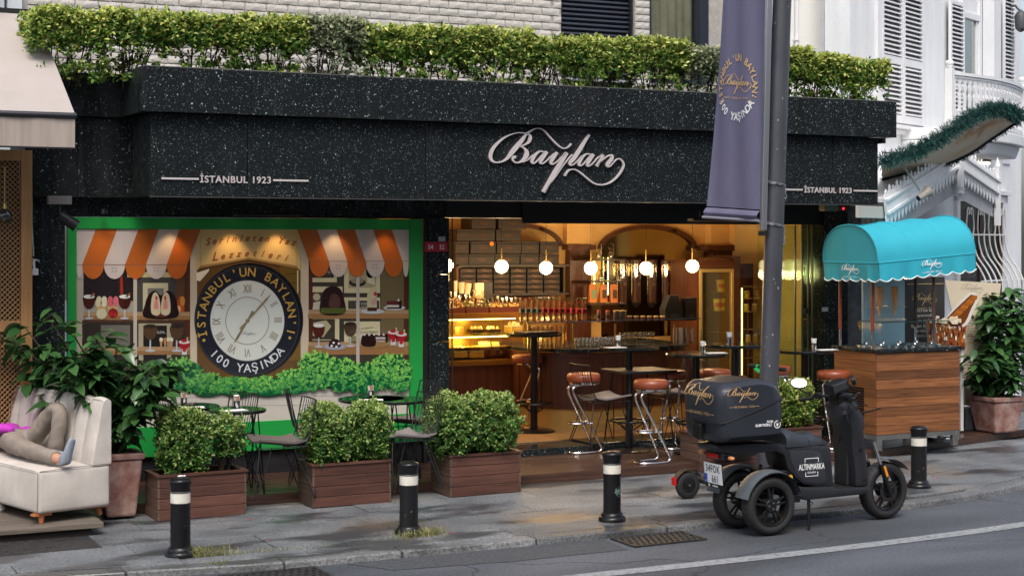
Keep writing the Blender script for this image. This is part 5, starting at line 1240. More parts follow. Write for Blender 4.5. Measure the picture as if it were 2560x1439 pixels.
xe = 2.475; YA0, YA1 = 12.6, 14.3
def awf(i, j):
 t = j; return (-0.6 + (xe + 0.6 - 0.005) * i, YA0 + (YA1 - YA0) * t, 3.165 + (4.145 - 3.165) * t + 0.02 * math.sin(math.pi * t) * 0)
m = MB(); m.grid(lambda i, j: (lambda p: (p[0] + 0.0 * j, p[1], p[2]))(awf(i, j)), 12, 12)
m.grid(lambda i, j: (awf(i, j)[0], awf(i, j)[1], awf(i, j)[2] - 0.006), 12, 12); m.build('canopy', M_awn, aw, smooth=True, fixn=False)
m = MB(); m.tube([(-0.6, YA0 - 0.02, 3.15), (xe, YA0 - 0.02, 3.15)], 0.024, n=12); m.build('front_bar', mat('awning_bar', (0.02, 0.02, 0.026), 0.35), aw, smooth=True)
m = MB(); m.grid(lambda i, j: (-0.6 + (xe - 0.01 + 0.6) * i, YA0 - 0.02 + 0.004 * math.sin(i * 60), 2.905 + 0.225 * j), 50, 2); m.build('valance', mat('valance_cloth', sl((158, 146, 136)), 0.8, var=0.16, scale=2.0, stretch=(9, 9, 0.5)), aw, smooth=True, fixn=False)
m = MB(); m.box(-0.6, xe - 0.005, YA0 - 0.03, YA0 - 0.012, 2.893, 2.905); m.build('hem', mat('awning_bar', (0.02, 0.02, 0.026), 0.35), aw)
m = MB(); m.box(-0.6, xe - 0.04, YA1, YA1 + 0.12, 4.12, 4.19); m.build('cassette', M_dark, aw)
p = py(12, 540, 13.45); t = thing('glass_bulb', 'round smoky glass bulb lamp hanging in front of the lattice', 'lamp', p)
m = MB(); m.ball((0, 0, 0), 0.062, n=22, m=14); m.build('globe', mat('smoky_glass', (0.10, 0.095, 0.09), 0.05, metal=0.7), t, smooth=True); m = MB(); m.tube([(0, 0, 0.06), (0, 0, 0.10)], 0.016); m.tube([(0, 0, 0.1), (0, 0, 0.4)], 0.004, n=5); m.build('stem', M_brass, t)
p = py(86, 665, 13.75); t = thing('bracket_lamp', 'small white bracket lamp on the black granite beside the lattice', 'lamp', p)
M_wm = mat('white_metal', (0.72, 0.74, 0.76), 0.4)
m = MB(); m.box(-0.03, 0.028, -0.03, 0.03, -0.075, -0.02); m.build('lamp_box', M_wm, t, bevel=0.004)
m = MB(); m.tube([(0, 0, -0.02), (-0.005, 0, 0.03), (0.0, 0, 0.05)], 0.011); m.bar((-0.03, 0, 0.062), (0.04, 0, 0.045), 0.02, 0.008); m.build('arm', M_wm, t)
m = MB(); m.tube([py(80, 375, 13.9), py(80, 560, 13.9), py(84, 640, 13.9)], 0.005, n=6); o = m.build('cable', M_wm); tag(o, 'thin white cable running down the dark wall beside the lattice', 'cable')
# ================================================================== SOFA
SRZ = R(16)
sofa = thing('sofa', 'off white fabric sofa with channel stitched back at the left edge', 'sofa', (2.085, 12.08, 0.098), SRZ)
M_sofa = mat('sofa_cloth', (0.52, 0.475, 0.43), 0.9, var=0.2, scale=2.2, bump=0.25, bscale=300)
SL = 1.75
def rbox(name, x0, x1, y0, y1, z0, z1, r, puff=0.0, mt=M_sofa, parent=sofa):
 m = MB(); nx, ny, nz = 8, 16, 6
 vs = {};
 bm_ = MB(); bm_.box(x0, x1, y0, y1, z0, z1)
 me = bm_.mesh(name, mt, bevel=r, seg=4)
 bm = bmesh.new(); bm.from_mesh(me); bmesh.ops.subdivide_edges(bm, edges=[e for e in bm.edges if e.calc_length() > 0.2], cuts=5, use_grid_fill=True)
 cx, cy, cz = (x0 + x1) / 2, (y0 + y1) / 2, (z0 + z1) / 2
 for v in bm.verts:
  a = (v.co.x - cx) / (x1 - x0) * 2; b_ = (v.co.y - cy) / (y1 - y0) * 2; c_ = (v.co.z - cz) / (z1 - z0) * 2
  k = puff * (1 - a * a) * (1 - b_ * b_);
  if c_ > 0.9: v.co.z += k
  if b_ < -0.9: v.co.y -= puff * 0.6 * (1 - a * a) * (1 - c_ * c_)
  if a < -0.9: v.co.x -= puff * 0.6 * (1 - b_ * b_) * (1 - c_ * c_)
 bm.to_mesh(me); bm.free()
 me.polygons.foreach_set('use_smooth', [True] * len(me.polygons)); me.update()
 return inst(name, me, parent)
rbox('seat', 0.02, 0.605, 0.0, SL, 0.075, 0.395, 0.03, 0.02)
m = MB(); nf = 9
def backf(i, j):
 y = SL * i; fl = abs(math.sin(math.pi * i * nf)) ** 0.6
 z = 0.40 + 0.49 * j; xf = 0.455 + 0.095 * j - 0.024 * fl * math.sin(math.pi * min(1, max(0.0, 0.06 + 0.94 * j)))
 if j > 0.9: z -= (j - 0.9) * 0.2
 return (xf, y, z + 0.012 * fl * (1 if j > 0.5 else 0))
N1, N2 = 108, 12
m.grid(backf, N1, N2)
m.grid(lambda i, j: (0.55 - 0.024 * abs(math.sin(math.pi * i * nf)) ** 0.6 * 0.35 * (1 - j) + 0.06 * j, SL * i, backf(i, 1)[2] + 0.018 * math.sin(math.pi * j)), N1, 5)
m.grid(lambda i, j: (0.61, SL * i, 0.40 + (backf(0, 1)[2] - 0.40) * (1 - j)), N1, 2)
for yy, i in ((0.0, 0.0), (SL, 1.0)):
 pts = [backf(i, k / 12) for k in range(13)] + [(0.55 + 0.06 * k / 5, yy, backf(i, 1)[2] + 0.018 * math.sin(math.pi * k / 5)) for k in range(1, 6)] + [(0.61, yy, 0.40)]
 m.poly(pts)
m.build('backrest', M_sofa, sofa, smooth=True, ang=55)
M_seam = mat('sofa_seam', (0.30, 0.27, 0.24), 0.9)
for P_ in ([(0.02, 0.02, 0.10), (0.012, 0.0, 0.22), (0.02, 0.012, 0.385)], [(0.03, 0.004, 0.39), (0.3, -0.008, 0.40), (0.59, 0.004, 0.39)], [(0.015, 0.03, 0.39), (0.01, SL * .5, 0.395), (0.015, SL - .03, 0.39)]): m = MB(); m.tube(catmull(P_, 5), 0.0035, n=5); m.build('seam', M_seam, sofa, smooth=True)
M_leg = mat('beech_leg', sl((176, 108, 62)), 0.5, var=0.15, scale=10)
for x_, y_ in ((0.07, 0.06), (0.55, 0.10), (0.07, SL - 0.1), (0.55, SL - 0.1)):
 m = MB(); m.tube([(x_, y_, 0.058), (x_ + (0.02 if x_ > 0.3 else 0), y_ - 0.005, 0.002)], [0.026, 0.016], n=12); m.box(x_ - 0.07, x_ + 0.07, y_ - 0.03, y_ + 0.03, 0.059, 0.0745); m.build('leg', M_leg, sofa, smooth=True)
# ================================================================== PERSON LYING ON THE SOFA (built in the sofa's frame)
person = thing('person', 'person in beige trousers and grey socks lying on the sofa, one knee raised', 'person', (2.155, 11.90, 0.098), SRZ)
def skin_body(name, chains, mt, parent, sub=2, crease=0):
 vs = []; es = []; rad = []; idx = {}
 for ch in chains:
  prev = None
  for (x, y, z, rx, ry) in ch:
   key = (round(x, 4), round(y, 4), round(z, 4))
   if key not in idx: idx[key] = len(vs); vs.append((x, y, z)); rad.append((rx, ry))
   if prev is not None and prev != idx[key]: es.append((prev, idx[key]))
   prev = idx[key]
 me = bpy.data.meshes.new(name); me.from_pydata(vs, es, []); me.update()
 o = bpy.data.objects.new(name, me); col.objects.link(o)
 md = o.modifiers.new('skin', 'SKIN'); md.use_smooth_shade = True
 s2 = o.modifiers.new('sub', 'SUBSURF'); s2.levels = sub; s2.render_levels = sub
 sv = me.skin_vertices[0].data
 for i, r in enumerate(rad): sv[i].radius = r; sv[i].use_root = (i == 0)
 dg = bpy.context.evaluated_depsgraph_get()
 m2 = bpy.data.meshes.new_from_object(o.evaluated_get(dg))
 bpy.data.objects.remove(o); bpy.data.meshes.remove(me)
 if crease:
  from mathutils import noise
  for v in m2.vertices:
   p = v.co; k = noise.noise(Vector((p.x * 9, p.y * 26 + p.z * 14, p.z * 9))) * 0.9 + noise.noise(p * 22) * 0.5
   v.co = p + v.normal * (crease * k)
 m2.name = name; m2.materials.clear(); m2.materials.append(mt)
 m2.polygons.foreach_set('use_smooth', [True] * len(m2.polygons))
 return inst(name, m2, parent)
M_skin = mat('skin', sl((196, 142, 112)), 0.55, var=0.08, scale=20)
M_trou = mat('beige_trousers', sl((136, 125, 115)), 0.85, var=0.14, scale=7, bump=1.0, bscale=11, detail=3)
M_sock = mat('grey_sock', sl((140, 148, 160)), 0.9, var=0.15, scale=30, bump=0.3, bscale=200)
M_shirt = mat('magenta_top', sl((176, 50, 170)), 0.85, var=0.15, scale=8, bump=0.6, bscale=20)
ZS = 0.405
hip = (0.25, 1.02, ZS + 0.115)
body = skin_body('body', [
 [(0.25, 1.02, ZS + 0.11, .10, .085), (0.25, 1.20, ZS + 0.115, .105, .085), (0.25, 1.42, ZS + 0.12, .12, .085), (0.25, 1.54, ZS + 0.12, .07, .06), (0.25, 1.61, ZS + 0.12, .045, .045), (0.25, 1.70, ZS + 0.13, .075, .085), (0.25, 1.78, ZS + 0.13, .05, .06)],
 [(0.25, 1.02, ZS + 0.11, .10, .085), (0.16, 0.96, ZS + 0.10, .07, .07), (0.15, 0.62, ZS + 0.085, .052, .052), (0.19, 0.30, ZS + 0.06, .04, .04), (0.205, 0.20, ZS + 0.055, .03, .034)],
 [(0.25, 1.02, ZS + 0.11, .10, .085), (0.34, 0.97, ZS + 0.12, .06, .06), (0.355, 0.82, ZS + 0.255, .045, .045), (0.368, 0.66, ZS + 0.375, .04, .04), (0.37, 0.62, ZS + 0.30, .035, .035), (0.368, 0.64, ZS + 0.14, .035, .035), (0.365, 0.665, ZS + 0.05, .03, .03)]], M_skin, person)
tr = skin_body('trousers', [
 [(0.25, 1.06, ZS + 0.115, .135, .10), (0.25, 1.18, ZS + 0.115, .13, .095)],
 [(0.25, 1.06, ZS + 0.115, .135, .10), (0.17, 0.96, ZS + 0.105, .088, .084), (0.155, 0.80, ZS + 0.098, .078, .076), (0.152, 0.68, ZS + 0.092, .072, .070), (0.15, 0.60, ZS + 0.088, .066, .068), (0.163, 0.47, ZS + 0.078, .058, .06), (0.18, 0.36, ZS + 0.07, .054, .054), (0.188, 0.32, ZS + 0.069, .060, .058), (0.19, 0.29, ZS + 0.068, .064, .058)],
 [(0.25, 1.06, ZS + 0.115, .135, .10), (0.33, 0.98, ZS + 0.12, .088, .084), (0.35, 0.85, ZS + 0.23, .076, .076), (0.362, 0.73, ZS + 0.335, .07, .07), (0.37, 0.65, ZS + 0.395, .06, .062), (0.375, 0.605, ZS + 0.38, .058, .06), (0.375, 0.595, ZS + 0.32, .062, .064), (0.37, 0.62, ZS + 0.21, .064, .066), (0.365, 0.655, ZS + 0.10, .062, .066), (0.365, 0.665, ZS + 0.06, .066, .068)]], M_trou, person, 3, 0.009)
top = skin_body('top', [[(0.25, 1.17, ZS + 0.13, .12, .085), (0.25, 1.30, ZS + 0.135, .15, .105), (0.25, 1.46, ZS + 0.14, .15, .10), (0.25, 1.55, ZS + 0.135, .08, .07)],
 [(0.25, 1.46, ZS + 0.14, .15, .10), (0.07, 1.42, ZS + 0.11, .065, .065), (0.075, 1.27, ZS + 0.175, .052, .046), (0.12, 1.15, ZS + 0.205, .052, .042), (0.165, 1.07, ZS + 0.21, .05, .038), (0.20, 1.01, ZS + 0.205, .044, .032)],
 [(0.25, 1.46, ZS + 0.14, .15, .10), (0.42, 1.42, ZS + 0.11, .065, .065), (0.43, 1.28, ZS + 0.15, .05, .05), (0.41, 1.18, ZS + 0.16, .046, .04)]], M_shirt, person, 3, 0.008)
hem = skin_body('shirt_hem', [[(0.25, 1.13, ZS + 0.115, .138, .102), (0.25, 1.18, ZS + 0.118, .138, .103)]], mat('teal_shirt', sl((90, 140, 150)), 0.8), person)
sock = skin_body('sock', [[(0.20, 0.225, ZS + 0.062, .038, .036), (0.205, 0.175, ZS + 0.05, .042, .036), (0.213, 0.155, ZS + 0.09, .04, .034), (0.225, 0.143, ZS + 0.15, .044, .026), (0.24, 0.135, ZS + 0.195, .042, .02), (0.247, 0.132, ZS + 0.222, .030, .015)],
 [(0.205, 0.175, ZS + 0.05, .042, .036), (0.204, 0.165, ZS + 0.015, .036, .03)]], M_sock, person)
sock2 = skin_body('sock', [[(0.365, 0.655, ZS + 0.055, .04, .04), (0.365, 0.64, ZS + 0.04, .042, .04), (0.37, 0.54, ZS + 0.035, .042, .03), (0.372, 0.46, ZS + 0.025, .036, .02)]], M_sock, person)
m = MB(); m.ball((0.21, 1.705, ZS + 0.215), 0.012); m.ball((0.29, 1.705, ZS + 0.215), 0.012); m.lathe([(0.012, 0), (0.0, 0.03)], (0.25, 1.68, ZS + 0.21), 8); m.build('face', M_skin, person)
m = MB(); m.ball((0.25, 1.76, ZS + 0.12), 0.09, 0.075, 0.085); m.build('hair', mat('dark_hair', (0.02, 0.015, 0.012), 0.7), person, smooth=True)
m = MB(); rr_ = random.Random(2); m.ball((0, 0, 0.025), 0.03, 0.02, 0.028, n=8, m=6); m.v = [(x + rr_.uniform(-.008, .008), y + rr_.uniform(-.008, .008), z + rr_.uniform(-.004, .006)) for x, y, z in m.v]
o = m.build('crumpled_paper', mat('paper_white', (0.7, 0.7, 0.7), 0.8), loc=gz(3, 1277, 0.1)); tag(o, 'crumpled white paper on the platform at the left edge', 'litter')
# ================================================================== PLANTS
M_leafc = cmat('small_leaf', rough=0.38, spec=0.45, trans=0.38)
M_bigleaf = cmat('large_leaf', rough=0.27, spec=0.5, trans=0.08, var=0.3)
M_stem = mat('stem_bark', (0.05, 0.035, 0.024), 0.85, var=0.3, scale=30)
M_soil = mat('soil', (0.02, 0.014, 0.01), 0.95, var=0.4, scale=40, bump=1.0, bscale=60)
def lerp3(a, b, t): return tuple(x + (y - x) * t for x, y in zip(a, b))
def shrub(name, label, cat, x0, x1, y0, y1, z0, zl, z1, n, pal, seed, stems=3, lsz=0.045, group=None, leggy=0.5, rounded=0.0):
 rg = random.Random(seed); cx, cy = (x0 + x1) / 2, (y0 + y1) / 2; hx, hy = (x1 - x0) / 2, (y1 - y0) / 2
 t = thing(name, label, cat, (cx, cy, z0), group=group)
 H, HL = z1 - z0, zl - z0
 st = MB()
 tips = []
 for k in range(stems):
  bx = (k + 0.5) / stems * 2 - 1; b0 = Vector((bx * hx * 0.45 + rg.uniform(-.03, .03), rg.uniform(-.3, .3) * hy, -0.02))
  for q in range(4):
   e = Vector((max(-hx, min(hx, bx * hx * 0.7 + rg.uniform(-.5, .5) * hx)), rg.uniform(-.8, .8) * hy, H * rg.uniform(0.6, 0.92)))
   mid = b0 * 0.45 + e * 0.55 + Vector((rg.uniform(-.03, .03), rg.uniform(-.03, .03), 0)); mid.x = b0.x * .6 + e.x * .4
   st.tube([b0, mid, e], [0.008, 0.005, 0.002], n=5)
   for w in range(3):
    f = rg.uniform(0.35, 0.9); pb = b0 * (1 - f) * (1 - f) + mid * 2 * f * (1 - f) + e * f * f
    pe = pb + Vector((rg.uniform(-.09, .09), rg.uniform(-.08, .08), rg.uniform(0.03, .1))); st.tube([pb, pe], [0.003, 0.0015], n=4); tips.append(pe)
 st.build('stems', M_stem, t, smooth=True)
 mb = MB()
 cl = []
 for k in range(int(n / 14)):
  if rounded:      # dense clipped shell, a soft-edged box with uneven lumps
   d = rnd_dir(rg); d.y -= 0.25 * rg.random(); q_ = 3.4
   kk = (abs(d.x) ** q_ + abs(d.y) ** q_ + abs(d.z) ** q_) ** (-1 / q_) * (1 - 0.42 * rg.random() ** 2.2) * (0.92 + 0.12 * math.sin(d.x * 6 + seed * 1.7) * math.sin(d.z * 5 + d.y * 4 + seed))
   cl.append(Vector((d.x * kk * hx, d.y * kk * hy, (HL + H) / 2 + d.z * kk * (H - HL) / 2))); continue
  x = rg.uniform(-1, 1); y = rg.uniform(-1, 1)
  z = rg.random() ** (0.75)
  if rg.random() < 0.72:   # push to a surface
   s = rg.randrange(4)
   if s == 0: x = math.copysign(rg.uniform(.85, 1.0), x)
   elif s in (1, 2): y = -rg.uniform(0.75, 1.05) if rg.random() < 0.75 else rg.uniform(.8, 1.0)
   else: z = z ** 0.3
  zz = HL + (H - HL) * z
  if z < 0.35 and rg.random() < leggy: zz = HL + (H - HL) * (0.35 + 0.6 * rg.random())
  cl.append(Vector((x * hx * 0.95, y * hy * 0.95, zz)))
 for k in range(0 if rounded else int(n / 90 * leggy)):   # low wisps
  cl.append(Vector((rg.uniform(-1, 1) * hx, rg.uniform(-1, .5) * hy, rg.uniform(0.1, 0.9) * HL)))
 for c_ in cl:
  out = Vector((c_.x / hx * 0.35, c_.y / hy * 0.6 - 0.1, 0.55 + 0.4 * (c_.z / H - 0.5))).normalized()
  tt = max(0, (c_.z - HL) / (H - HL))
  for q in range(14):
   p = c_ + rnd_dir(rg) * rg.uniform(0.0, lsz * 1.15)
   if p.z > H + 0.02: p.z = H + rg.uniform(-0.03, 0.02)
   d = (out * 0.55 + rnd_dir(rg) * 0.75).normalized()
   nr = (Vector((0, 0, 1)) * 0.7 + rnd_dir(rg) * 0.7 + out * 0.5).normalized()
   ln = lsz * rg.uniform(0.7, 1.15)
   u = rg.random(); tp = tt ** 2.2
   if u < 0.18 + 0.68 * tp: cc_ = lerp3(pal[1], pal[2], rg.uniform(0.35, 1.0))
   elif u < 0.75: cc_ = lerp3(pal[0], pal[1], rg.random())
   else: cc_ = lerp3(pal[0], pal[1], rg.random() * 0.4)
   vs_, fs_ = leaf_pts(p, d, nr, ln, ln * 0.52, 0.16, 0.12)
   mb.add(vs_, fs_, cc_)
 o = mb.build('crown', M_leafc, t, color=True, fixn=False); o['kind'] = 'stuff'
 return t
PAL_H = ((0.05, 0.13, 0.026), (0.21, 0.36, 0.055), (0.72, 0.71, 0.22))
PAL_V = ((0.09, 0.14, 0.07), (0.25, 0.31, 0.17), (0.58, 0.58, 0.38))
PAL_B = ((0.045, 0.13, 0.03), (0.15, 0.31, 0.06), (0.48, 0.56, 0.19))
hx = [2.30, 2.88, 3.42, 3.98, 4.52, 5.06, 5.60, 6.15, 6.72, 7.30, 7.86, 8.42, 8.95, 9.42, 9.88, 10.32, 10.84]
kinds = ['dense dark', 'yellow tipped', 'yellow tipped', 'leggy', 'grey variegated', 'leggy', 'yellow tipped', 'bright', 'leggy', 'bright', 'leggy', 'variegated silvery', 'green', 'yellow tipped', 'dense', 'thinning']
for i in range(16):
 if i == 15: x1 = 10.95
 var = i in (4, 11)
 lab = '%s clipped hedge shrub in the granite planter, %s' % (kinds[i], ['leftmost beside the awning', 'second from the left', 'third from the left', 'fourth from the left', 'fifth from the left', 'sixth from the left', 'seventh from the left', 'eighth from the left', 'left of the shutter window by one', 'left edge of the shutter window', 'below the shutter window', 'below the plain window', 'just left of the banner', 'behind the banner', 'just right of the lamp post', 'rightmost at the granite corner'][i])
 yy0, yy1 = (13.10, 13.62) if i > 1 else (13.35, 13.95)
 zt_ = 4.085 + 0.03 * math.sin(i * 2.1) - (0.06 if i == 15 else 0)
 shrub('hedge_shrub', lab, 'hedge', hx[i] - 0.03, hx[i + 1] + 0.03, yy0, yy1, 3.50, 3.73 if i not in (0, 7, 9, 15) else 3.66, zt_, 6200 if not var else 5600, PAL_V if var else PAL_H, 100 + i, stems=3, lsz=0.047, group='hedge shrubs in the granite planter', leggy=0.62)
m = MB(); m.box(3.13, 10.86, 13.11, 14.0, 3.505, 3.52); o = m.build('planter_soil', M_soil, cafe)
M_plank = wood('planter_wood', (0.055, 0.022, 0.016), (0.135, 0.060, 0.042), rough=0.5, along='x', objvar=0.22)
M_plank_s = wood('planter_wood_side', (0.06, 0.035, 0.025), (0.15, 0.095, 0.07), rough=0.6, along='y', objvar=0.25)
def planter(loc, rz, w, d, h, label):
 t = thing('wooden_planter', label, 'planter', loc, rz, group='wooden planters along the deck')
 n = 4; ph = (h - 0.02) / n
 for k in range(n):
  z0 = 0.004 + k * ph
  for nm, b_, mt in (('plank', (0.018, w - 0.018, 0, 0.018), M_plank), ('plank', (0.018, w - 0.018, d - 0.018, d), M_plank), ('side_plank', (0, 0.0175, 0.0, d), M_plank_s), ('side_plank', (w - 0.0175, w, 0.0, d), M_plank_s)):
   m = MB(); m.box(b_[0], b_[1], b_[2], b_[3], z0, z0 + ph - 0.004); m.build(nm, mt, t, bevel=0.0025, seg=1)
 m = MB(); r_ = 0.012
 for x0, x1, y0, y1 in ((-r_, w + r_, -r_, 0.03), (-r_, w + r_, d - 0.03, d + r_), (-r_, 0.03, 0.031, d - 0.031), (w - 0.03, w + r_, 0.031, d - 0.031)):
  m.box(x0, x1, y0, y1, h - 0.018, h)
 m.build('rim', M_plank, t)
 m = MB(); m.box(0.02, w - 0.02, 0.02, d - 0.02, h - 0.12, h - 0.075); m.build('soil', M_soil, t)
 return t
PL = [((3.06, 12.38, 0), R(2), 0.72, 0.36, 0.36, 'brown plank planter box left, next to the white sofa'),
  ((4.345, 12.43, 0), 0, 0.69, 0.37, 0.36, 'brown plank planter box in the middle, below the round poster clock'),
  ((5.575, 12.43, 0), R(1), 0.68, 0.40, 0.36, 'brown plank planter box at the left edge of the cafe opening')]
for a in PL: planter(*a)
p4 = gz(1752, 1180, 0)
planter((p4.x, p4.y, 0), 0, 0.66, 0.36, 0.36, 'brown plank planter box behind the scooter top box')
planter((p4.x + 0.74, p4.y + 0.03, 0), R(1), 0.70, 0.36, 0.36, 'brown plank planter box behind the scooter seat')
SH = [(3.10, 3.52, 12.40, 12.74, 0.28, 0.33, 0.865, 10500, 'round clipped shrub in the left planter box, the bigger of two', 0.5),
  (3.54, 3.80, 12.44, 12.74, 0.28, 0.44, 0.80, 2200, 'thin twiggy shrub in the left planter box, the smaller of two', 0.9),
  (4.32, 4.70, 12.40, 12.80, 0.28, 0.33, 0.835, 9500, 'leafy shrub in the middle planter box, left of two', 0.4),
  (4.70, 5.07, 12.40, 12.82, 0.28, 0.33, 0.835, 9500, 'leafy shrub in the middle planter box, right of two', 0.4),
  (5.46, 5.87, 12.36, 12.88, 0.28, 0.33, 0.865, 10000, 'broad leafy shrub in the planter by the cafe opening, left half', 0.4),
  (5.86, 6.27, 12.36, 12.88, 0.28, 0.33, 0.855, 10000, 'broad leafy shrub in the planter by the cafe opening, right half', 0.4)]
for i, (x0, x1, y0, y1, z0, zl, z1, n, lab, lg) in enumerate(SH):
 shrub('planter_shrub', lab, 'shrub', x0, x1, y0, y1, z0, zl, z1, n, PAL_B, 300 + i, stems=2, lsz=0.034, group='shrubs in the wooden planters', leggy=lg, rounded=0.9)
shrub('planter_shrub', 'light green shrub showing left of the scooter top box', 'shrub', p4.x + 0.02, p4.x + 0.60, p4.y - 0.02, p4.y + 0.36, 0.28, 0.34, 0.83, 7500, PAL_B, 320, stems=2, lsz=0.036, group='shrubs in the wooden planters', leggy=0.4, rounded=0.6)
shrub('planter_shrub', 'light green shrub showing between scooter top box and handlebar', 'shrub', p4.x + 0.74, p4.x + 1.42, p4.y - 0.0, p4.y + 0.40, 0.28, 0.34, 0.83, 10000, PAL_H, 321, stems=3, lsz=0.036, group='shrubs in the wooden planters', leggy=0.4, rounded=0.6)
def leaf_mesh(ln, wd, seed):
 rg = random.Random(seed); mb = MB(); n = 7
 cen, le, ri = [], [], []
 for i in range(n + 1):
  t = i / n; w = wd / 2 * (math.sin(math.pi * (t ** 0.8)) ** 0.85 if 0 < t < 1 else 0); x = ln * t
  z = -0.22 * ln * t * t + rg.uniform(-.001, .001)
  cen.append((x, 0, z)); le.append((x, w, z + w * 0.28)); ri.append((x, -w, z + w * 0.28))
 c0 = lerp3((0.032, 0.095, 0.028), (0.075, 0.175, 0.05), rg.random())
 if seed % 7 == 6: c0 = (0.12, 0.18, 0.03)
 vs = cen + le + ri; m_ = n + 1
 fs = []
 for i in range(n):
  fs += [(i, i + 1, m_ + i + 1, m_ + i), (i, 2 * m_ + i, 2 * m_ + i + 1, i + 1)]
 mb.add(vs, fs, c0)
 return mb.mesh('leaf', M_bigleaf, smooth=True, color=True, fixn=False, weld=False, ang=80)
LM = [leaf_mesh(l, w, s) for s, (l, w) in enumerate(((.16, .075), (.18, .078), (.14, .07), (.17, .072), (.15, .074), (.13, .06), (.14, .066)))]
def pot(t, r0, r1, h, mt, square=False):
 m = MB()
 if square:
  def ring_(r, z): return [(-r, -r, z), (r, -r, z), (r, r, z), (-r, r, z)]
  m.hexa(ring_(r0, 0), ring_(r1, h - 0.05)); m.build('pot', mt, t, bevel=0.02)
  m = MB(); m.hexa(ring_(r1 + 0.012, h - 0.049), ring_(r1 + 0.016, h)); m.build('pot_rim', mt, t, bevel=0.01); s_ = MB(); s_.box(-r1 + .03, r1 - .03, -r1 + .03, r1 - .03, h + 0.001, h + 0.006); s_.build('soil', M_soil, t)
 else:
  m.lathe([(r0, 0), (r1, h), (r1 - 0.02, h), (r1 - 0.025, h - 0.03), (0, h - 0.03)], n=28); m.build('pot', mt, t, smooth=True)
def big_plant(name, label, loc, potf, branches, nleaf, seed, spread, zc_, group=None):
 rg = random.Random(seed); t = thing(name, label, 'potted plant', loc, group=group); potf(t)
 tips = []
 for bi, (base, tip) in enumerate(branches):
  b0, e = Vector(base), Vector(tip); mid = b0 * 0.5 + e * 0.5 + Vector((rg.uniform(-.08, .08), rg.uniform(-.08, .08), 0.08))
  m = MB(); m.tube([b0, mid, e], [0.013, 0.009, 0.005], n=6); m.build('branch', M_stem, t, smooth=True)
  P_ = [b0 * (1 - f) ** 2 + mid * 2 * f * (1 - f) + e * f * f for f in (0.45, 0.6, 0.75, 0.88, 1.0)]
  tips += [(p, (e - mid).normalized()) for p in P_]
  for q in range(2):
   f = rg.uniform(0.4, 0.9); pb = b0 * (1 - f) ** 2 + mid * 2 * f * (1 - f) + e * f * f
   pe = pb + Vector((rg.uniform(-1, 1), rg.uniform(-1, 0.6), rg.uniform(-.2, .8))).normalized() * rg.uniform(0.1, 0.22)
   m = MB(); m.tube([pb, pe], [0.005, 0.003], n=5); m.build('branch', M_stem, t, smooth=True); tips.append((pe, (pe - pb).normalized())); tips.append(((pe + pb) / 2, (pe - pb).normalized()))
 k = 0
 while k < nleaf:
  p, d = tips[rg.randrange(len(tips))]
  a0 = rg.uniform(0, 6.28)
  for q in range(rg.randint(3, 5)):
   az = a0 + q * 2.4; el = rg.uniform(-0.5, 0.45)
   s_ = rg.uniform(0.8, 1.15) * spread
   o = inst('leaf', LM[rg.randrange(len(LM) - (1 if rg.random() < 0.8 else 0))], t, p + d * rg.uniform(-.04, .03), (rg.uniform(-.5, .5), -el, az), (s_, s_, s_)); k += 1
   if k >= nleaf: break
 mb = MB()
 for q in range(int(nleaf * 2.4)):
  p, d = tips[rg.randrange(len(tips))]; me = LM[rg.randrange(len(LM) - 1)]; s_ = rg.uniform(0.75, 1.1) * spread
  M_ = Matrix.Translation(p + rnd_dir(rg) * rg.uniform(.03, .13)) @ Euler((rg.uniform(-.5, .5), rg.uniform(-.3, .7), rg.uniform(0, 6.28))).to_matrix().to_4x4() @ Matrix.Scale(s_, 4)
  mb.add([M_ @ v.co for v in me.vertices], [list(p_.vertices) for p_ in me.polygons], lerp3((0.02, 0.07, 0.02), (0.06, 0.15, 0.04), rg.random()))
 o = mb.build('foliage', M_bigleaf, t, color=True, fixn=False, smooth=True, weld=False); o['kind'] = 'stuff'
 return t
M_terra = mat('terracotta_worn', sl((140, 78, 66)), 0.85, var=0.25, scale=6, col2=sl((176, 150, 140)), bump=0.3, bscale=50)
rgx = random.Random(77)
pl_loc = Vector((2.83, 12.72, 0.02))
br = []
for i in range(21):
 u, v = [(418, 890), (405, 930), (25, 830), (35, 905), (60, 800), (120, 780), (170, 800), (240, 830), (290, 850), (340, 880), (390, 900), (110, 860), (180, 900), (250, 920), (320, 950), (370, 960), (60, 880), (290, 990), (350, 1010), (230, 860), (300, 1060)][i]
 Yp = 12.62 + rgx.uniform(-.18, .3) - (0.1 if u > 280 else 0) + (0.75 if u < 100 else 0.3 if u < 130 else 0)
 p = py(u, v + 14, Yp); br.append(((rgx.uniform(-.05, .05), rgx.uniform(-.05, .05), 0.50), (p.x - pl_loc.x, p.y - pl_loc.y, p.z - pl_loc.z)))
big_plant('potted_plant', 'large glossy broad leaved plant in a terracotta pot behind the sofa', pl_loc, lambda t: pot(t, 0.115, 0.16, 0.50, M_terra, True), br, 300, 5, 1.12, 0.5, 'broad leaved potted plants')
pr_loc = Vector((12.60, 13.42, 0.085)); br = []
for i in range(14):
 u, v = [(2480, 730), (2530, 720), (2550, 760), (2490, 780), (2450, 800), (2540, 830), (2500, 850), (2440, 880), (2550, 900), (2500, 910), (2455, 930), (2540, 950), (2480, 960), (2555, 800)][i]
 p = py(u, v + 10, 13.42 + rgx.uniform(-.2, .25)); br.append(((rgx.uniform(-.06, .06), rgx.uniform(-.06, .06), 0.42), (p.x - pr_loc.x, p.y - pr_loc.y, p.z - pr_loc.z)))
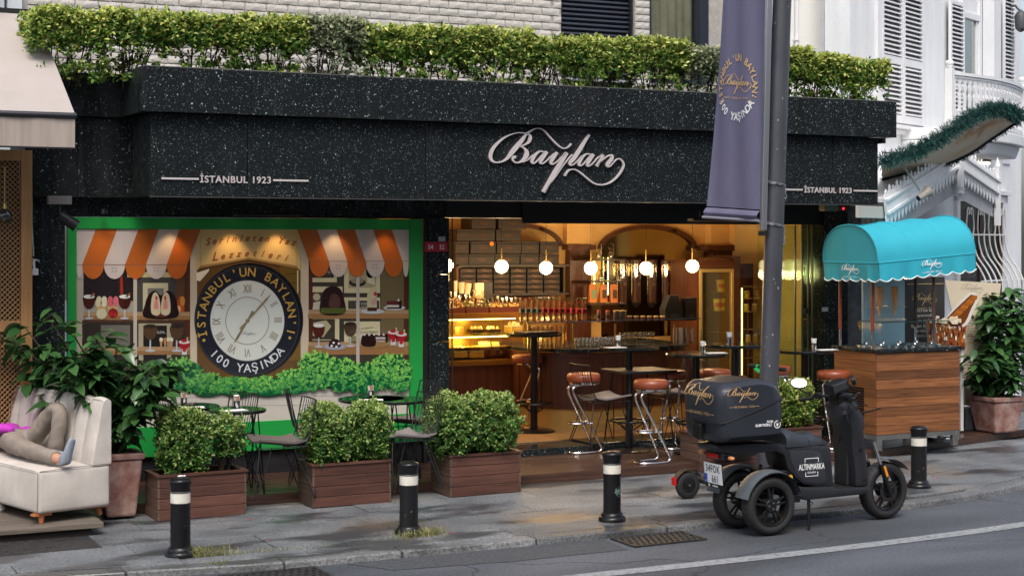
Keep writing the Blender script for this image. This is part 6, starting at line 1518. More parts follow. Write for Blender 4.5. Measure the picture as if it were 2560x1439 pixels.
big_plant('potted_plant', 'broad leaved green plant in a square clay pot at the right edge', pr_loc, lambda t: pot(t, 0.155, 0.215, 0.39, M_terra, True), br, 280, 6, 1.1, 0.5, 'broad leaved potted plants')
M_grass = cmat('dry_grass', rough=0.7, spec=0.2, trans=0.2)
def grass(name, label, pts, n, h, seed):
 rg = random.Random(seed); mb = MB()
 for k in range(n):
  c_ = pts[rg.randrange(len(pts))]; p = Vector((c_[0] + rg.gauss(0, c_[2]), c_[1] + rg.gauss(0, c_[3]), 0.0))
  d = Vector((rg.gauss(0, .5), rg.gauss(0, .4), 1)).normalized(); l = h * rg.uniform(.4, 1.2); w = 0.0022
  sd = Vector((d.y, -d.x, 0.2)).normalized() * w; tip = p + d * l + Vector((d.x, d.y, -0.5)) * l * 0.4
  cc_ = lerp3((0.12, 0.17, 0.05), (0.42, 0.36, 0.17), rg.random())
  mb.add([p - sd, p + sd, p + d * l * .6 + sd * .7, tip, p + d * l * .6 - sd * .7], [(0, 1, 2, 4), (4, 2, 3)], cc_)
 o = mb.build(name, M_grass, color=True, fixn=False); tag(o, label, 'grass', kind='stuff'); return o
grass('grass_tuft', 'dry grass tuft at the foot of the leftmost bollard', [(2.99, 10.93, .03, .03), (3.12, 10.90, .06, .015)], 260, 0.10, 1)
grass('grass_tuft', 'dry grass round the foot of the second bollard from the left', [(4.60, 10.91, .10, .025), (4.76, 10.96, .05, .03)], 420, 0.075, 2)
grass('joint_grass', 'sparse dry grass in the pavement joint between two bollards', [(3.3, 10.88, .12, .01), (3.6, 10.885, .15, .01), (3.05, 10.60, .05, .02)], 180, 0.035, 3)
for i, (u, v) in enumerate(((626, 1299), (674, 1353), (527, 1428), (560, 1418), (1132, 1333), (2342, 1196), (19, 1284))):
 p = gz(u, v, 0.003); m = MB(); rq = random.Random(i)
 for k in range(4):
  a = k * 1.6 + rq.random(); m.poly([(0, 0, 0.004), (0.012 * math.cos(a) - .004 * math.sin(a), 0.012 * math.sin(a) + .004 * math.cos(a), 0.006), (0.02 * math.cos(a), 0.02 * math.sin(a), 0.01), (0.012 * math.cos(a) + .004 * math.sin(a), 0.012 * math.sin(a) - .004 * math.cos(a), 0.006)])
 z_ = -0.046 if i in (2, 3) else (0.10 if i == 6 else 0.003)
 if i in (2, 3): p = gz(u, v, -0.048)
 o = m.build('fallen_petal', mat('red_petal', sl((206, 34, 66)), 0.6), loc=(p.x, p.y, z_)); tag(o, ['red fallen petal on the paving below the left planter', 'red fallen petal on the paving, nearer the kerb', 'red fallen petal in the gutter, lowest', 'red fallen petal at the kerb above the lower left grate', 'tiny pink petal right of the second bollard', 'red petal right of the rightmost bollard', 'tiny red petal on the platform in front of the sofa'][i], 'petal', 'fallen petals')
# ================================================================== BOLLARDS
M_blackp = mat('bollard_black', (0.007, 0.007, 0.008), 0.28, spec=0.4, var=0.3, scale=8, bump=0.15, bscale=50)
def chipped():
 m, nt, b, N, L = nmat('bollard_black_chipped')
 tc = N.new('ShaderNodeTexCoord'); mp = N.new('ShaderNodeMapping'); mp.inputs['Scale'].default_value = (1, 1, 0.6)
 n = N.new('ShaderNodeTexNoise'); n.inputs['Scale'].default_value = 38; n.inputs['Detail'].default_value = 6; n.inputs['Roughness'].default_value = 0.7
 L.new(tc.outputs['Object'], mp.inputs[0]); L.new(mp.outputs[0], n.inputs['Vector'])
 r = N.new('ShaderNodeValToRGB'); r.color_ramp.elements[0].position = 0.665; r.color_ramp.elements[1].position = 0.69
 r.color_ramp.elements[0].color = (0.007, 0.007, 0.008, 1); r.color_ramp.elements[1].color = (0.36, 0.35, 0.32, 1)
 L.new(n.outputs['Fac'], r.inputs[0]); L.new(r.outputs[0], b.inputs['Base Color']); b.inputs['Roughness'].default_value = 0.38
 return m
M_chip = chipped()
M_band = mat('bollard_band', (0.66, 0.63, 0.55), 0.5, var=0.12, scale=14)
def bollard(u, v, label, worn):
 p = gz(u, v - 8, 0); t = thing('bollard', label, 'bollard', (p.x, p.y, 0), group='bollards along the kerb')
 m = MB(); m.lathe([(0.108, 0.0), (0.108, 0.022), (0.098, 0.034), (0.088, 0.038), (0.084, 0.056), (0.074, 0.066)], n=32); m.build('base', M_blackp, t, smooth=True, ang=50)
 m = MB(); m.lathe([(0.070, 0.05), (0.068, 0.37)], n=32, cap=False); m.build('post', M_chip if worn else M_blackp, t, smooth=True)
 m = MB(); m.lathe([(0.0695, 0.371), (0.0695, 0.442)], n=32, cap=False); m.build('band', M_band, t, smooth=True)
 m = MB(); m.lathe([(0.071, 0.366), (0.072, 0.369), (0.071, 0.372)], n=32, cap=False); m.lathe([(0.071, 0.441), (0.073, 0.446), (0.071, 0.452)], n=32, cap=False); m.build('ring', mat('bollard_ring', (0.10, 0.10, 0.10), 0.3, metal=0.6), t, smooth=True)
 m = MB(); m.lathe([(0.067, 0.452), (0.069, 0.48), (0.078, 0.512), (0.079, 0.520), (0.074, 0.530), (0.05, 0.540), (0.0, 0.546)], n=32); m.build('cap', M_blackp, t, smooth=True, ang=50)
 return t
B = [bollard(451, 1396, 'black bollard with white band, leftmost, in front of the left planter', False),
  bollard(1022, 1342, 'scratched black bollard with white band, second from the left, grass at its foot', True),
  bollard(1530, 1308, 'black bollard with white band between cafe opening and scooter', False),
  bollard(2297, 1225, 'chipped black bollard with white band, rightmost, beside the scooter front wheel', True)]
m = MB(); m.lathe([(0.022, 0), (0.018, 0.006), (0.008, 0.008), (0.008, 0.004), (0, 0.004)], n=18, axis='y'); o = m.build('lock_boss', M_blackp, B[0], (0.022, -0.078, 0.21), (0, 0, R(0)), smooth=True); o.rotation_euler = (R(180), 0, 0); o.location = (0.02, -0.064, 0.2)
m = MB(); m.ball((0, 0, 0.553), 0.022, 0.012, 0.007, n=8, m=5); m.ball((0.03, 0.01, 0.551), 0.012, 0.01, 0.006, n=8, m=5); m.build('bird_dropping', mat('white_blot', (0.75, 0.75, 0.72), 0.6), B[0])
m = MB(); rs = random.Random(8)
for k in range(46):
 a = rs.uniform(0, 6.28); r_ = 0.034 * math.sqrt(rs.random()); x, z = r_ * math.cos(a), 0.23 + 1.15 * r_ * math.sin(a); s = rs.uniform(.003, .006)
 P_ = [(x + s * math.cos(b_), z + s * math.sin(b_)) for b_ in (0, 1.2, 2.5, 3.8, 5.1)]
 m.poly([(0.0705 * math.sin(q / 0.07 + 0.25), -0.0705 * math.cos(q / 0.07 + 0.25), zz) for q, zz in P_])
m.build('worn_sticker', mat('sticker_teal', (0.16, 0.24, 0.22), 0.6), B[2], fixn=False)
# ================================================================== WIRE CHAIRS, ROUND TABLES, STOOLS
M_wire = mat('black_wire', (0.010, 0.010, 0.011), 0.4)
M_pad = mat('seat_pad', sl((92, 84, 80)), 0.8, var=0.1, scale=12)
M_pad2 = mat('seat_pad_light', sl((120, 114, 112)), 0.8, var=0.1, scale=12)
CH = None
def wire_chair(loc, rz, label, pad=None):
 global CH
 if CH is None:
  CH = {}
  m = MB()
  def sf(i, j):
   x = -0.21 + 0.42 * i; y = -0.22 + 0.44 * j
   return (x * (1 - 0.08 * abs(2 * j - 1)), y, 0.455 - 0.03 * math.cos((i - 0.15) * 3.2) * (0.6) + 0.035 * (2 * j - 1) ** 2 + 0.04 * max(0, 0.25 - i) * 4 * 0.5)
  m.grid(sf, 12, 10); m.grid(lambda i, j: (sf(i, j)[0], sf(i, j)[1], sf(i, j)[2] - 0.016), 12, 10)
  for e in range(10):
   for i_ in (0, 1): a, b_ = sf(i_, e / 10), sf(i_, (e + 1) / 10); m.poly([a, b_, (b_[0], b_[1], b_[2] - .016), (a[0], a[1], a[2] - .016)])
  for e in range(12):
   for j_ in (0, 1): a, b_ = sf(e / 12, j_), sf((e + 1) / 12, j_); m.poly([a, b_, (b_[0], b_[1], b_[2] - .016), (a[0], a[1], a[2] - .016)])
  CH['seat'] = m
  m = MB(); tops = []
  for k in range(11):
   y = -0.19 + 0.038 * k; c_ = 0.03 * (1 - (y / 0.2) ** 2)
   m.tube([(0.0 - 0.02, y, 0.435), (-0.16, y, 0.445), (-0.205 - c_, y, 0.50), (-0.245 - c_, y * 1.02, 0.66), (-0.275 - c_, y * 1.03, 0.80)], 0.0032, n=5)
   tops.append((-0.275 - c_, y * 1.03, 0.80))
  m.tube(tops, 0.0055, n=6); CH['back'] = m.mesh('backrest', M_wire, smooth=True)
  m = MB(); m.tube([(-0.2, -0.2, 0.43), (0.2, -0.19, 0.43), (0.2, 0.19, 0.43), (-0.2, 0.2, 0.43)], 0.005, n=6, closed=True); m.tube([(-0.275, -0.2, 0.80), (-0.22, -0.2, 0.52), (-0.18, -0.2, 0.43)], 0.0055, n=6); m.tube([(-0.275, 0.2, 0.80), (-0.22, 0.2, 0.52), (-0.18, 0.2, 0.43)], 0.0055, n=6); CH['frame'] = m.mesh('seat_frame', M_wire, smooth=True)
  CH['legs'] = []
  for sx, sy in ((1, 1), (1, -1), (-1, 1), (-1, -1)):
   m = MB(); f = Vector((0.23 * sx - (0.03 if sx < 0 else 0), 0.21 * sy, 0.006))
   m.tube([(0.09 * sx, 0.17 * sy, 0.43), f + Vector((-0.012 * sx, 0, 0.03)), f, f + Vector((0.01 * sx, 0, 0.03)), (0.17 * sx, 0.10 * sy, 0.43)], 0.0052, n=6); CH['legs'].append(m.mesh('leg', M_wire, smooth=True))
  CH['pads'] = [CH['seat'].mesh('seat_pad', M_pad, smooth=True), CH['seat'].mesh('seat_pad', M_pad2, smooth=True)]
 t = thing('wire_chair', label, 'chair', loc, rz, group='black wire chairs')
 inst('seat_pad', CH['pads'][pad or 0], t); inst('backrest', CH['back'], t); inst('seat_frame', CH['frame'], t)
 for l in CH['legs']: inst('leg', l, t)
 return t
M_top = granite('table_granite', base=(0.008, 0.011, 0.010), rough=0.07, scale=70, dens=0.75, spk=(0.12, 0.14, 0.14))
TB = None
def cafe_table(loc, label, r=0.30, h=0.70):
 t = thing('cafe_table', label, 'table', loc, group='round tables on the deck')
 m = MB(); m.lathe([(0, h - 0.026), (r - 0.006, h - 0.026), (r, h - 0.02), (r, h - 0.006), (r - 0.006, h), (0, h)], n=44); m.build('table_top', M_top, t, smooth=True, ang=30)
 for k in range(4):
  a = R(45 + 90 * k); c_, s_ = math.cos(a), math.sin(a); f = Vector((0.25 * c_, 0.25 * s_, 0.006)); n_ = Vector((-s_, c_, 0)) * 0.06
  m = MB(); m.tube([Vector((0.16 * c_, 0.16 * s_, h - 0.03)) + n_, f + n_ * 0.12, f - n_ * 0.12, Vector((0.16 * c_, 0.16 * s_, h - 0.03)) - n_], 0.006, n=6); m.build('leg', M_wire, t, smooth=True)
 return t
M_nap = mat('napkin', (0.75, 0.74, 0.72), 0.8); M_sug = mat('sugar_brown', (0.35, 0.2, 0.12), 0.8)
def napkin_cup(loc, label, brown=False):
 t = thing('napkin_cup', label, 'napkin holder', loc, group='napkin cups on the tables')
 m = MB(); m.lathe([(0.024, 0), (0.030, 0.07), (0.028, 0.07), (0.023, 0.004), (0, 0.004)], n=16); m.build('cup', mat('cup_steel', (0.5, 0.5, 0.5), 0.15, metal=1), t, smooth=True)
 rg = random.Random(int(loc[0] * 1000))
 for k in range(6):
  a = k * 1.05; m = MB(); x, y = 0.016 * math.cos(a), 0.016 * math.sin(a)
  m.obox((x, y, 0.07 + rg.uniform(0, .012)), (0.014 * math.sin(a), -0.014 * math.cos(a), 0), (0.002 * math.cos(a), 0.002 * math.sin(a), 0), (0.006 * math.cos(a), 0.006 * math.sin(a), 0.036)); m.build('sachet' if k > 3 else 'napkin', M_sug if (k > 3 and brown) else M_nap, t)
def menu_card(loc, rz, label):
 m = MB(); m.box(-0.105, 0.105, -0.06, 0.06, 0.001, 0.004); o = m.build('menu_card', M_nap, loc=loc, rot=(0, 0, rz)); tag(o, label, 'menu', 'menu cards on the tables')
DZ = 0.08; TZ = DZ + 0.70
def tz(u, v, z=TZ): return gz(u, v, z)
tA = tz(461, 1014); tB = tz(643, 1038); tC = tz(929, 995); tD = tz(1055, 1013)
tB = Vector((tB.x, max(tB.y, 13.0), 0)); tD = Vector((tD.x, max(tD.y, 13.2), 0))
for p, lab in ((tA, 'small round black table behind the left planter shrub'), (tB, 'small round black table between the left and middle planters'), (tC, 'round black table at the right end of the poster'), (tD, 'small round black table beside the granite pillar')):
 cafe_table((p.x, p.y, DZ), lab, r=0.30 if p is not tB else 0.24)
for p, u, lab, br_ in ((tA, 462, 'napkin cup on the table behind the left planter', 1), (tB, 645, 'napkin cup with sachets on the table between left and middle planters', 1), (tC, 921, 'napkin cup with sachets on the table at the right end of the poster', 1)):
 napkin_cup((p.x + (0.0), p.y + 0.02, TZ), lab, br_)
menu_card((tA.x + 0.02, tA.y - 0.16, TZ), R(-10), 'white menu card on the table behind the left planter')
menu_card((tB.x - 0.06, tB.y - 0.1, TZ), R(8), 'white menu card on the table between left and middle planters')
menu_card((tC.x - 0.06, tC.y - 0.14, TZ), R(-18), 'white menu card on the table at the right end of the poster')
def chair_at(u, v, z, rz, lab, pad=0):
 p = gz(u, v, z + 0.45); wire_chair((p.x, p.y, z), rz, lab, pad)
chair_at(692, 1105, DZ, R(178), 'black wire chair with grey pad between left and middle planters, facing left')
chair_at(545, 1090, DZ, R(200), 'black wire chair behind the thin shrub of the left planter')
chair_at(800, 1075, DZ, R(-20), 'black wire chair mostly hidden behind the middle planter')
chair_at(1010, 1052, DZ, R(185), 'black wire chair with dark pad beside the granite pillar, behind the other', 0)
chair_at(1008, 1090, DZ, R(190), 'black wire chair with pale pad right of the middle planter', 1)
chair_at(480, 1098, DZ, R(10), 'black wire chair hidden behind the left planter shrub')
def bar_table(u, vtop, z0, label, r=0.30, h=1.04):
 p = gz(u, vtop, z0 + h)
 t = thing('bar_table', label, 'bar table', (p.x, p.y, z0), group='tall bar tables')
 m = MB(); m.lathe([(0, h - 0.03), (r - 0.008, h - 0.03), (r, h - 0.022), (r, h - 0.008), (r - 0.008, h), (0, h)], n=44); m.build('table_top', M_top, t, smooth=True, ang=30)
 m = MB(); m.lathe([(0.038, 0.022), (0.038, h - 0.031)], n=20); m.build('column', M_blackp, t, smooth=True)
 m = MB(); m.lathe([(0.225, 0.001), (0.225, 0.012), (0.20, 0.02), (0.045, 0.026)], n=36); m.build('base', M_blackp, t, smooth=True)
 m = MB(); m.tube([(0.19 * math.cos(i * 0.2618), 0.19 * math.sin(i * 0.2618), 0.30) for i in range(24)], 0.011, n=8, closed=True)
 for k in range(4): m.tube([(0.19 * math.cos(k * 1.5708 + .5), 0.19 * math.sin(k * 1.5708 + .5), 0.30), (0.036 * math.cos(k * 1.5708 + .5), 0.036 * math.sin(k * 1.5708 + .5), 0.20)], 0.007, n=6)
 m.build('foot_ring', M_blackp, t, smooth=True)
 return p
q1 = bar_table(1335, 832, FZ, 'tall round bar table inside the opening, nearest the pastry case')
q2 = bar_table(1573, 866, DZ, 'tall round bar table in the middle of the opening with white menus')
q3 = bar_table(1740, 882, DZ, 'tall round bar table left of the lamp post, front one', r=0.31, h=0.99)
q4 = bar_table(1838, 859, FZ, 'tall round bar table behind the lamp post', r=0.29)
q5 = bar_table(2012, 874, DZ, 'tall round bar table between lamp post and ice cream cart', r=0.29, h=0.99)
for q, du, lab, z_ in ((q2, -0.14, 'white napkin cup on the middle bar table', DZ), (q3, 0.07, 'white napkin cup on the bar table left of the lamp post', DZ), (q4, -0.08, 'napkin cup on the bar table behind the lamp post', FZ), (q5, 0.10, 'white napkin cup on the bar table next to the ice cream cart', DZ)):
 napkin_cup((q.x + du, q.y - 0.02, q.z), lab)
menu_card((q2.x - 0.2, q2.y - 0.06, DZ + 1.04), R(10), 'white menu card on the middle bar table'); menu_card((q3.x + 0.18, q3.y - 0.08, q3.z), R(-8), 'white menu card on the bar table left of the lamp post'); menu_card((q5.x + 0.2, q5.y - 0.1, q5.z), R(-8), 'white menu card on the bar table next to the ice cream cart')
m = MB(); m.box(-0.2, 0.2, -0.13, 0.13, 0.001, 0.022); o = m.build('laptop', mat('brown_folder', (0.05, 0.025, 0.018), 0.4), loc=(q1.x, q1.y - 0.05, FZ + 1.04), rot=(0, 0, R(5)), bevel=0.004); tag(o, 'closed dark brown folder on the bar table nearest the pastry case', 'folder')
M_tan = mat('tan_leather', sl((132, 66, 42)), 0.36, var=0.12, scale=9, bump=0.1, bscale=120)
ST = None
def stool(u, v, z0, rz, label):
 global ST
 h = 0.79; p = gz(u, v, z0 + h)
 t = thing('bar_stool', label, 'bar stool', (p.x, p.y, z0), rz, group='bar stools with tan seats')
 if ST is None:
  ST = []
  m = MB(); m.lathe([(0.0, h - 0.085), (0.155, h - 0.085), (0.165, h - 0.075), (0.168, h - 0.04), (0.162, h - 0.012), (0.145, h - 0.001), (0.0, h + 0.002)], n=40); ST.append(('seat', m.mesh('seat', M_tan, smooth=True, ang=60)))
  m = MB(); m.lathe([(0.0, h - 0.103), (0.156, h - 0.103), (0.163, h - 0.098), (0.163, h - 0.0855), (0, h - 0.0855)], n=40); ST.append(('seat_ring', m.mesh('seat_ring', M_chrome, smooth=True, ang=40)))
  P_ = []
  for s in (1, -1):
   pts = catmull([(0.10, 0.045 * s, h - 0.108), (-0.06, 0.045 * s, h - 0.112), (-0.135, 0.048 * s, h - 0.135), (-0.14, 0.052 * s, h - 0.19), (-0.09, 0.06 * s, h - 0.29), (0.02, 0.075 * s, h - 0.48), (0.125, 0.09 * s, 0.105), (0.15, 0.095 * s, 0.05), (0.125, 0.10 * s, 0.018), (0.05, 0.105 * s, 0.013), (-0.09, 0.10 * s, 0.013), (-0.16, 0.06 * s, 0.013), (-0.175, 0.0, 0.013)], 5)
   m = MB(); m.tube(pts, 0.0125, n=10); ST.append(('frame_tube', m.mesh('frame_tube', M_chrome, smooth=True)))
  m = MB(); pts = catmull([(0.0, 0.07, 0.30), (-0.08, 0.085, 0.30), (-0.15, 0.05, 0.30), (-0.165, 0.0, 0.30), (-0.15, -0.05, 0.30), (-0.08, -0.085, 0.30), (0.0, -0.07, 0.30), (0.065, -0.08, 0.30), (0.065, 0.08, 0.30)], 4, closed=True); m.tube(pts, 0.008, n=8, closed=True); ST.append(('foot_rest', m.mesh('foot_rest', M_chrome, smooth=True)))
 for nm, me in ST: inst(nm, me, t)
for (u, v, z0, rz, lab) in ((1459, 932, DZ, 0, 'tan bar stool in the opening, left of the middle bar table'), (1628, 948, DZ, R(4), 'tan bar stool in front, right of the middle bar table'), (1676, 925, DZ, R(75), 'tan bar stool just behind, between two bar tables'), (1786, 922, DZ, R(40), 'tan bar stool left of the lamp post, rear one'), (1826, 938, DZ, R(10), 'tan bar stool showing just above the scooter top box'), (1935, 913, FZ, R(120), 'tan bar stool right behind the lamp post'), (2083, 925, DZ, R(30), 'tan bar stool against the ice cream cart'), (1318, 886, FZ, R(100), 'tan bar stool inside beside the bar table nearest the pastry case')):
 stool(u, v, z0, rz, lab)
p = gz(1572, 920, FZ + 0.72); m_t = thing('indoor_table', 'thin dark table between two wire chairs in front of the bar', 'table', (p.x, p.y - 0.2, FZ))
m = MB(); m.box(-0.3, 0.3, -0.25, 0.25, 0.70, 0.725); m.build('table_top', M_dark, m_t, bevel=0.004)
for sx in (-1, 1):
 for sy in (-1, 1): m = MB(); m.tube([(0.2 * sx, 0.18 * sy, 0.7), (0.27 * sx, 0.22 * sy, 0.005)], 0.009, n=6); m.build('leg', M_wire, m_t)
wire_chair((p.x - 0.42, p.y - 0.22, FZ), R(0), 'black wire chair in front of the bar, left of the thin table', 1); wire_chair((p.x + 0.42, p.y - 0.15, FZ), R(180), 'black wire chair in front of the bar, right of the thin table', 1)
# ================================================================== THREE WHEELED CARGO SCOOTER
RZ = -0.048
sc = thing('cargo_scooter', 'black three wheeled electric delivery scooter with large rear box', 'scooter', (0, 0, 0))
M_tyre = mat('tyre_rubber', (0.015, 0.015, 0.016), 0.7, var=0.2, scale=20, bump=0.3, bscale=60)
M_rim = mat('rim_black', (0.008, 0.008, 0.009), 0.33, spec=0.45)
M_body = mat('scooter_plastic', (0.017, 0.018, 0.021), 0.42, var=0.12, scale=5, bump=0.08, bscale=400)
M_bodyg = mat('scooter_panel', (0.026, 0.029, 0.036), 0.34)
M_fend = mat('scooter_fender', (0.085, 0.10, 0.112), 0.40, var=0.15, scale=5)
M_bolt = mat('bolt_steel', (0.6, 0.6, 0.6), 0.3, metal=1)
def wheel(cx, cy, cz, r, w, side=-1, name='wheel', tilt=0, steer=0):
 t = empty(name, (cx, cy, cz), steer, sc)
 prof = [(r * 0.70, -w * 0.42)] + [(r - 0.045 + 0.045 * math.sin(math.pi * i / 14) ** 0.8, -w / 2 * math.cos(math.pi * i / 14)) for i in range(15)] + [(r * 0.70, w * 0.42)]
 m = MB(); m.lathe(prof, n=56, axis='y', cap=False); m.build('tyre', M_tyre, t, smooth=True, ang=60)
 m = MB()
 for k in range(34):      # tread grooves as thin dark ribs standing in relief
  a = 2 * math.pi * k / 34
  for s in (-1, 1):
   pts = []
   for q in range(5):
    f = 0.12 + 0.2 * q; ang = math.pi * (0.5 + s * f * 0.42); rr = r - 0.045 + 0.045 * math.sin(ang) ** 0.8 + 0.0008; aa = a + 0.10 * f
    pts.append(Vector((rr * math.cos(aa), -w / 2 * math.cos(ang), rr * math.sin(aa))))
   m.tube(pts, 0.0018, n=4)
 m.build('tread', mat('tread_dark', (0.006, 0.006, 0.006), 0.9), t)
 m = MB(); ri = r * 0.71
 m.lathe([(ri, -w * 0.40), (ri + 0.004, -w * 0.43), (ri - 0.012, -w * 0.43), (ri - 0.02, -w * 0.30), (ri - 0.02, w * 0.3), (ri - 0.012, w * 0.43), (ri + .004, w * .43), (ri, w * .4)], n=48, axis='y', cap=False); m.build('rim', M_rim, t, smooth=True, ang=40)
 hub = MB(); hub.lathe([(0, side * w * 0.40), (0.045, side * w * 0.40), (0.055, side * w * 0.30), (0.055, -side * w * 0.3), (0, -side * w * 0.3)], n=24, axis='y'); hub.build('hub', M_rim, t, smooth=True, ang=40)
 for k in range(5):
  for d in (-0.16, 0.16):
   a = 2 * math.pi * k / 5 + 0.3; b_ = a + d
   m = MB(); m.bar((0.045 * math.cos(a + d * 1.4), side * w * 0.26, 0.045 * math.sin(a + d * 1.4)), ((ri - 0.012) * math.cos(b_), side * w * 0.22, (ri - 0.012) * math.sin(b_)), 0.016, 0.02, up=(0, 1, 0)); m.build('spoke', M_rim, t, bevel=0.003)
 for k in range(3):
  a = 2.1 * k + 1.0; m = MB(); m.lathe([(0.007, 0), (0.007, -0.006), (0, -0.007)], (0.026 * math.cos(a), side * w * 0.40, 0.026 * math.sin(a)), 8, 'y'); m.build('bolt', M_bolt, t)
 return t
WN, WF, YM = 10.04, 10.40, 10.22
XR_, XF_ = 7.15, 8.40
wheel(XR_, WN, RZ + 0.226, 0.226, 0.125); wheel(XR_ - 0.02, WF, RZ + 0.226, 0.226, 0.125)
wheel(XF_, YM, RZ + 0.23, 0.23, 0.12, steer=R(4))
def S(u, v, Y): p = py(u, v, Y); return (p.x, p.z)
def side_panel(name, px, Y0, Y1, mt, Yref=None, bevel=0.012, smooth=False, k=0):
 pts = [S(u, v, Yref or Y0) for u, v in px]
 if k: pts = [tuple(p) for p in catmull(pts, k, True)]
 m = MB(); m.prism([(x, Y0, z) for x, z in pts], (0, Y1 - Y0, 0)); return m.build(name, mt, sc, bevel=bevel, smooth=True, ang=35)
def fender(cx, cy, a0, a1, nm='fender'):
 m = MB(); n = 22; r0 = 0.252; w = 0.17
 for off in (0, 0.006):
  m.grid(lambda i, j: (cx + (r0 + off + 0.014 * math.sin(math.pi * j)) * math.cos(R(a0 + (a1 - a0) * i)), cy - w / 2 + w * j, RZ + 0.226 + (r0 + off + 0.014 * math.sin(math.pi * j)) * math.sin(R(a0 + (a1 - a0) * i))), n, 8)
 return m.build(nm, M_fend, sc, smooth=True, fixn=False)
fender(XR_ + 0.005, WN, 20, 165); fender(XR_ - 0.015, WF, 20, 165)
m = MB(); r0 = 0.25
for off in (0, 0.006): m.grid(lambda i, j: (XF_ + (r0 + off + 0.012 * math.sin(math.pi * j)) * math.cos(R(38 + 62 * i)), YM - 0.075 + 0.15 * j, RZ + 0.23 + (r0 + off + 0.012 * math.sin(math.pi * j)) * math.sin(R(38 + 62 * i))), 18, 8)
m.build('front_fender', M_fend, sc, smooth=True, fixn=False)
m = MB(); m.tube([(XR_ - 0.01, WN + 0.05, RZ + 0.226), (XR_ - 0.02, WF - 0.05, RZ + 0.226)], 0.024, n=12); m.build('rear_axle', M_rim, sc, smooth=True)
for cy in (WN + 0.075, WF - 0.09): m = MB(); m.lathe([(0.03, 0), (0.095, 0), (0.095, 0.006), (0.03, 0.006)], (XR_ - 0.01, cy, RZ + 0.226), 28, 'y', cap=False); m.build('brake_disc', mat('brake_steel', (0.06, 0.06, 0.06), 0.4, metal=0.8), sc, smooth=True, ang=30)
m = MB(); m.lathe([(0.0, 0), (0.085, 0), (0.09, 0.02), (0.09, 0.12), (0.0, 0.12)], (XR_ + 0.01, YM - 0.08, RZ + 0.235), 28, 'y'); m.build('hub_motor', M_rim, sc, smooth=True, ang=40)
for cy in (WN + 0.10, WF - 0.13):
 m = MB(); pts = [(XR_ - 0.01 + 0.02 + 0.03 * math.cos(t * 0.9) + t * 0.0018, cy + 0.03 * math.sin(t * 0.9), RZ + 0.27 + t * 0.0042) for t in range(0, 48)]; m.tube(pts, 0.0055, n=6); m.build('spring', M_rim, sc, smooth=True)
 m = MB(); m.tube([(XR_, cy, RZ + 0.25), (XR_ + 0.10, cy, RZ + 0.50)], 0.013, n=8); m.build('damper', M_rim, sc, smooth=True)
m = MB(); m.box(XR_ + 0.02, XR_ + .39, YM - 0.12, YM + 0.10, RZ + 0.36, RZ + 0.47); m.box(XR_ + .13, XR_ + .29, YM - 0.12, YM + 0.06, RZ + 0.28, RZ + 0.358); m.build('battery_case', M_rim, sc, bevel=0.012)
m = MB(); m.tube([(XR_ + .09, YM - 0.14, RZ + 0.44), (XR_ + .17, YM - 0.15, RZ + 0.40), (XR_ + .25, YM - 0.13, RZ + 0.43)], 0.008, n=6); m.build('cable', mat('orange_cable', (0.4, 0.12, 0.02), 0.5), sc)
m = MB(); m.box(XR_ + .215, XR_ + .255, YM - 0.145, YM - 0.135, RZ + 0.385, RZ + 0.43); m.build('tag', mat('yellow_tag', (0.6, 0.42, 0.04), 0.5), sc)
Yn, Yf = YM - 0.14, YM + 0.14
def z4(x, y): return (1660 + x / 3.0, 880 + y / 3.0)
def z4s(pts): return [z4(*p) for p in pts]
side_panel('rear_body', z4s([(390, 700), (480, 690), (700, 680), (900, 690), (1240, 700), (1255, 725), (1275, 1000), (1240, 1020), (1130, 1010), (1010, 965), (930, 870), (905, 770), (840, 745), (640, 760), (520, 770), (400, 745)]), Yn, Yf, M_body, bevel=0.018)
side_panel('side_cover', z4s([(945, 742), (1120, 738), (1165, 760), (1210, 930), (1205, 975), (1150, 985), (1060, 975), (990, 920), (945, 800)]), Yn - 0.010, Yn - 0.0005, M_bodyg, Yref=Yn, bevel=0.006)
side_panel('cover_rim', z4s([(935, 732), (1125, 728), (1176, 752), (1224, 935), (1214, 990), (1150, 998), (1050, 987), (978, 926), (933, 805)]), Yn - 0.004, Yn - 0.0002, M_body, Yref=Yn, bevel=0.002)
side_panel('floorboard', z4s([(1000, 1000), (1060, 1015), (1270, 1010), (1290, 1025), (1545, 1010), (1545, 1050), (1500, 1065), (1060, 1110), (1010, 1080)]), Yn - 0.04, Yf + 0.04, M_body, Yref=Yn - 0.04, bevel=0.012)
side_panel('leg_shield', z4s([(1395, 400), (1440, 400), (1488, 480), (1506, 600), (1518, 700), (1538, 880), (1545, 1005), (1440, 1015), (1436, 880), (1412, 700), (1415, 600), (1392, 480)]), YM - 0.15, YM + 0.12, M_body, Yref=YM - 0.15, bevel=0.03)
side_panel('head_cowl', z4s([(1345, 405), (1400, 368), (1450, 395), (1503, 480), (1520, 565), (1495, 600), (1410, 596), (1378, 520)]), YM - 0.13, YM + 0.13, M_bodyg, Yref=YM - 0.13, bevel=0.03)
XS_ = S(*z4(1425, 800), YM - 0.15)[0]
m = MB(); m.box(XS_ - 0.012, XS_ + 0.02, YM - 0.075, YM + 0.09, S(*z4(1440, 985), YM)[1], S(*z4(1440, 640), YM)[1]); m.build('glove_panel', M_body, sc, bevel=0.012)
for x, y in ((1475, 735), (1505, 960)):
 a = S(*z4(x, y), YM - 0.152); m = MB(); m.lathe([(0.014, 0.0), (0.014, -0.004), (0.007, -0.004), (0.006, -0.002), (0, -0.002)], (a[0], YM - 0.151, a[1]), 14, 'y'); m.build('plug', M_rim, sc, smooth=True)
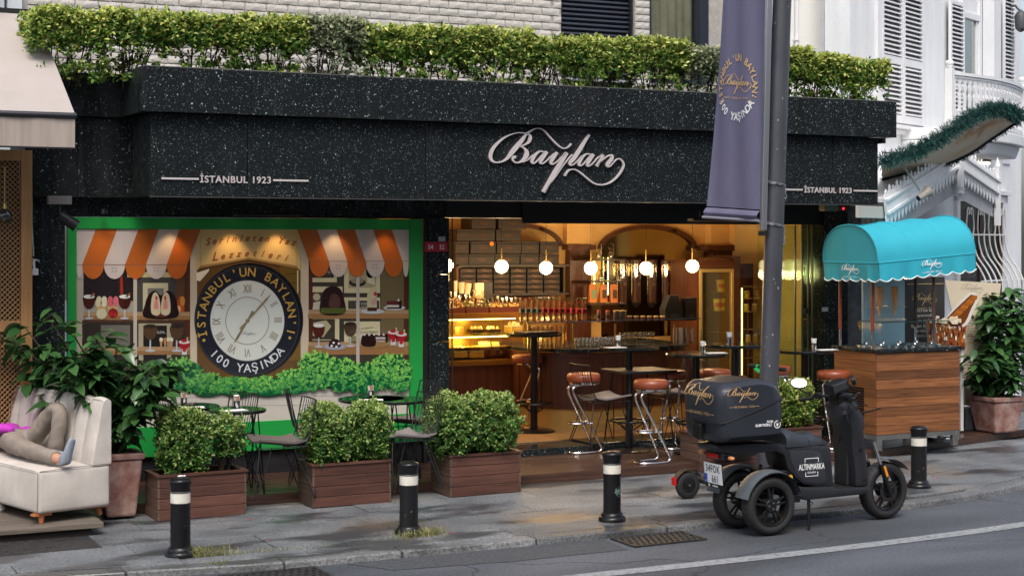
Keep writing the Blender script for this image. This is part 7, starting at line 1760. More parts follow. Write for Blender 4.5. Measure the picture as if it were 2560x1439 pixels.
XK_ = S(*z4(1362, 455), YM - 0.13)[0]; a = px_(*z4(1358, 455), XK_); m = MB(); m.lathe([(0.018, 0), (0.018, -0.012), (0.012, -0.014), (0.012, -0.008), (0, -0.008)], (XK_ - 0.004, a.y, a.z), 18, 'x'); m.build('key_lock', mat('key_ring', (0.12, 0.12, 0.12), 0.3, metal=0.7), sc, smooth=True)
m = MB(); a = px_(*z4(1335, 630), XS_); m.tube([(XS_ + .02, a.y, a.z + .02), (XS_ - .03, a.y, a.z), (XS_ - .035, a.y, a.z - .02), (XS_ - .02, a.y, a.z - .03)], 0.008, n=8); m.build('bag_hook', M_rim, sc, smooth=True)
for s in (-1, 1):
 y = YM + s * 0.085; a = S(*z4(1520, 660), YM); b_ = (XF_ - 0.005, RZ + 0.23)
 mid = (a[0] * 0.55 + b_[0] * 0.45, a[1] * 0.55 + b_[1] * 0.45)
 m = MB(); m.tube([(a[0], y, a[1]), (mid[0], y, mid[1])], 0.013, n=12); m.build('fork_stanchion', M_chrome, sc, smooth=True)
 m = MB(); m.tube([(mid[0], y, mid[1]), (b_[0], y, b_[1]), (b_[0] + 0.015, y, b_[1] - 0.02)], [0.021, 0.019, 0.016], n=14); m.build('fork_leg', M_rim, sc, smooth=True)
 m = MB(); q = 0.62; c_ = (a[0] * (1 - q) + b_[0] * q, a[1] * (1 - q) + b_[1] * q); d = Vector((b_[0] - a[0], 0, b_[1] - a[1])).normalized()
 m.obox((c_[0] + 0.012, y + s * 0.018, c_[1] + 0.01), d * 0.045, (0, 0.004, 0), Vector((d.z, 0, -d.x)) * 0.011); m.build('side_reflector', mat('amber_reflector', sl((235, 140, 30)), 0.25), sc, bevel=0.003)
m = MB(); m.tube([(XF_, YM - 0.10, RZ + 0.23), (XF_, YM + 0.10, RZ + 0.23)], 0.014, n=10); m.build('front_axle', M_rim, sc)
m = MB(); m.lathe([(0.055, 0), (0.085, 0), (0.085, 0.005), (0.055, 0.005)], (XF_, YM - 0.072, RZ + 0.23), 28, 'y', cap=False); m.build('brake_disc', mat('brake_steel', (0.06, 0.06, 0.06), 0.4, metal=0.8), sc, smooth=True, ang=30)
hb = S(*z4(1330, 340), YM); hx_, hz_ = hb
m = MB(); m.box(hx_ - 0.08, hx_ + 0.07, YM - 0.07, YM + 0.07, hz_ - 0.05, hz_ + 0.04); m.build('steering_head', M_rim, sc, bevel=0.02)
yaw = R(10)
def hbp(dx, dy, dz): return (hx_ + dx, YM + dy, hz_ + dz)
m = MB(); m.tube(catmull([hbp(-0.10, -0.34, -0.03), hbp(-0.06, -0.20, 0.0), hbp(0.0, -0.06, 0.0), hbp(0.0, 0.06, 0.0), hbp(-0.06, 0.20, 0.0), hbp(-0.10, 0.34, -0.03)], 5), 0.011, n=10); m.build('handlebar', M_rim, sc, smooth=True)
for s in (-1, 1):
 m = MB(); m.tube([hbp(-0.135, s * 0.36, -0.045), hbp(-0.085, s * 0.255, -0.018)], [0.018, 0.016], n=12); m.build('grip', mat('grip_rubber', (0.01, 0.01, 0.01), 0.8), sc, smooth=True)
 m = MB(); m.obox(hbp(-0.065, s * 0.215, 0.0), (0.022, 0, 0), (0, 0.03, 0), (0, 0, 0.024)); m.build('switch_box', M_rim, sc, bevel=0.008)
 m = MB(); m.tube([hbp(-0.03, s * 0.19, -0.01), hbp(0.0, s * 0.25, -0.02), hbp(-0.03, s * 0.36, -0.03)], [0.008, 0.007, 0.005], n=8); m.build('brake_lever', mat('lever_silver', (0.45, 0.45, 0.46), 0.35, metal=0.9) if s > 0 else M_rim, sc, smooth=True)
m = MB(); m.tube([hbp(0.10, -0.10, -0.12), hbp(0.16, -0.16, -0.10), hbp(0.20, -0.24, -0.07)], [0.008, 0.007, 0.005], n=8); m.build('brake_lever', M_rim, sc, smooth=True)
c_ = S(*z4(1300, 260), YM - 0.06); m = MB(); m.obox((c_[0], YM - 0.05, c_[1]), (0.085, 0.0, 0.022), (0, 0.06, 0), (-0.012, 0, 0.045)); m.build('display', M_rim, sc, bevel=0.014)
m = MB(); m.obox((c_[0] - 0.006, YM - 0.05, c_[1] + 0.002), (0.07, 0, 0.018), (0, 0.062, 0), (-0.009, 0, 0.034)); m.build('display_face', mat('display_glass', (0.03, 0.032, 0.035), 0.15), sc, bevel=0.01)
def mirror(px, Y, stalk, glass_face, nm='mirror'):
 c_ = S(*z4(*px), Y); t = empty(nm, (c_[0], Y, c_[1]), 0, sc)
 ax = Vector(glass_face).normalized(); q = ax.to_track_quat('Z', 'Y').to_matrix()
 def tr(v): return tuple(q @ Vector(v))
 m = MB(); m.lathe([(0.062, 0.0), (0.066, -0.008), (0.055, -0.03), (0.0, -0.04)], n=24); m.v = [tr((x * 1.0, y * 0.70, z)) for x, y, z in m.v]; m.build('housing', M_rim, t, smooth=True)
 m = MB(); m.lathe([(0.060, 0.001), (0.0, 0.004)], n=24); m.v = [tr((x, y * 0.70, z)) for x, y, z in m.v]; m.build('mirror_glass', mat('mirror_glass', (0.6, 0.63, 0.68), 0.03, metal=1), t, smooth=True)
 a = S(*z4(*stalk), Y); m = MB(); m.tube([(0, 0.02, -0.03), (0.03, 0.02, -0.06), (a[0] - c_[0], 0.04, a[1] - c_[1])], 0.006, n=8); m.build('stalk', M_rim, t, smooth=True)
mirror((1012, 228), YM - 0.22, (1120, 320), (-0.45, -0.62, 0.60)); mirror((1405, 215), YM + 0.16, (1340, 300), (-0.7, 0.5, -0.3))
m = MB(); m.lathe([(0.012, 0), (0.014, 0.012), (0.0, 0.014)], (hx_ + 0.01, YM + 0.0, hz_ + 0.042), 14); m.build('red_button', mat('red_switch', (0.4, 0.02, 0.02), 0.4), sc, smooth=True)
m = MB(); st_o = [S(*z4(x, y), YM - 0.10) for x, y in ((890, 705), (890, 590), (930, 575), (990, 598), (1060, 618), (1120, 600), (1180, 628), (1235, 685), (1250, 715))]
def seatf(i, j):
 n = len(st_o) - 2; k = min(n - 1, int(i * n)); f = i * n - k; a, b_ = st_o[k + 1 if k + 1 < len(st_o) else k], st_o[min(k + 2, len(st_o) - 1)]
 x = a[0] + (b_[0] - a[0]) * f; zt_ = a[1] + (b_[1] - a[1]) * f; zb_ = st_o[0][1]
 w = 0.15 * (1 - 0.3 * i ** 2); t = 2 * j - 1
 return (x, YM + w * t, zb_ + max(0.004, (zt_ - zb_)) * (1 - 0.45 * abs(t) ** 3.2))
m.grid(seatf, 28, 14)
for j in (0, 1):
 for e in range(28):
  a, b_ = seatf(e / 28, j), seatf((e + 1) / 28, j); zb_ = st_o[0][1] - 0.004; m.poly([a, b_, (b_[0], b_[1], zb_), (a[0], a[1], zb_)])
for i in (0, 1):
 for e in range(14):
  a, b_ = seatf(i, e / 14), seatf(i, (e + 1) / 14); zb_ = st_o[0][1] - 0.004; m.poly([a, b_, (b_[0], b_[1], zb_), (a[0], a[1], zb_)])
m.build('seat', mat('seat_vinyl', (0.03, 0.035, 0.043), 0.36), sc, smooth=True, ang=55)
m = MB(); x0 = S(*z4(390, 680), Yn)[0]; zt_ = S(*z4(600, 655), Yn)[1]; x9 = S(*z4(860, 680), Yn)[0]
m.box(x0 + 0.0, x9, Yn + 0.0, Yn + 0.03, zt_ - 0.012, zt_ + 0.01); m.box(x0, x9, Yf - 0.03, Yf, zt_ - 0.012, zt_ + 0.01); m.box(x0 + .02, x0 + 0.06, Yn + .031, Yf - .031, zt_ - 0.012, zt_ + 0.008); m.box(x9 - .06, x9 - .02, Yn + .031, Yf - .031, zt_ - 0.012, zt_ + 0.008); m.build('rack', M_rim, sc, bevel=0.004)
xt = S(*z4(400, 760), YM)[0]
zl = S(*z4(390, 772), YM)[1]
m = MB(); m.box(xt - 0.035, xt + 0.10, YM - 0.12, YM + 0.12, zl - 0.03, zl + 0.035); m.build('tail_housing', M_body, sc, bevel=0.015)
m = MB(); m.box(xt - 0.048, xt - 0.034, YM - 0.075, YM + 0.075, zl - 0.018, zl + 0.018); m.build('tail_light', mat('tail_red', sl((190, 20, 24)), 0.2, coat=0.5), sc, bevel=0.006)
for s in (-1, 1):
 m = MB(); m.ball((xt - 0.01, YM + s * 0.20, zl + 0.0), 0.022, 0.036, 0.017, n=14, m=8); m.build('turn_signal', mat('amber_lens', sl((200, 130, 80)), 0.3), sc, smooth=True)
 m = MB(); m.tube([(xt + 0.0, YM + s * 0.12, zl), (xt - 0.005, YM + s * 0.17, zl)], 0.009, n=8); m.build('signal_stem', M_rim, sc)
pz0 = S(*z4(420, 970), YM)[1]; pz1 = S(*z4(420, 845), YM)[1]; xp = xt - 0.03
plate = empty('number_plate', (xp, YM, (pz0 + pz1) / 2), 0, sc)
def plf(x, y, e): return (-0.006 - e - 0.10 * (y) * 0.9, -x, y)
def plb(m, x0, x1, y0, y1, d, c=None): m.hexa([plf(x0, y0, d), plf(x1, y0, d), plf(x1, y1, d), plf(x0, y1, d)], [plf(x0, y0, d + .003), plf(x1, y0, d + .003), plf(x1, y1, d + .003), plf(x0, y1, d + .003)])
m = MB(); plb(m, -0.125, 0.125, -0.105, 0.085, -0.004); m.build('holder', M_rim, plate, bevel=0.003)
m = MB(); plb(m, -0.118, 0.118, -0.072, 0.082, 0.0); m.build('plate', mat('plate_white', (0.74, 0.75, 0.76), 0.35), plate)
m = MB(); plb(m, -0.116, -0.082, -0.070, -0.005, 0.0035); m.build('blue_field', mat('plate_blue', sl((30, 70, 160)), 0.4), plate)
m = MB(); put_text(m, '34FOK', lambda x, y, e: plf(x, 0.014 + y, 0.0042), 0.056, sx=0.78, bold=0.012, space=1.1); put_text(m, '661', lambda x, y, e: plf(x + 0.025, -0.062 + y, 0.0042), 0.056, sx=0.78, bold=0.012, space=1.1); m.build('plate_text', mat('plate_black', (0.01, 0.01, 0.01), 0.5), plate, fixn=False)
m = MB(); put_text(m, 'TR', lambda x, y, e: plf(x - 0.10, -0.066 + y, 0.0072), 0.012); put_text(m, 'rokun', lambda x, y, e: plf(x + 0.012, -0.098 + y, 0.0005), 0.020, bold=0.02, sx=1.1);
m.add([plf(-0.068 + 0.012 * math.cos(a), -0.090 + 0.012 * math.sin(a), 0.0005) for a in [i * 0.5236 for i in range(12)]], [list(range(12))]); m.build('holder_text', mat('text_white', (0.8, 0.8, 0.8), 0.5), plate, fixn=False)
m = MB(); plb(m, -0.069, -0.067, -0.097, -0.083, 0.001); m.build('holder_mark', M_rim, plate)
m = MB(); m.tube(catmull([(XR_ - 0.02, WN + 0.13, RZ + 0.26), (XR_ - 0.16, WN + 0.16, RZ + 0.25), (XR_ - 0.20, YM, RZ + 0.25), (XR_ - 0.16, WF - 0.16, RZ + 0.25), (XR_ - 0.02, WF - 0.13, RZ + 0.26)], 5), 0.009, n=8); m.build('rear_guard', M_rim, sc, smooth=True)
m = MB(); a = S(*z4(1100, 1110), Yn); m.tube([(a[0] - .02, Yn, a[1] + .02), (a[0] - 0.03, Yn - 0.02, RZ + 0.004)], [0.014, 0.012], n=8); m.tube([(a[0] - .02, Yn, a[1]), (a[0] + .015, Yn - .01, a[1] - .02), (a[0] - .02, Yn - .01, a[1] - .05)], 0.005, n=6); m.build('side_stand', M_rim, sc, smooth=True)
m = MB(); m.box(XR_ + .22, XR_ + .29, Yn - 0.06, Yn + 0.1, RZ + 0.23, RZ + 0.29); m.build('fender_stay', M_rim, sc, bevel=0.006)
for k, (dy, dx) in enumerate(((-0.2, 0.0), (-0.17, 0.03), (0.2, 0.0))): m = MB(); m.tube(catmull([hbp(-0.05, dy, 0.0), hbp(0.06 + dx, dy * .7, 0.05), hbp(0.1, dy * .3, -0.02), hbp(0.07, dy * .2, -0.14)], 5), 0.0045, n=6); m.build('brake_cable', M_rim, sc, smooth=True)
bx = empty('top_box', (0, 0, 0), 0, sc)
M_boxp = mat('topbox_plastic', (0.022, 0.0255, 0.034), 0.36, bump=0.12, bscale=500)
BY0, BY1 = YM - 0.275, YM + 0.275
side = [S(*z4(x - 6, y + 34), BY0) for x, y in ((450, 520), (458, 590), (480, 640), (545, 632), (895, 600), (908, 560), (912, 330), (900, 280), (860, 215), (800, 190), (720, 182), (560, 205), (500, 215), (455, 260), (440, 330))]
mnx = min(p[0] for p in side); mxx = max(p[0] for p in side); BX0, BX1 = mnx, mxx
side = [(BX0 + (p[0] - mnx) / (mxx - mnx) * (BX1 - BX0), p[1]) for p in side]
sp = catmull(side, 4, True)
m = MB(); ny = 12; rings = []
cxs = sum(p[0] for p in sp) / len(sp); czs = sum(p[1] for p in sp) / len(sp)
for j in range(ny + 1):
 t = j / ny * 2 - 1; e = 1.04 - 0.17 * max(0, (abs(t) - 0.70) / 0.30) ** 2.2
 y = (BY0 + BY1) / 2 + t * (BY1 - BY0) / 2
 rings.append([(cxs + (x - cxs) * e, y, czs + (z - czs) * e) for x, z in sp])
nn = len(sp); vs_ = [p for r in rings for p in r]; fs_ = [(j * nn + i, j * nn + (i + 1) % nn, (j + 1) * nn + (i + 1) % nn, (j + 1) * nn + i) for j in range(ny) for i in range(nn)]
fs_ += [list(range(nn))[::-1], [ny * nn + i for i in range(nn)]]
m.add(vs_, fs_); m.build('shell', M_boxp, bx, smooth=True, ang=50)
def on_side(u, v, off=0.004): x, z = S(*z4(u - 6, v + 34), BY0); return Vector((x, BY0 - off, z))
BX0 = cxs + (mnx - cxs) * 1.04; zs_back = on_side(445, 505).z
sA, sB = on_side(895, 312), on_side(470, 495)
def hit_y(x, z):  # near face y at this spot of the shell
 return BY0
m = MB(); m.tube([sA + Vector((0, 0.003, 0)), on_side(700, 405, 0.001), sB + Vector((0.01, 0.006, 0.0)), Vector((BX0 + 0.012, BY0 + 0.03, zs_back - 0.003)), Vector((BX0 - 0.002, BY0 + 0.09, zs_back - 0.006)), Vector((BX0 - 0.003, YM, zs_back - 0.01)), Vector((BX0 - 0.002, BY1 - 0.09, zs_back - 0.006)), Vector((BX0 + 0.012, BY1 - 0.03, zs_back - 0.003))], 0.006, n=8); m.build('lid_seam', M_rim, bx, smooth=True)
m = MB(); m.box(BX0 - 0.035, BX0 + 0.0, YM - 0.05, YM + 0.06, zs_back - 0.13, zs_back - 0.02); m.build('latch', M_rim, bx, bevel=0.008); m = MB(); m.box(BX0 - 0.022, BX0 + 0.004, YM - 0.065, YM + 0.075, zs_back - 0.018, zs_back + 0.012); m.build('latch_plate', M_rim, bx, bevel=0.006)
M_gp = mat('gold_lettering', sl((196, 160, 112)), 0.45)
M_wp = mat('white_lettering', (0.78, 0.78, 0.78), 0.5)
def side_fn(u, v):
 o = on_side(u, v); return lambda x, y, e: (o.x + x, BY0 - 0.0025, o.z + y)
m = MB(); put_logo(m, side_fn(597, 285), 0.275, k=4, fat=1.15); m.build('side_logo', M_gp, bx, fixn=False)
m = MB(); fn = side_fn(608, 382); put_text(m, 'İSTANBUL 1923', fn, 0.0155, space=1.15)
for a, b_ in ((-0.135, -0.075), (0.075, 0.135)): m.poly([fn(a, 0.006, 0), fn(b_, 0.006, 0), fn(b_, 0.0085, 0), fn(a, 0.0085, 0)])
m.build('side_caption', M_gp, bx, fixn=False)
def rear_x(z):
 z = czs + (z - czs) / 1.04; best = BX0
 for a, b_ in zip(sp, sp[1:] + sp[:1]):
  if (a[1] - z) * (b_[1] - z) <= 0 and abs(a[1] - b_[1]) > 1e-6:
   x = a[0] + (b_[0] - a[0]) * (z - a[1]) / (b_[1] - a[1])
   if x < cxs: best = x
 return cxs + (best - cxs) * 1.04
zr = on_side(500, 330).z + 0.022
m = MB(); put_logo(m, lambda x, y, e: (rear_x(zr + y) - 0.003, YM + 0.02 - x, zr + y), 0.40, k=4, fat=1.15); m.build('rear_logo', M_gp, bx, fixn=False)
m = MB(); zt2 = zr - 0.145; fn = lambda x, y, e: (rear_x(zt2 + y) - 0.003, YM + 0.02 - x, zt2 + y); put_text(m, 'İSTANBUL 1923', fn, 0.024, space=1.15)
for a, b_ in ((-0.20, -0.115), (0.115, 0.20)): m.poly([fn(a, 0.009, 0), fn(b_, 0.009, 0), fn(b_, 0.0125, 0), fn(a, 0.0125, 0)])
m.build('rear_caption', M_gp, bx, fixn=False)
m = MB(); put_text(m, '%100', side_fn(800, 492), 0.017, bold=0.03, sx=1.1); put_text(m, 'ELEKTRİKLİ', side_fn(752, 520), 0.018, bold=0.035, sx=1.1)
o = on_side(855, 505)
for i in range(32):
 if 3 <= i <= 6: continue
 a0, a1 = i * 0.19635, (i + 1) * 0.19635
 m.poly([(o.x + r_ * math.cos(a), BY0 - 0.0025, o.z + r_ * math.sin(a)) for r_, a in ((0.024, a0), (0.030, a0), (0.030, a1), (0.024, a1))])
m.poly([(o.x + x, BY0 - 0.0025, o.z + y) for x, y in ((-0.010, 0.004), (0.010, 0.004), (0.008, -0.008), (0.002, -0.013), (0.002, -0.024), (-0.002, -0.024), (-0.002, -0.013), (-0.008, -0.008))])
for s in (-0.006, 0.006): m.poly([(o.x + s + x, BY0 - 0.0025, o.z + y) for x, y in ((-0.002, 0.005), (0.002, 0.005), (0.002, 0.014), (-0.002, 0.014))])
m.build('electric_mark', M_wp, bx, fixn=False)
c_ = S(*z4(1107, 860), Yn - 0.011); fn = lambda x, y, e: (c_[0] + x, Yn - 0.0125, c_[1] + y)
m = MB(); put_text(m, 'ALTINMARKA', lambda x, y, e: fn(x, y - 0.018, 0), 0.046, sx=0.62, bold=0.02); put_text(m, 'GRUBU', lambda x, y, e: fn(x, y - 0.047, 0), 0.014, sx=1.1, bold=0.02, space=1.2)
for (x0, x1, y0, y1) in ((-0.066, 0.066, 0.066, 0.071), (-0.066, -0.061, 0.036, 0.066), (0.061, 0.066, 0.036, 0.066), (-0.06, 0.06, -0.071, -0.066), (-0.06, -0.055, -0.066, -0.036), (0.055, 0.06, -0.066, -0.036)):
 m.poly([fn(x0, y0, 0), fn(x1, y0, 0), fn(x1, y1, 0), fn(x0, y1, 0)])
m.build('side_print', M_wp, sc, fixn=False)
# ================================================================== KICK SCOOTER behind the cargo scooter
ks = thing('kick_scooter', 'electric kick scooter with green tagged handlebar parked behind the delivery scooter', 'kick scooter')
p0 = gz(1722, 1246, 0.0); KY = p0.y + 0.02
kx = p0.x; pole = py(1920, 900, 12.0)
def kwheel(x, y, r=0.115):
 t = empty('wheel', (x, y, r), 0, ks)
 m = MB(); m.lathe([(r * 0.55, -0.022), (r - 0.012, -0.026), (r, -0.012), (r, 0.012), (r - 0.012, 0.026), (r * .55, 0.022)], n=36, axis='y', cap=False); m.build('tyre', M_tyre, t, smooth=True, ang=60)
 m = MB(); m.lathe([(0, -0.03), (0.03, -0.03), (r * 0.55, -0.018), (r * 0.55, 0.018), (0.03, 0.03), (0, 0.03)], n=24, axis='y'); m.build('rim', M_rim, t, smooth=True); m = MB(); m.lathe([(0, -0.04), (0.01, -0.04), (0.01, -0.03)], n=10, axis='y'); m.build('axle_nut', M_bolt, t)
kwheel(kx, KY); fx_ = kx + 0.95; kwheel(fx_, KY)
m = MB(); m.box(kx + 0.12, fx_ - 0.15, KY - 0.075, KY + 0.075, 0.12, 0.165); m.build('footboard', M_body, ks, bevel=0.015)
m = MB()
for off in (0, 0.005): m.grid(lambda i, j: (kx + (0.13 + off) * math.cos(R(30 + 130 * i)), KY - 0.035 + 0.07 * j, 0.115 + (0.13 + off) * math.sin(R(30 + 130 * i))), 16, 4)
m.build('rear_fender', M_body, ks, smooth=True, fixn=False)
m = MB(); m.box(kx - 0.145, kx - 0.125, KY - 0.03, KY + 0.03, 0.12, 0.19); m.build('tail_light', mat('tail_red', sl((190, 20, 24)), 0.2), ks, bevel=0.006)
m = MB(); m.tube([(fx_, KY, 0.12), (fx_ - 0.05, KY, 0.3), (fx_ - 0.13, KY, 1.06)], 0.022, n=12); m.build('steering_tube', M_body, ks, smooth=True)
m = MB(); m.tube([(fx_ - 0.13, KY - 0.24, 1.08), (fx_ - 0.13, KY + 0.24, 1.08)], 0.012, n=10); m.build('handlebar', M_rim, ks, smooth=True)
for s in (-1, 1): m = MB(); m.tube([(fx_ - 0.13, KY + s * 0.26, 1.08), (fx_ - 0.13, KY + s * 0.15, 1.08)], 0.019, n=12); m.build('grip', mat('grip_rubber', (0.01, 0.01, 0.01), 0.8), ks, smooth=True)
m = MB(); m.tube([(fx_ - 0.13, KY + 0.149, 1.08), (fx_ - 0.13, KY + 0.13, 1.08)], 0.02, n=12); m.tube([(fx_ - 0.13, KY - 0.149, 1.08), (fx_ - 0.13, KY - 0.13, 1.08)], 0.02, n=12); m.build('green_collar', mat('tag_green', sl((40, 190, 100)), 0.5), ks, smooth=True)
m = MB(); m.obox((fx_ - 0.15, KY + 0.10, 1.05), (0.03, 0.01, 0), (0, 0.035, 0.012), (0.002, 0, 0.006)); m.build('tag', mat('tag_green', sl((40, 190, 100)), 0.5), ks)
# ================================================================== LAMP POST WITH BANNER
PYL = 11.25
M_pole = mat('pole_grey', (0.075, 0.078, 0.092), 0.38, metal=0.35, var=0.22, scale=3.5, stretch=(1, 1, 0.35), bump=0.15, bscale=25)
lp = thing('lamp_post', 'dark grey metal lamp post with white chips, in front of the cafe opening', 'lamp post')
b0 = py(1908, 1300, PYL); bz = Vector((b0.x, PYL, 0.0)); t1 = py(1958, -70, PYL)
ax_ = (t1 - Vector((py(1912, 1190, PYL).x, PYL, 0.0)))
bz = Vector((py(1912, 1190, PYL).x, PYL, 0.0))
m = MB(); m.tube([bz, bz + ax_ * 0.5, t1], [0.082, 0.080, 0.079], n=36); m.build('shaft', M_pole, lp, smooth=True)
m = MB(); m.lathe([(0.14, 0), (0.14, 0.015), (0.09, 0.03)], bz, 28); m.build('base_flange', M_pole, lp, smooth=True)
rc = random.Random(12); m = MB()
for k in range(34):
 f = rc.random() if k > 14 else rc.uniform(0.05, 0.3); a = rc.uniform(R(190), R(350)); c_ = bz + ax_ * f; s = rc.uniform(.002, .009) * (1.6 if rc.random() < .15 else 1)
 pts = []
 for b_ in range(6):
  da = s * math.cos(b_ * 1.047) * rc.uniform(.5, 1) / 0.08; dz = s * math.sin(b_ * 1.047) * rc.uniform(.6, 1.8)
  pts.append(c_ + Vector((0.0826 * math.cos(a + da), 0.0826 * math.sin(a + da), dz)))
 m.poly(pts)
m.build('paint_chips', mat('chip_pale', (0.30, 0.30, 0.30), 0.6), lp, fixn=False)
bn = thing('street_banner', 'grey purple fabric banner with gold lettering on the lamp post', 'banner')
ma, mb_ = py(1924, -70, PYL - 0.02), py(1908, 575, PYL - 0.02)
m = MB(); m.bar(ma, mb_, 0.055, 0.035, up=(0, 1, 0)); m.build('mast', mat('galvanised', (0.45, 0.46, 0.48), 0.4, metal=0.9), bn, bevel=0.004)
m = MB(); q = py(1908, 580, PYL - 0.02); m.box(q.x - 0.03, q.x + 0.03, PYL - 0.05, PYL + 0.01, q.z - 0.03, q.z + 0.01); m.build('end_cap', M_dark, bn)
TR_, BR_, TL_, BL_ = py(1917, -70, PYL), py(1899, 552, PYL), py(1812, -70, PYL + 0.70), py(1764, 543, PYL + 0.70)
def bnp(i, j, off=0.0):
 p = (BL_ * (1 - i) + BR_ * i) * (1 - j) + (TL_ * (1 - i) + TR_ * i) * j
 w = 0.012 * math.sin(i * 5.5 + j * 2.5) * (1 - 0.5 * i) + 0.008 * math.sin(i * 13 + 4 * j)
 return p + Vector((w - off, -off * 0.3, 0))
M_ban = mat('banner_cloth', sl((98, 96, 120)), 0.75, var=0.06, scale=5, stretch=(1, 4, 1), bump=0.1, bscale=300)
m = MB(); m.grid(lambda i, j: bnp(i, 0.045 + 0.955 * j), 30, 30); m.build('cloth', M_ban, bn, smooth=True, fixn=False)
m = MB(); m.grid(lambda i, j: bnp(i, 0.04 * (1 - j)) + Vector((-0.03 * math.sin(math.pi * j), 0, 0.0)), 20, 4); m.build('bottom_hem', M_ban, bn, smooth=True, fixn=False)
m = MB(); m.tube([bnp(-0.03, 0.0, 0.01), bnp(1.0, 0.0, 0.01)], 0.014, n=10); m.build('bottom_rod', mat('rod_grey', (0.22, 0.22, 0.26), 0.5), bn, smooth=True)
Wb = 0.72; Hb = (TL_ - BL_).length
def bfn(i0, j0): return lambda x, y, e: tuple(bnp(i0 + x / Wb, j0 + y / Hb, 0.006))
ci, cj = 0.47, (543 - 217) / (543 + 70)
m = MB(); ring_text(m, "İSTANBUL’UN BAYLAN’I", bfn(ci, cj), 0.235, 0.064, 0, 12.5, bold=0.016, sx=0.95); put_logo(m, bfn(ci, cj + 0.012), 0.44, k=4, fat=1.2); put_text(m, 'İSTANBUL 1923', bfn(ci, cj - 0.048), 0.017)
f_ = bfn(ci, cj - 0.044)
for a, b_ in ((-0.19, -0.10), (0.10, 0.19)): m.poly([f_(a, 0, 0), f_(b_, 0, 0), f_(b_, 0.005, 0), f_(a, 0.005, 0)])
for a in (106, 254):
 f_ = bfn(ci, cj); x, y = 0.255 * math.sin(R(a)), 0.255 * math.cos(R(a)); m.poly([f_(x + .01 * math.cos(b_), y + .01 * math.sin(b_), 0) for b_ in [k * .6283 for k in range(10)]])
m.build('gold_print', mat('banner_gold', sl((206, 170, 120)), 0.5), bn, fixn=False)
m = MB(); ring_text(m, '100 YAŞINDA', bfn(ci, cj), 0.295, 0.068, 180, 11.5, inside=True, bold=0.022, sx=0.95); m.build('white_print', mat('banner_white', (0.78, 0.78, 0.8), 0.5), bn, fixn=False)
def chain(name, pts, parent, r=0.0042, ll=0.032):
 pts = [Vector(p) for p in pts]; m = MB(); k = 0
 for a, b_ in zip(pts, pts[1:]):
  n = max(1, int((b_ - a).length / (ll * 0.72))); d = (b_ - a).normalized(); s = d.cross(Vector((0.3, 0.5, 0.8))).normalized(); u_ = s.cross(d)
  for i in range(n):
   c_ = a + (b_ - a) * (i + .5) / n; w = s if k % 2 else u_; k += 1
   m.tube([c_ + d * ll * .5 * math.cos(t) + w * 0.010 * math.sin(t) for t in [q * math.pi / 4 for q in range(8)]], r, n=5, closed=True)
 return m.build(name, mat('chain_steel', (0.6, 0.6, 0.62), 0.3, metal=1), parent, smooth=True)
for v, nm in ((455, 'upper'), (557, 'lower')):
 cc_ = py(1936 - (v - 455) * 0.036, v, PYL); R0 = 0.085
 chain('chain', [cc_ + Vector((R0 * math.cos(R(a)), R0 * math.sin(R(a)), -0.004 * k)) for k, a in enumerate(range(190, 361, 17))], lp)
 q = cc_ + Vector((R0 + 0.012, -0.02, -0.03)); chain('chain', [q, q + Vector((0.004, 0, -0.13 if v < 500 else -0.15))], lp)
# ================================================================== ICE CREAM CART
cart = thing('ice_cream_cart', 'wooden ice cream cart with turquoise barrel canopy', 'ice cream cart', (10.36, 12.70, 0.08))
CW, CD = 1.075, 0.68
M_cw = wood('cart_wood', (0.095, 0.034, 0.013), (0.285, 0.115, 0.042), rough=0.5, along='x', objvar=0.38)
M_cws = wood('cart_wood_end', (0.14, 0.052, 0.018), (0.30, 0.13, 0.05), rough=0.45, along='y', objvar=0.22)
z0, z1 = 0.16, 0.978; nP = 9; ph = (z1 - z0) / nP
for k in range(nP):
 m = MB(); m.box(0.0005, CW, 0, 0.02, z0 + k * ph, z0 + (k + 1) * ph - 0.003); m.build('front_plank', M_cw, cart, bevel=0.002, seg=1)
 m = MB();
 if 1 <= k <= 4: m.box(0, 0.02, 0.0205, 0.20, z0 + k * ph, z0 + (k + 1) * ph - 0.003); m.build('side_plank', M_cws, cart, bevel=0.002, seg=1); m = MB(); m.box(0, 0.02, 0.52, CD, z0 + k * ph, z0 + (k + 1) * ph - 0.003)
 else: m.box(0, 0.02, 0.0205, CD, z0 + k * ph, z0 + (k + 1) * ph - 0.003)
 m.build('side_plank', M_cws, cart, bevel=0.002, seg=1)
m = MB(); m.box(0.022, CW - 0.0, 0.022, CD, z0, z1); m.build('carcass', M_dark, cart)
for k in range(14):
 m = MB(); zz = z0 + ph + 0.012 + k * 0.0255; m.obox((0.012, 0.36, zz), (0.012, 0, 0.006), (0, 0.158, 0), (-0.001, 0, 0.003)); m.build('vent_slat', mat('vent_dark', (0.05, 0.022, 0.014), 0.6), cart)
M_galv = mat('cart_frame_grey', (0.16, 0.16, 0.155), 0.5, metal=0.5, var=0.2)
m = MB(); m.box(0, CW, 0.0, 0.045, z0 - 0.05, z0 - 0.003); m.box(0, 0.045, 0.046, CD, z0 - 0.05, z0 - 0.003); m.build('base_frame', M_galv, cart)
for x_, y_ in ((0, 0), (CW - 0.09, 0), (0, CD - 0.05), (CW - 0.09, CD - 0.05)): m = MB(); m.box(x_, x_ + 0.07, y_, y_ + 0.045, 0.0, z0 - 0.052); m.build('leg', M_galv, cart, bevel=0.003)
m = MB(); m.box(-0.02, CW + 0.01, -0.02, CD + 0.02, z1 + 0.001, z1 + 0.042); m.build('counter_top', M_granite2, cart, bevel=0.006)
ZC = z1 + 0.043
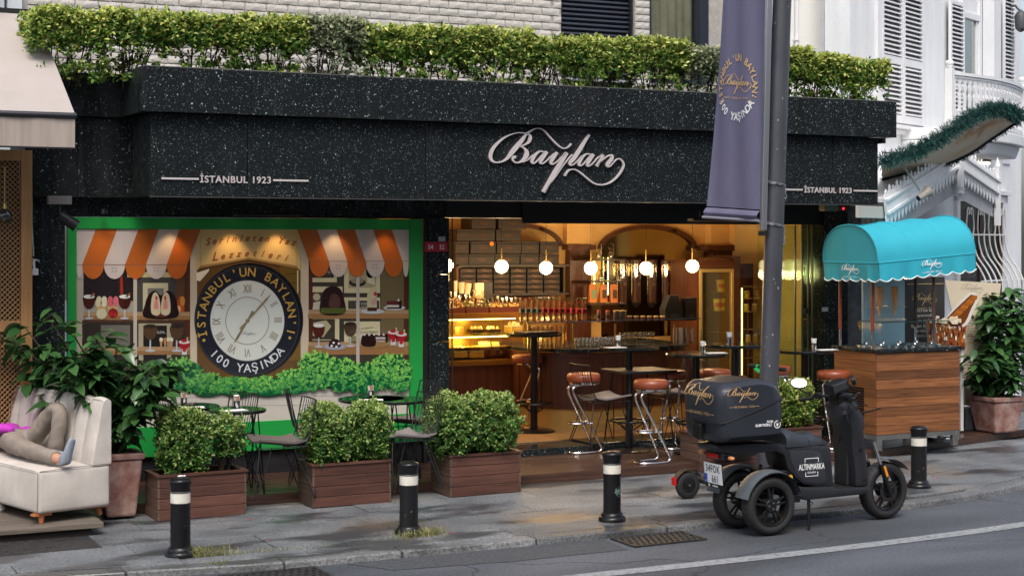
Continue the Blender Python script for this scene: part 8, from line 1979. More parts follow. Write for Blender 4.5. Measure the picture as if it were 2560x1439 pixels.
for k in range(8):
 x_ = 0.20 + (k % 4) * 0.22; y_ = 0.18 + (k // 4) * 0.23
 m = MB(); m.lathe([(0.10, ZC), (0.10, ZC + 0.014), (0.085, ZC + 0.02), (0.03, ZC + 0.023), (0.018, ZC + 0.03), (0.018, ZC + 0.045), (0, ZC + 0.047)], (x_, y_, 0), 28); m.build('tub_lid', M_chrome, cart, smooth=True, ang=40)
M_gg = glass('guard_glass', (0.93, 0.97, 0.96), 0.05)
for b_ in ((0.10, CW - 0.12, 0.015, 0.021, ZC, ZC + 0.26), (0.10, 0.106, 0.022, 0.42, ZC, ZC + 0.26), (CW - 0.126, CW - 0.12, 0.022, 0.42, ZC, ZC + 0.26), (0.10, CW - 0.12, 0.015, 0.42, ZC + 0.2605, ZC + 0.2665)):
 m = MB(); x0_, x1_, y0_, y1_, za_, zb2 = b_
 m.poly([(x0_, y0_, za_), (x1_, y0_, za_), (x1_, y0_, zb2), (x0_, y0_, zb2)] if x1_ - x0_ > .1 and zb2 - za_ > .1 else [(x0_, y0_, za_), (x0_, y1_, za_), (x0_, y1_, zb2), (x0_, y0_, zb2)] if zb2 - za_ > .1 else [(x0_, y0_, za_), (x1_, y0_, za_), (x1_, y1_, za_), (x0_, y1_, za_)]); m.build('guard_pane', M_gg, cart)
m = MB(); m.box(0.10, CW - 0.12, 0.012, 0.0145, ZC + 0.259, ZC + 0.268); m.box(0.096, 0.099, 0.013, 0.42, ZC + 0.259, ZC + 0.268); m.build('guard_edge', mat('glass_edge', (0.02, 0.05, 0.045), 0.2), cart)
M_cu = mat('post_wood', sl((112, 52, 30)), 0.4, var=0.2, scale=6)
for x_, y_ in ((0.03, 0.10), (CW - 0.32, 0.03), (0.03, CD - 0.06), (CW - 0.05, CD - 0.06)):
 m = MB(); m.tube([(x_, y_, ZC), (x_, y_, ZC + 0.17)], 0.014, n=14); m.build('post_foot', M_chrome, cart, smooth=True)
 m = MB(); m.tube([(x_, y_, ZC + 0.171), (x_, y_, 1.95)], 0.018, n=14); m.build('post', M_cu if x_ < 0.5 else mat('post_dark', (0.06, 0.035, 0.025), 0.45), cart, smooth=True)
can = empty('canopy', (-0.06, -0.10, 0), 0, cart); can.rotation_euler = (0, R(-4.2), 0); can.location = (-0.06 + 0.14, -0.10, 0)
KW, KD, ZE, ZA = 1.25, 0.88, 1.885, 2.27
M_turq = mat('turquoise_cloth', sl((38, 158, 178)), 0.75, var=0.05, scale=3, bump=0.15, bscale=220)
def vault(i, j):
 a = math.pi * j; return (KW * i, KD / 2 - KD / 2 * math.copysign(abs(math.cos(a)) ** 0.92, math.cos(a)), ZE + (ZA - ZE) * math.sin(a) ** 0.85 - 0.012 * math.sin(math.pi * i * 3) ** 2 + 0.004 * math.sin(i * 23 + j * 9) * math.sin(a))
m = MB(); m.grid(vault, 18, 26); m.build('roof_cloth', M_turq, can, smooth=True, fixn=False)
for q_ in (0.33, 0.67): m = MB(); m.tube([Vector(vault(q_, j / 26)) + Vector((0, 0, 0.002)) for j in range(27)], 0.003, n=5); m.build('seam', mat('turquoise_seam', sl((60, 178, 196)), 0.8), can, smooth=True)
for i, nm in ((0, 'end_cloth'), (1, 'end_cloth')):
 m = MB(); m.poly([vault(i, j / 26) for j in range(27)]); m.build(nm, M_turq, can)
m = MB(); m.tube([Vector(vault(0, j / 26)) + Vector((-0.002, 0, 0.003)) for j in range(27)], 0.008, n=6); m.tube([Vector(vault(1, j / 26)) + Vector((0.002, 0, 0.003)) for j in range(27)], 0.008, n=6); m.tube([(0, -0.003, ZE), (KW, -0.003, ZE)], 0.007, n=6); m.tube([(-0.003, 0, ZE), (-0.003, KD, ZE)], 0.007, n=6); m.build('piping', M_turq, can, smooth=True)
def scal(t, n): return 0.028 * abs(math.sin(math.pi * t * n))
def val(name, P0, P1, nrm, nsc, nseg):
 P0, P1 = Vector(P0), Vector(P1); nr = Vector(nrm); m = MB()
 def f(i, j):
  h = 0.155 + scal(i, nsc); w = 0.012 * math.sin(i * 17) * (1 - j) + 0.006 * math.sin(i * 40) * (1 - j)
  return tuple(P0 * (1 - i) + P1 * i + nr * (0.004 + w) + Vector((0, 0, -h * (1 - j))))
 m.grid(f, nseg, 4); o = m.build(name, M_turq, can, smooth=True, fixn=False)
 m = MB(); m.tube([Vector(f(k / nseg, 0)) for k in range(nseg + 1)], 0.006, n=6); m.build('valance_trim', mat('white_trim', (0.78, 0.78, 0.76), 0.7), o, smooth=True)
 return f
f1 = val('valance', (0, 0, ZE - 0.008), (KW, 0, ZE - 0.008), (0, -1, 0), 8, 96)
f2 = val('valance', (0, KD, ZE - 0.008), (0, 0, ZE - 0.008), (-1, 0, 0), 6, 72)
val('valance', (KW, 0, ZE - 0.008), (KW, KD, ZE - 0.008), (1, 0, 0), 6, 48); val('valance', (KW, KD, ZE - 0.008), (0, KD, ZE - 0.008), (0, 1, 0), 8, 48)
M_cwht = mat('canopy_white', (0.82, 0.84, 0.84), 0.6)
m = MB(); put_logo(m, lambda x, y, e: (KW * 0.5 + 0.03 + x, -0.026, ZE - 0.065 + y), 0.26, k=4, fat=1.5); put_text(m, 'İSTANBUL 1923', lambda x, y, e: (KW * 0.5 + 0.03 + x, -0.026, ZE - 0.146 + y), 0.016)
for a, b_ in ((-0.13, -0.075), (0.075, 0.13)): m.poly([(KW * .5 + .03 + a, -0.026, ZE - 0.141), (KW * .5 + .03 + b_, -0.026, ZE - 0.141), (KW * .5 + .03 + b_, -0.026, ZE - 0.138), (KW * .5 + .03 + a, -0.026, ZE - 0.138)])
m.build('front_print', M_cwht, can, fixn=False)
m = MB(); put_logo(m, lambda x, y, e: (-0.026, KD * 0.47 - x, ZE - 0.07 + y), 0.28, k=4, fat=1.5); put_text(m, 'İSTANBUL 1923', lambda x, y, e: (-0.026, KD * 0.47 - x, ZE - 0.15 + y), 0.016)
for a, b_ in ((-0.14, -0.08), (0.08, 0.14)): m.poly([(-0.026, KD * .47 - a, ZE - 0.145), (-0.026, KD * .47 - b_, ZE - 0.145), (-0.026, KD * .47 - b_, ZE - 0.142), (-0.026, KD * .47 - a, ZE - 0.142)])
m.build('side_print', M_cwht, can, fixn=False)
ab = thing('cone_box', 'clear acrylic box of ice cream cones on the cart', 'box', (10.36 + 0.23, 12.70 + 0.24, 0.08 + ZC + 0.267))
m = MB();
for a_ in ((0, 0, .36, 0), (0, .2, .36, .2), (0, 0, 0, .2), (.36, 0, .36, .2), (.18, 0, .18, .2)): m.poly([(a_[0], a_[1], 0), (a_[2], a_[3], 0), (a_[2], a_[3], .46), (a_[0], a_[1], .46)])
m.build('acrylic', glass('acrylic', (0.97, 0.97, 0.97), 0.05), ab)
m = MB(); m.box(0.005, 0.355, 0.005, 0.195, 0.0, 0.006); m.box(0.005, 0.355, 0.005, 0.195, 0.13, 0.136); m.build('holder', mat('acrylic_edge', (0.42, 0.40, 0.36), 0.25), ab)
M_cone = mat('wafer', sl((224, 168, 112)), 0.7, var=0.15, scale=40, bump=0.5, bscale=120)
for i in range(4):
 x_ = 0.05 + (i % 2) * 0.06 + (0.2 if i > 1 else 0); y_ = 0.06 + (i % 2) * 0.07
 m = MB(); m.lathe([(0.006, 0.05), (0.034, 0.24), (0.034, 0.28), (0.03, 0.28)], (x_, y_, 0), 14)
 for k in range(2): m.lathe([(0.034, 0.28 + k * 0.03), (0.037, 0.31 + k * 0.03), (0.033, 0.31 + k * 0.03)], (x_, y_, 0), 14)
 m.build('cone_stack', M_cone, ab, smooth=True)
# ================================================================== BOARDS BEHIND THE CART
M_brd = mat('black_board', (0.030, 0.029, 0.027), 0.6)
def bp(u, v, Y): return py(u, v, Y)
YB = 13.62
sb = thing('black_sign_board', 'black sign board with cream lettering behind the ice cream cart', 'sign board')
a, b_ = bp(2262, 693, YB), bp(2362, 880, YB)
m = MB(); m.box(a.x, b_.x, YB, YB + 0.03, 0.5, a.z); m.build('board', M_brd, sb, bevel=0.003)
m = MB(); m.box(a.x + 0.02, a.x + 0.05, YB + 0.031, YB + 0.06, 0.08, 0.9); m.box(b_.x - 0.05, b_.x - 0.02, YB + 0.031, YB + 0.06, 0.08, 0.9); m.build('stand', M_dark, sb)
m = MB(); c_ = bp(2312, 748, YB - 0.004); put_logo(m, lambda x, y, e: (c_.x + x, YB - 0.004, c_.z + y), 0.34, k=4, fat=1.1); put_text(m, 'İSTANBUL 1923', lambda x, y, e: (c_.x + x, YB - 0.004, c_.z - 0.105 + y), 0.02); m.build('gold_print', mat('board_gold', sl((180, 156, 110)), 0.5), sb, fixn=False)
m = MB()
for s, v, h in (("1923'ten beri", 779, 0.034), ('hayatımızda,', 791, 0.034), ('evinizde.', 803, 0.034), ('Baylan lezzetleri', 818, 0.038), ('bir telefonla', 830, 0.038), ('evinizde.', 842, 0.038)):
 q = bp(2312, v, YB - 0.004); put_text(m, s, lambda x, y, e: (q.x + x, YB - 0.004, q.z + y), h, bold=0.012, space=1.1)
m.build('cream_print', mat('board_cream', sl((196, 190, 176)), 0.5), sb, fixn=False)
m = MB(); q = bp(2268, 710, YB - .004); q2 = bp(2360, 710, YB - .004); m.box(q.x, q2.x, YB - 0.004, YB - 0.002, q.z - 0.004, q.z + 0.004); m.build('gold_rule', mat('board_gold', sl((180, 156, 110)), 0.5), sb)
o = MB(); a, b_ = bp(2158, 660, 13.5), bp(2262, 880, 13.5); o.box(a.x, b_.x, 13.5, 13.52, 0.5, a.z); o = o.build('blue_panel', mat('pale_blue', sl((170, 212, 224)), 0.4)); tag(o, 'pale blue panel standing behind the cone box on the cart', 'panel')
dc = thing('dessert_cutout', 'large printed dessert glass and wafer cutout board behind the cart', 'cutout board')
YD = 13.50; Pm = MB()
def dq(u, v, l): p = bp(u, v, YD); return (p.x, YD - 0.0015 * l, p.z)
glassp = [(2316, 800), (2418, 803), (2408, 868), (2380, 884), (2340, 884), (2322, 866)]
Pm.poly([dq(u, v, 0) for u, v in glassp], sl((150, 84, 40)))
waf = [tuple(p) for p in catmull([(2358, 808), (2420, 742), (2432, 738), (2440, 744), (2428, 770), (2405, 812)], 4, True)]
out = [tuple(p) for p in catmull([(2352, 812), (2416, 738), (2434, 732), (2446, 744), (2434, 775), (2412, 815)], 4, True)]
Pm.poly([dq(u, v, 1) for u, v in out], sl((220, 215, 205))); Pm.poly([dq(u, v, 2) for u, v in waf], sl((112, 60, 26)))
for k in range(14): Pm.poly([dq(2366 + k * 4.6 + a_, 802 - k * 4.4 + b_, 2.3 + k * .02) for a_, b_ in ((0, 0), (16, 4), (18, -6), (5, -8))], sl((150 + k % 3 * 16, 88 + k % 3 * 8, 34)))
rw = random.Random(6)
for k in range(90):
 u, v = rw.uniform(2322, 2412), rw.uniform(812, 872); s = rw.uniform(3, 6)
 cc_ = rw.choice(((230, 214, 180), (200, 120, 50), (96, 40, 22), (60, 26, 18), (238, 226, 200), (180, 92, 40))) if v < 850 else rw.choice(((90, 34, 18), (60, 26, 18), (150, 70, 30)))
 Pm.poly([dq(max(2320, min(2414, u + s * .55 * math.cos(a_ * 1.047) * rw.uniform(.5, 1.2))), v + s * 1.7 * math.sin(a_ * 1.047) * rw.uniform(.5, 1.2), 3 + k * .1) for a_ in range(6)], sl(cc_))
for k in range(30):
 u, v = rw.uniform(2325, 2400), rw.uniform(792, 806); s = rw.uniform(3, 7); Pm.poly([dq(u + s * math.cos(a_ * 1.047), v + s * .8 * math.sin(a_ * 1.047), 13 + k * .1) for a_ in range(6)], sl(rw.choice(((240, 232, 214), (226, 206, 170), (232, 218, 190)))))
Pm.build('print', M_print, dc, color=True, fixn=False)
m = MB(); m.prism([dq(u, v, -1) for u, v in glassp], (0, 0.012, 0)); m.build('backing', mat('white_card', (0.7, 0.7, 0.68), 0.6), dc)
m = MB(); q0, q1_ = bp(2405, 800, YD), bp(2440, 1010, YD); m.box(q0.x, q0.x + 0.04, YD + 0.02, YD + 0.04, 0.1, q0.z); m.build('stand', mat('white_card', (0.7, 0.7, 0.68), 0.6), dc)
ru = thing('roll_up_poster', 'cream roll up poster with faded menu print behind the right plant', 'poster')
YR = 13.72
def rq(u, v, l=0): p = bp(u, v, YR); return (p.x, YR - 0.002 * l, p.z)
Pm = MB(); Pm.poly([rq(2362, 700), rq(2503, 708), rq(2462, 1016), rq(2400, 1012), rq(2402, 870)], sl((214, 200, 176)))
for v, c__, u0, u1 in ((788, (120, 176, 120), 2410, 2470), (806, (120, 176, 120), 2415, 2470), (838, (206, 110, 100), 2418, 2470), (855, (206, 110, 100), 2418, 2470), (884, (214, 150, 130), 2412, 2470), (928, (222, 160, 110), 2408, 2468), (944, (222, 160, 110), 2408, 2468)):
 Pm.poly([rq(u0, v, 1), rq(u1, v + 1, 1), rq(u1, v + 2.5, 1), rq(u0, v + 1.5, 1)], sl(c__))
for k in range(26):
 v = 794 + k * 6.5; Pm.poly([rq(2418, v, 1), rq(2418 + 14 + 9 * (k % 3), v + .3, 1), rq(2418 + 14 + 9 * (k % 3), v + 1.6, 1), rq(2418, v + 1.3, 1)], sl((170, 156, 136)))
Pm.poly([rq(2455 + 12 * math.cos(a_ * .6283), 800 + 18 * math.sin(a_ * .6283), 1) for a_ in range(10)], sl((130, 176, 96)))
q = rq(2430, 722, 1); put_logo(Pm, lambda x, y, e: (q[0] + x, q[1], q[2] + y), 0.32, sl((176, 166, 146)), k=4)
for s, u, v in (('KLI', 2440, 762), ('TLER', 2440, 774)): q = rq(u, v, 1); put_text(Pm, s, lambda x, y, e: (q[0] + x, q[1], q[2] + y), 0.038, sl((120, 112, 100)), space=1.2)
q = rq(2455, 990, 1); put_text(Pm, '05', lambda x, y, e: (q[0] + x, q[1], q[2] + y), 0.05, sl((196, 176, 130)), bold=.02)
Pm.build('print', M_print, ru, color=True, fixn=False)
m = MB(); m.prism([rq(2362, 700, -1), rq(2503, 708, -1), rq(2462, 1016, -1), rq(2400, 1012, -1), rq(2402, 870, -1)], (0, 0.004, 0)); m.build('backing', mat('white_card', (0.7, 0.7, 0.68), 0.6), ru)
q = rq(2400, 1016); q2 = rq(2470, 1016); m = MB(); m.box(q[0], q2[0], YR - 0.1, YR + 0.1, 0.08, q[2] - 0.01); m.build('base', mat('dark_base', (0.05, 0.055, 0.06), 0.5), ru, bevel=0.01)
t = thing('steel_pan', 'flat round steel pan under the ice cream cart', 'pan', gz(2352, 1100, 0.085)); m = MB(); m.lathe([(0.0, 0.004), (0.16, 0.0), (0.19, 0.035), (0.197, 0.036), (0.165, -0.003)], n=30); m.v = [(x, y, z + 0.004) for x, y, z in m.v]; m.build('bowl', M_chrome, t, smooth=True); m = MB(); m.lathe([(0.19, 0.038), (0.2, 0.042), (0.197, 0.046), (0.188, 0.042)], n=30); m.build('rim', M_chrome, t, smooth=True)
p = gz(2420, 1075, 0.085); t = thing('grey_crate', 'dark grey plastic box behind the ice cream cart', 'crate', (p.x, p.y + 0.15, 0.085)); m = MB(); m.hexa([(-.14, -.1, 0), (.12, -.1, 0), (.12, .1, 0), (-.14, .1, 0)], [(-.17, -.12, .22), (.15, -.12, .22), (.15, .12, .22), (-.17, .12, .22)]); m.build('body', mat('crate_grey', (0.07, 0.08, 0.09), 0.5), t, bevel=0.01); m = MB(); m.box(-.18, .16, -.13, .13, .2205, .24); m.build('lid', mat('crate_grey', (0.07, 0.08, 0.09), 0.5), t, bevel=0.006)
# ================================================================== WHITE HOUSE AT THE RIGHT
H0 = py(2205, 600, 14.5); HA = math.atan2(0.450, 0.893)
house = thing('white_house', 'white timber house with louvred shutters and balcony at the right', 'house', (H0.x, H0.y, 0), HA)
ex_, ey_ = Vector((math.cos(HA), math.sin(HA))), Vector((-math.sin(HA), math.cos(HA)))
def hw(u, v, off=0.0):
 r = (u - 1280) / FPX; d = Vector((SA + r * CA, CA - r * SA)); o = Vector((H0.x, H0.y)) - ey_ * off
 t = o.dot(ey_) / d.dot(ey_); p = d * t
 return ((p - Vector((H0.x, H0.y))).dot(ex_), CAMH + (HOR - v) / FPX * t)
M_wh = mat('white_render', (0.72, 0.74, 0.76), 0.8, var=0.07, scale=2.5, stretch=(2.5, 2.5, 0.5), bump=0.5, bscale=30)
M_wt = mat('white_timber', (0.72, 0.73, 0.745), 0.5, var=0.05, scale=4)
m = MB(); m.box(-0.85, 4.6, 0.0, 0.3, 0.0, 5.9); m.build('wall', M_wh, house)
sw = thing('white_side_wall', 'plain white wall with drain pipe between cafe and white house', 'wall')
m = MB(); m.box(9.96, 11.95, 14.72, 14.9, 2.6, 5.6); m.build('wall', mat('white_plaster', (0.76, 0.75, 0.72), 0.8, var=0.03, scale=2), sw)
for u, w, Y in ((2085, 0.055, 14.62), (1992, 0.02, 14.68)):
 a = py(u, 130, Y); m = MB(); m.tube([(a.x, Y, 3.5), (a.x, Y, 5.6)], w, n=18); m.lathe([(w, 0), (w + 0.012, 0.005), (w + 0.012, 0.05), (w, 0.055)], (a.x, Y, a.z + 0.12), 18); m.build('drain_pipe', M_wt, sw, smooth=True)
m = MB(); a = py(2060, 130, 14.7); m.box(a.x - 0.03, a.x + 0.0, 14.66, 14.72, 2.6, 5.6); m.build('corner_strip', M_wt, sw)
def bxl(parent, name, x0, x1, y0, y1, z0, z1, mt, bevel=0.004): m = MB(); m.box(x0, x1, y0, y1, z0, z1); return m.build(name, mt, parent, bevel=bevel)
def shutter(parent, x0, x1, z0, z1, ysplit, y0=-0.05, fw=0.055, pitch=0.052, tilt=0.5, mid=None):
 sh_ = empty('shutter', parent=parent)
 bxl(sh_, 'stile', x0, x0 + fw, y0, y0 + 0.035, z0, z1, M_wt); bxl(sh_, 'stile', x1 - fw, x1, y0, y0 + 0.035, z0, z1, M_wt)
 rails = [(z0, z0 + fw * 1.7), (z1 - fw, z1)] + [(q - fw * .8, q + fw * .8) for q in (mid or [])]
 for a, b_ in rails: bxl(sh_, 'rail', x0 + fw + .0005, x1 - fw - .0005, y0 + .001, y0 + 0.034, a, b_, M_wt)
 rs_ = sorted(rails); me = None
 for (a0, a1), (b0_, b1_) in zip(rs_, rs_[1:]):
  n = max(1, int((b0_ - a1) / pitch)); pt_ = (b0_ - a1) / n
  for k in range(n):
   zc_ = a1 + (k + .5) * pt_
   if me is None:
    m = MB(); m.obox((0, 0, 0), ((x1 - x0) / 2 - fw, 0, 0), (0, 0.022, 0.022 * 0.75), (0, -0.003, 0.004)); me = m.mesh('slat', M_wt)
   inst('slat', me, sh_, ((x0 + x1) / 2, y0 + 0.018, zc_))
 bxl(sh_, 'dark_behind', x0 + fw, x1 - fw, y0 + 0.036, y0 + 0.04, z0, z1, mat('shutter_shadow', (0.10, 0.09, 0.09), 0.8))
 return sh_
w1 = empty('shuttered_window', parent=house)
xa, zb_ = hw(2196, 308); xm = hw(2249, 300)[0]; xb_ = hw(2300, 300)[0]; zbot = hw(2270, 312)[1]; zmid = hw(2270, 160)[1]
shutter(w1, xa, xm - 0.004, zbot, 5.6, None, mid=[zmid]); shutter(w1, xm + 0.004, xb_, zbot, 5.6, None, mid=[zmid])
bxl(w1, 'frame', xa - 0.11, xa - 0.004, -0.045, 0.0, zbot - .03, 5.6, M_wt); bxl(w1, 'frame', xb_ + 0.004, xb_ + 0.05, -0.045, 0.0, zbot - .03, 5.6, M_wt)
xs0, xs1 = hw(2190, 325)[0], hw(2318, 332)[0]
bxl(w1, 'sill', xs0, xs1, -0.12, 0.0, zbot - 0.075, zbot - 0.032, M_wt, 0.008); bxl(w1, 'sill_mould', xs0 + .03, xs1 - .06, -0.07, 0.0, zbot - 0.13, zbot - 0.076, M_wt, 0.012)
zl_ = hw(2300, 395)[1]; bxl(house, 'storey_band', -0.3, 1.2, -0.03, 0.0, zl_ - 0.14, zl_ + 0.02, M_wt)
bal = empty('balcony', parent=house)
OB = 0.55
px0, zp = hw(2374, 310, OB); px1, _ = hw(2556, 330, OB)
zr = hw(2385, 185, OB)[1]; zf = hw(2374, 312, OB)[1]
bxl(bal, 'post', px0 - 0.045, px0 + 0.045, -OB - 0.045, -OB + 0.045, zf - 0.05, zr + 0.06, M_wt); bxl(bal, 'post', px1 - 0.045, px1 + 0.045, -OB - 0.045, -OB + 0.045, zf - 0.05, zr + 0.06, M_wt)
for x_ in (px0, px1):
 m = MB(); m.lathe([(0.05, 0.061), (0.055, 0.07), (0.035, 0.08), (0.05, 0.10), (0.052, 0.12), (0.035, 0.145), (0.0, 0.152)], (x_, -OB, zr), 20); m.build('finial', M_wt, bal, smooth=True)
def balp(t): return (px0 + 0.05 + (px1 - px0 - 0.1) * t, -OB - 0.16 * math.sin(math.pi * t))
pts = [balp(k / 20) for k in range(21)]
m = MB()
for a, b_ in zip(pts, pts[1:]): m.bar((a[0], a[1], zr), (b_[0] + .002, b_[1], zr), 0.075, 0.035); m.bar((a[0], a[1], zr - 0.035), (b_[0] + .002, b_[1], zr - 0.035), 0.045, 0.022)
m.build('top_rail', M_wt, bal)
m = MB()
for a, b_ in zip(pts, pts[1:]): m.bar((a[0], a[1], zf + 0.02), (b_[0] + .002, b_[1], zf + 0.02), 0.05, 0.05)
m.build('bottom_rail', M_wt, bal)
hb_ = zr - 0.05 - zf - 0.045; prof = [(0.045, 0), (0.045, .06), (0.03, .10), (0.042, .22), (0.02, .34), (0.02, .46), (0.034, .60), (0.018, .68), (0.034, .76), (0.042, .82), (0.022, .88), (0.045, .94), (0.045, 1)]
bm_me = MB(); bm_me.prism([(w * .8, 0, h * hb_) for w, h in prof] + [(-w * .8, 0, h * hb_) for w, h in prof[::-1]], (0, 0.02, 0)); bm_me = bm_me.mesh('baluster', M_wt)
nbal = 22
for k in range(nbal):
 t = (k + .5) / nbal; q = balp(t); inst('baluster', bm_me, bal, (q[0], q[1] - 0.01, zf + 0.045), (0, 0, -0.25 * math.cos(math.pi * t)))
m = MB(); fl = [(px0 - 0.1, 0)] + [(a[0] + (0 if 0 < i < 20 else 0), a[1] - 0.05) for i, a in enumerate(pts)] + [(px1 + 0.1, 0)]
m.hexa([(x_, y_, zf - 0.16) for x_, y_ in fl], [(x_, y_, zf - 0.02) for x_, y_ in fl]); m.build('floor_slab', M_wt, bal, bevel=0.015)
fl2 = [(x_, y_ + (0.06 if y_ < -0.1 else 0)) for x_, y_ in fl]; m = MB(); m.hexa([(x_, y_ * 0.9, zf - 0.30) for x_, y_ in fl2], [(x_, y_, zf - 0.162) for x_, y_ in fl2]); m.build('floor_mould', M_wt, bal, bevel=0.02)
bd = empty('balcony_door', parent=house)
xd0, xd1 = hw(2399, 120)[0], hw(2440, 120)[0]; zdt = hw(2415, 42)[1]
bxl(bd, 'door_frame', xd0 - 0.03, xd0, -0.05, 0.0, zf, 5.6, M_wt); bxl(bd, 'door_frame', xd1, xd1 + 0.05, -0.05, 0.0, zf, 5.6, M_wt); bxl(bd, 'transom', xd0, xd1, -0.05, 0.0, zdt - 0.03, zdt + 0.05, M_wt)
bxl(bd, 'fanlight', xd0, xd1, -0.02, 0.0, zdt + 0.05, 5.6, M_wt)
m = MB(); m.box(xd0 + 0.02, xd1 - 0.06, -0.012, -0.008, zf, zdt - 0.03); m.build('door_glass', glass('window_glass', (0.9, 0.93, 0.9), 0.1), bd)
m = MB(); m.grid(lambda i, j: (xd0 + 0.02 + (xd1 - xd0 - .08) * i, -0.004 + 0.002 * math.sin(i * 40), zf + (zdt - 0.03 - zf) * j), 40, 2); m.build('curtain', mat('teal_curtain', (0.10, 0.16, 0.16), 0.8, var=0.5, scale=3, stretch=(30, 1, 0.4)), bd, smooth=True, fixn=False)
bxl(bd, 'door_leaf', xd1 - 0.06, xd1, -0.03, -0.0005, zf, zdt - 0.03, M_wt)
xs_, xe_ = hw(2360, 120)[0], hw(2398, 120)[0]; shutter(bd, xs_, xe_ - 0.035, zf + 0.02, hw(2380, 5)[1] + 0.0, None, y0=-0.09, fw=0.05)
xs_, xe_ = hw(2455, 120)[0], hw(2475, 120)[0]; bxl(bd, 'shutter_edge', xs_, xe_ - .02, -0.16, -0.01, zf + .02, hw(2460, 2)[1] + .02, M_wt); shutter(bd, hw(2486, 120)[0], hw(2512, 120)[0], zf + 0.02, 5.5, None, y0=-0.14, fw=0.035)
bxl(house, 'corner_board', hw(2503, 100)[0] + 0.05, hw(2520, 100)[0] + .05, -0.02, 0.0, 3.2, 5.6, M_wt)
t = thing('wall_lantern', 'dark blurred wall lantern at the right edge of the white house', 'lamp'); x_, z_ = hw(2552, 50, 0.3); q = Vector((H0.x, H0.y, 0)) + Vector((ex_.x, ex_.y, 0)) * x_ - Vector((ey_.x, ey_.y, 0)) * 0.3
t.location = (q.x, q.y, z_); m = MB(); m.lathe([(0.02, -0.16), (0.07, -0.12), (0.085, 0.05), (0.05, 0.10), (0.0, 0.14)], n=10); m.build('lantern', mat('lantern_dark', (0.05, 0.055, 0.06), 0.5), t, smooth=True); m = MB(); m.tube([(0, 0, 0.1), (0, 0.1, 0.2), (0.0, 0.25, 0.2)], 0.015, n=8); m.build('arm', mat('lantern_dark', (0.05, 0.055, 0.06), 0.5), t, smooth=True)
OP = 0.75
por = empty('porch_gable', parent=house)
ap = hw(2392, 412, OP); lf = hw(2212, 530, OP); rt_ = hw(2492, 480, OP)
def hl(p, off): return Vector((p[0], -off, p[1]))
def barge(a, b_, nm):
 A_, B_ = hl(a, OP), hl(b_, OP); d = (B_ - A_).normalized(); up = Vector((0, 0, 1)); n_ = (up - d * up.dot(d)).normalized()
 for k, (o0, o1, th) in enumerate(((0.0, 0.11, 0.03), (0.11, 0.135, 0.05), (-0.03, 0.0, 0.045))):
  m = MB(); m.hexa([A_ + n_ * o0, B_ + n_ * o0, B_ + n_ * o1, A_ + n_ * o1], [A_ + n_ * o0 + Vector((0, -th, 0)), B_ + n_ * o0 + Vector((0, -th, 0)), B_ + n_ * o1 + Vector((0, -th, 0)), A_ + n_ * o1 + Vector((0, -th, 0))]); m.build(nm, M_wt, por)
 L_ = (B_ - A_).length; n = max(4, int(L_ / 0.095)); wd = L_ / n
 for k in range(n):
  c_ = A_ + d * (k + .5) * wd - n_ * 0.03; dn = Vector((0, 0, -1)); s_ = d
  sh_ = [(-.5, 0), (.5, 0), (.48, .30), (.36, .32), (.40, .5), (.16, .8), (0, 1.0), (-.16, .8), (-.40, .5), (-.36, .32), (-.48, .30)]
  m = MB(); m.prism([c_ + s_ * (x_ * wd) + dn * (y_ * 0.15) + Vector((0, -0.012, 0)) for x_, y_ in sh_], (0, 0.014, 0)); m.build('fretwork_drop', M_wt, por)
  c2_ = A_ + d * (k + .5) * wd + n_ * 0.137; up_ = Vector((0, 0, 1)); hh = 0.09 + 0.03 * (k % 2)
  m = MB(); m.prism([c2_ + s_ * (x_ * wd) + up_ * (y_ * hh) + Vector((0, -0.012, 0)) for x_, y_ in ((-.48, 0), (.48, 0), (.40, .45), (.16, .5), (.2, .75), (0, 1.0), (-.2, .75), (-.16, .5), (-.40, .45))], (0, 0.014, 0)); m.build('fretwork_crest', M_wt, por)
barge(lf, ap, 'barge_board'); barge(ap, rt_, 'barge_board')
A_ = hl(ap, OP); m = MB(); m.box(A_.x - 0.05, A_.x + 0.05, -OP - 0.07, -OP - 0.02, A_.z - 0.26, A_.z + 0.10); m.build('king_post', M_wt, por, bevel=0.01)
m = MB(); m.lathe([(0.05, 0.0), (0.04, -0.04), (0.045, -0.06), (0.0, -0.11)], (A_.x, -OP - 0.045, A_.z - 0.261), 8); m.build('king_drop', M_wt, por)
q = hl(rt_, OP); m = MB(); m.box(q.x - 0.03, q.x + 0.03, -OP - 0.04, -OP + 0.02, q.z - 0.4, q.z + 0.30); m.lathe([(0.04, 0), (0.0, 0.12)], (q.x, -OP - 0.01, q.z + 0.301), 6); m.build('corner_post', M_wt, por)
for a, b_ in ((lf, ap), (ap, rt_)):
 A1, B1 = hl(a, OP), hl(b_, OP); m = MB(); dz = Vector((0, 0, 0.10)); bk = Vector((0, OP, 0)); m.hexa([A1 + dz, B1 + dz, B1 + dz + bk, A1 + dz + bk], [A1 + dz * 1.4, B1 + dz * 1.4, B1 + dz * 1.4 + bk, A1 + dz * 1.4 + bk]); m.build('roof_slope', M_wt, por)
m = MB(); m.poly([hl(lf, OP - .04), hl(ap, OP - .04), hl(rt_, OP - .04), hl((rt_[0], rt_[1] - .3), OP - .04), hl((ap[0], ap[1] - .34), OP - .04), hl((lf[0], lf[1] - .3), OP - .04)]); m.build('tympanum', mat('porch_shade_grey', (0.36, 0.37, 0.39), 0.8, var=0.1), por)  # white porch interior; its shade is painted in as grey
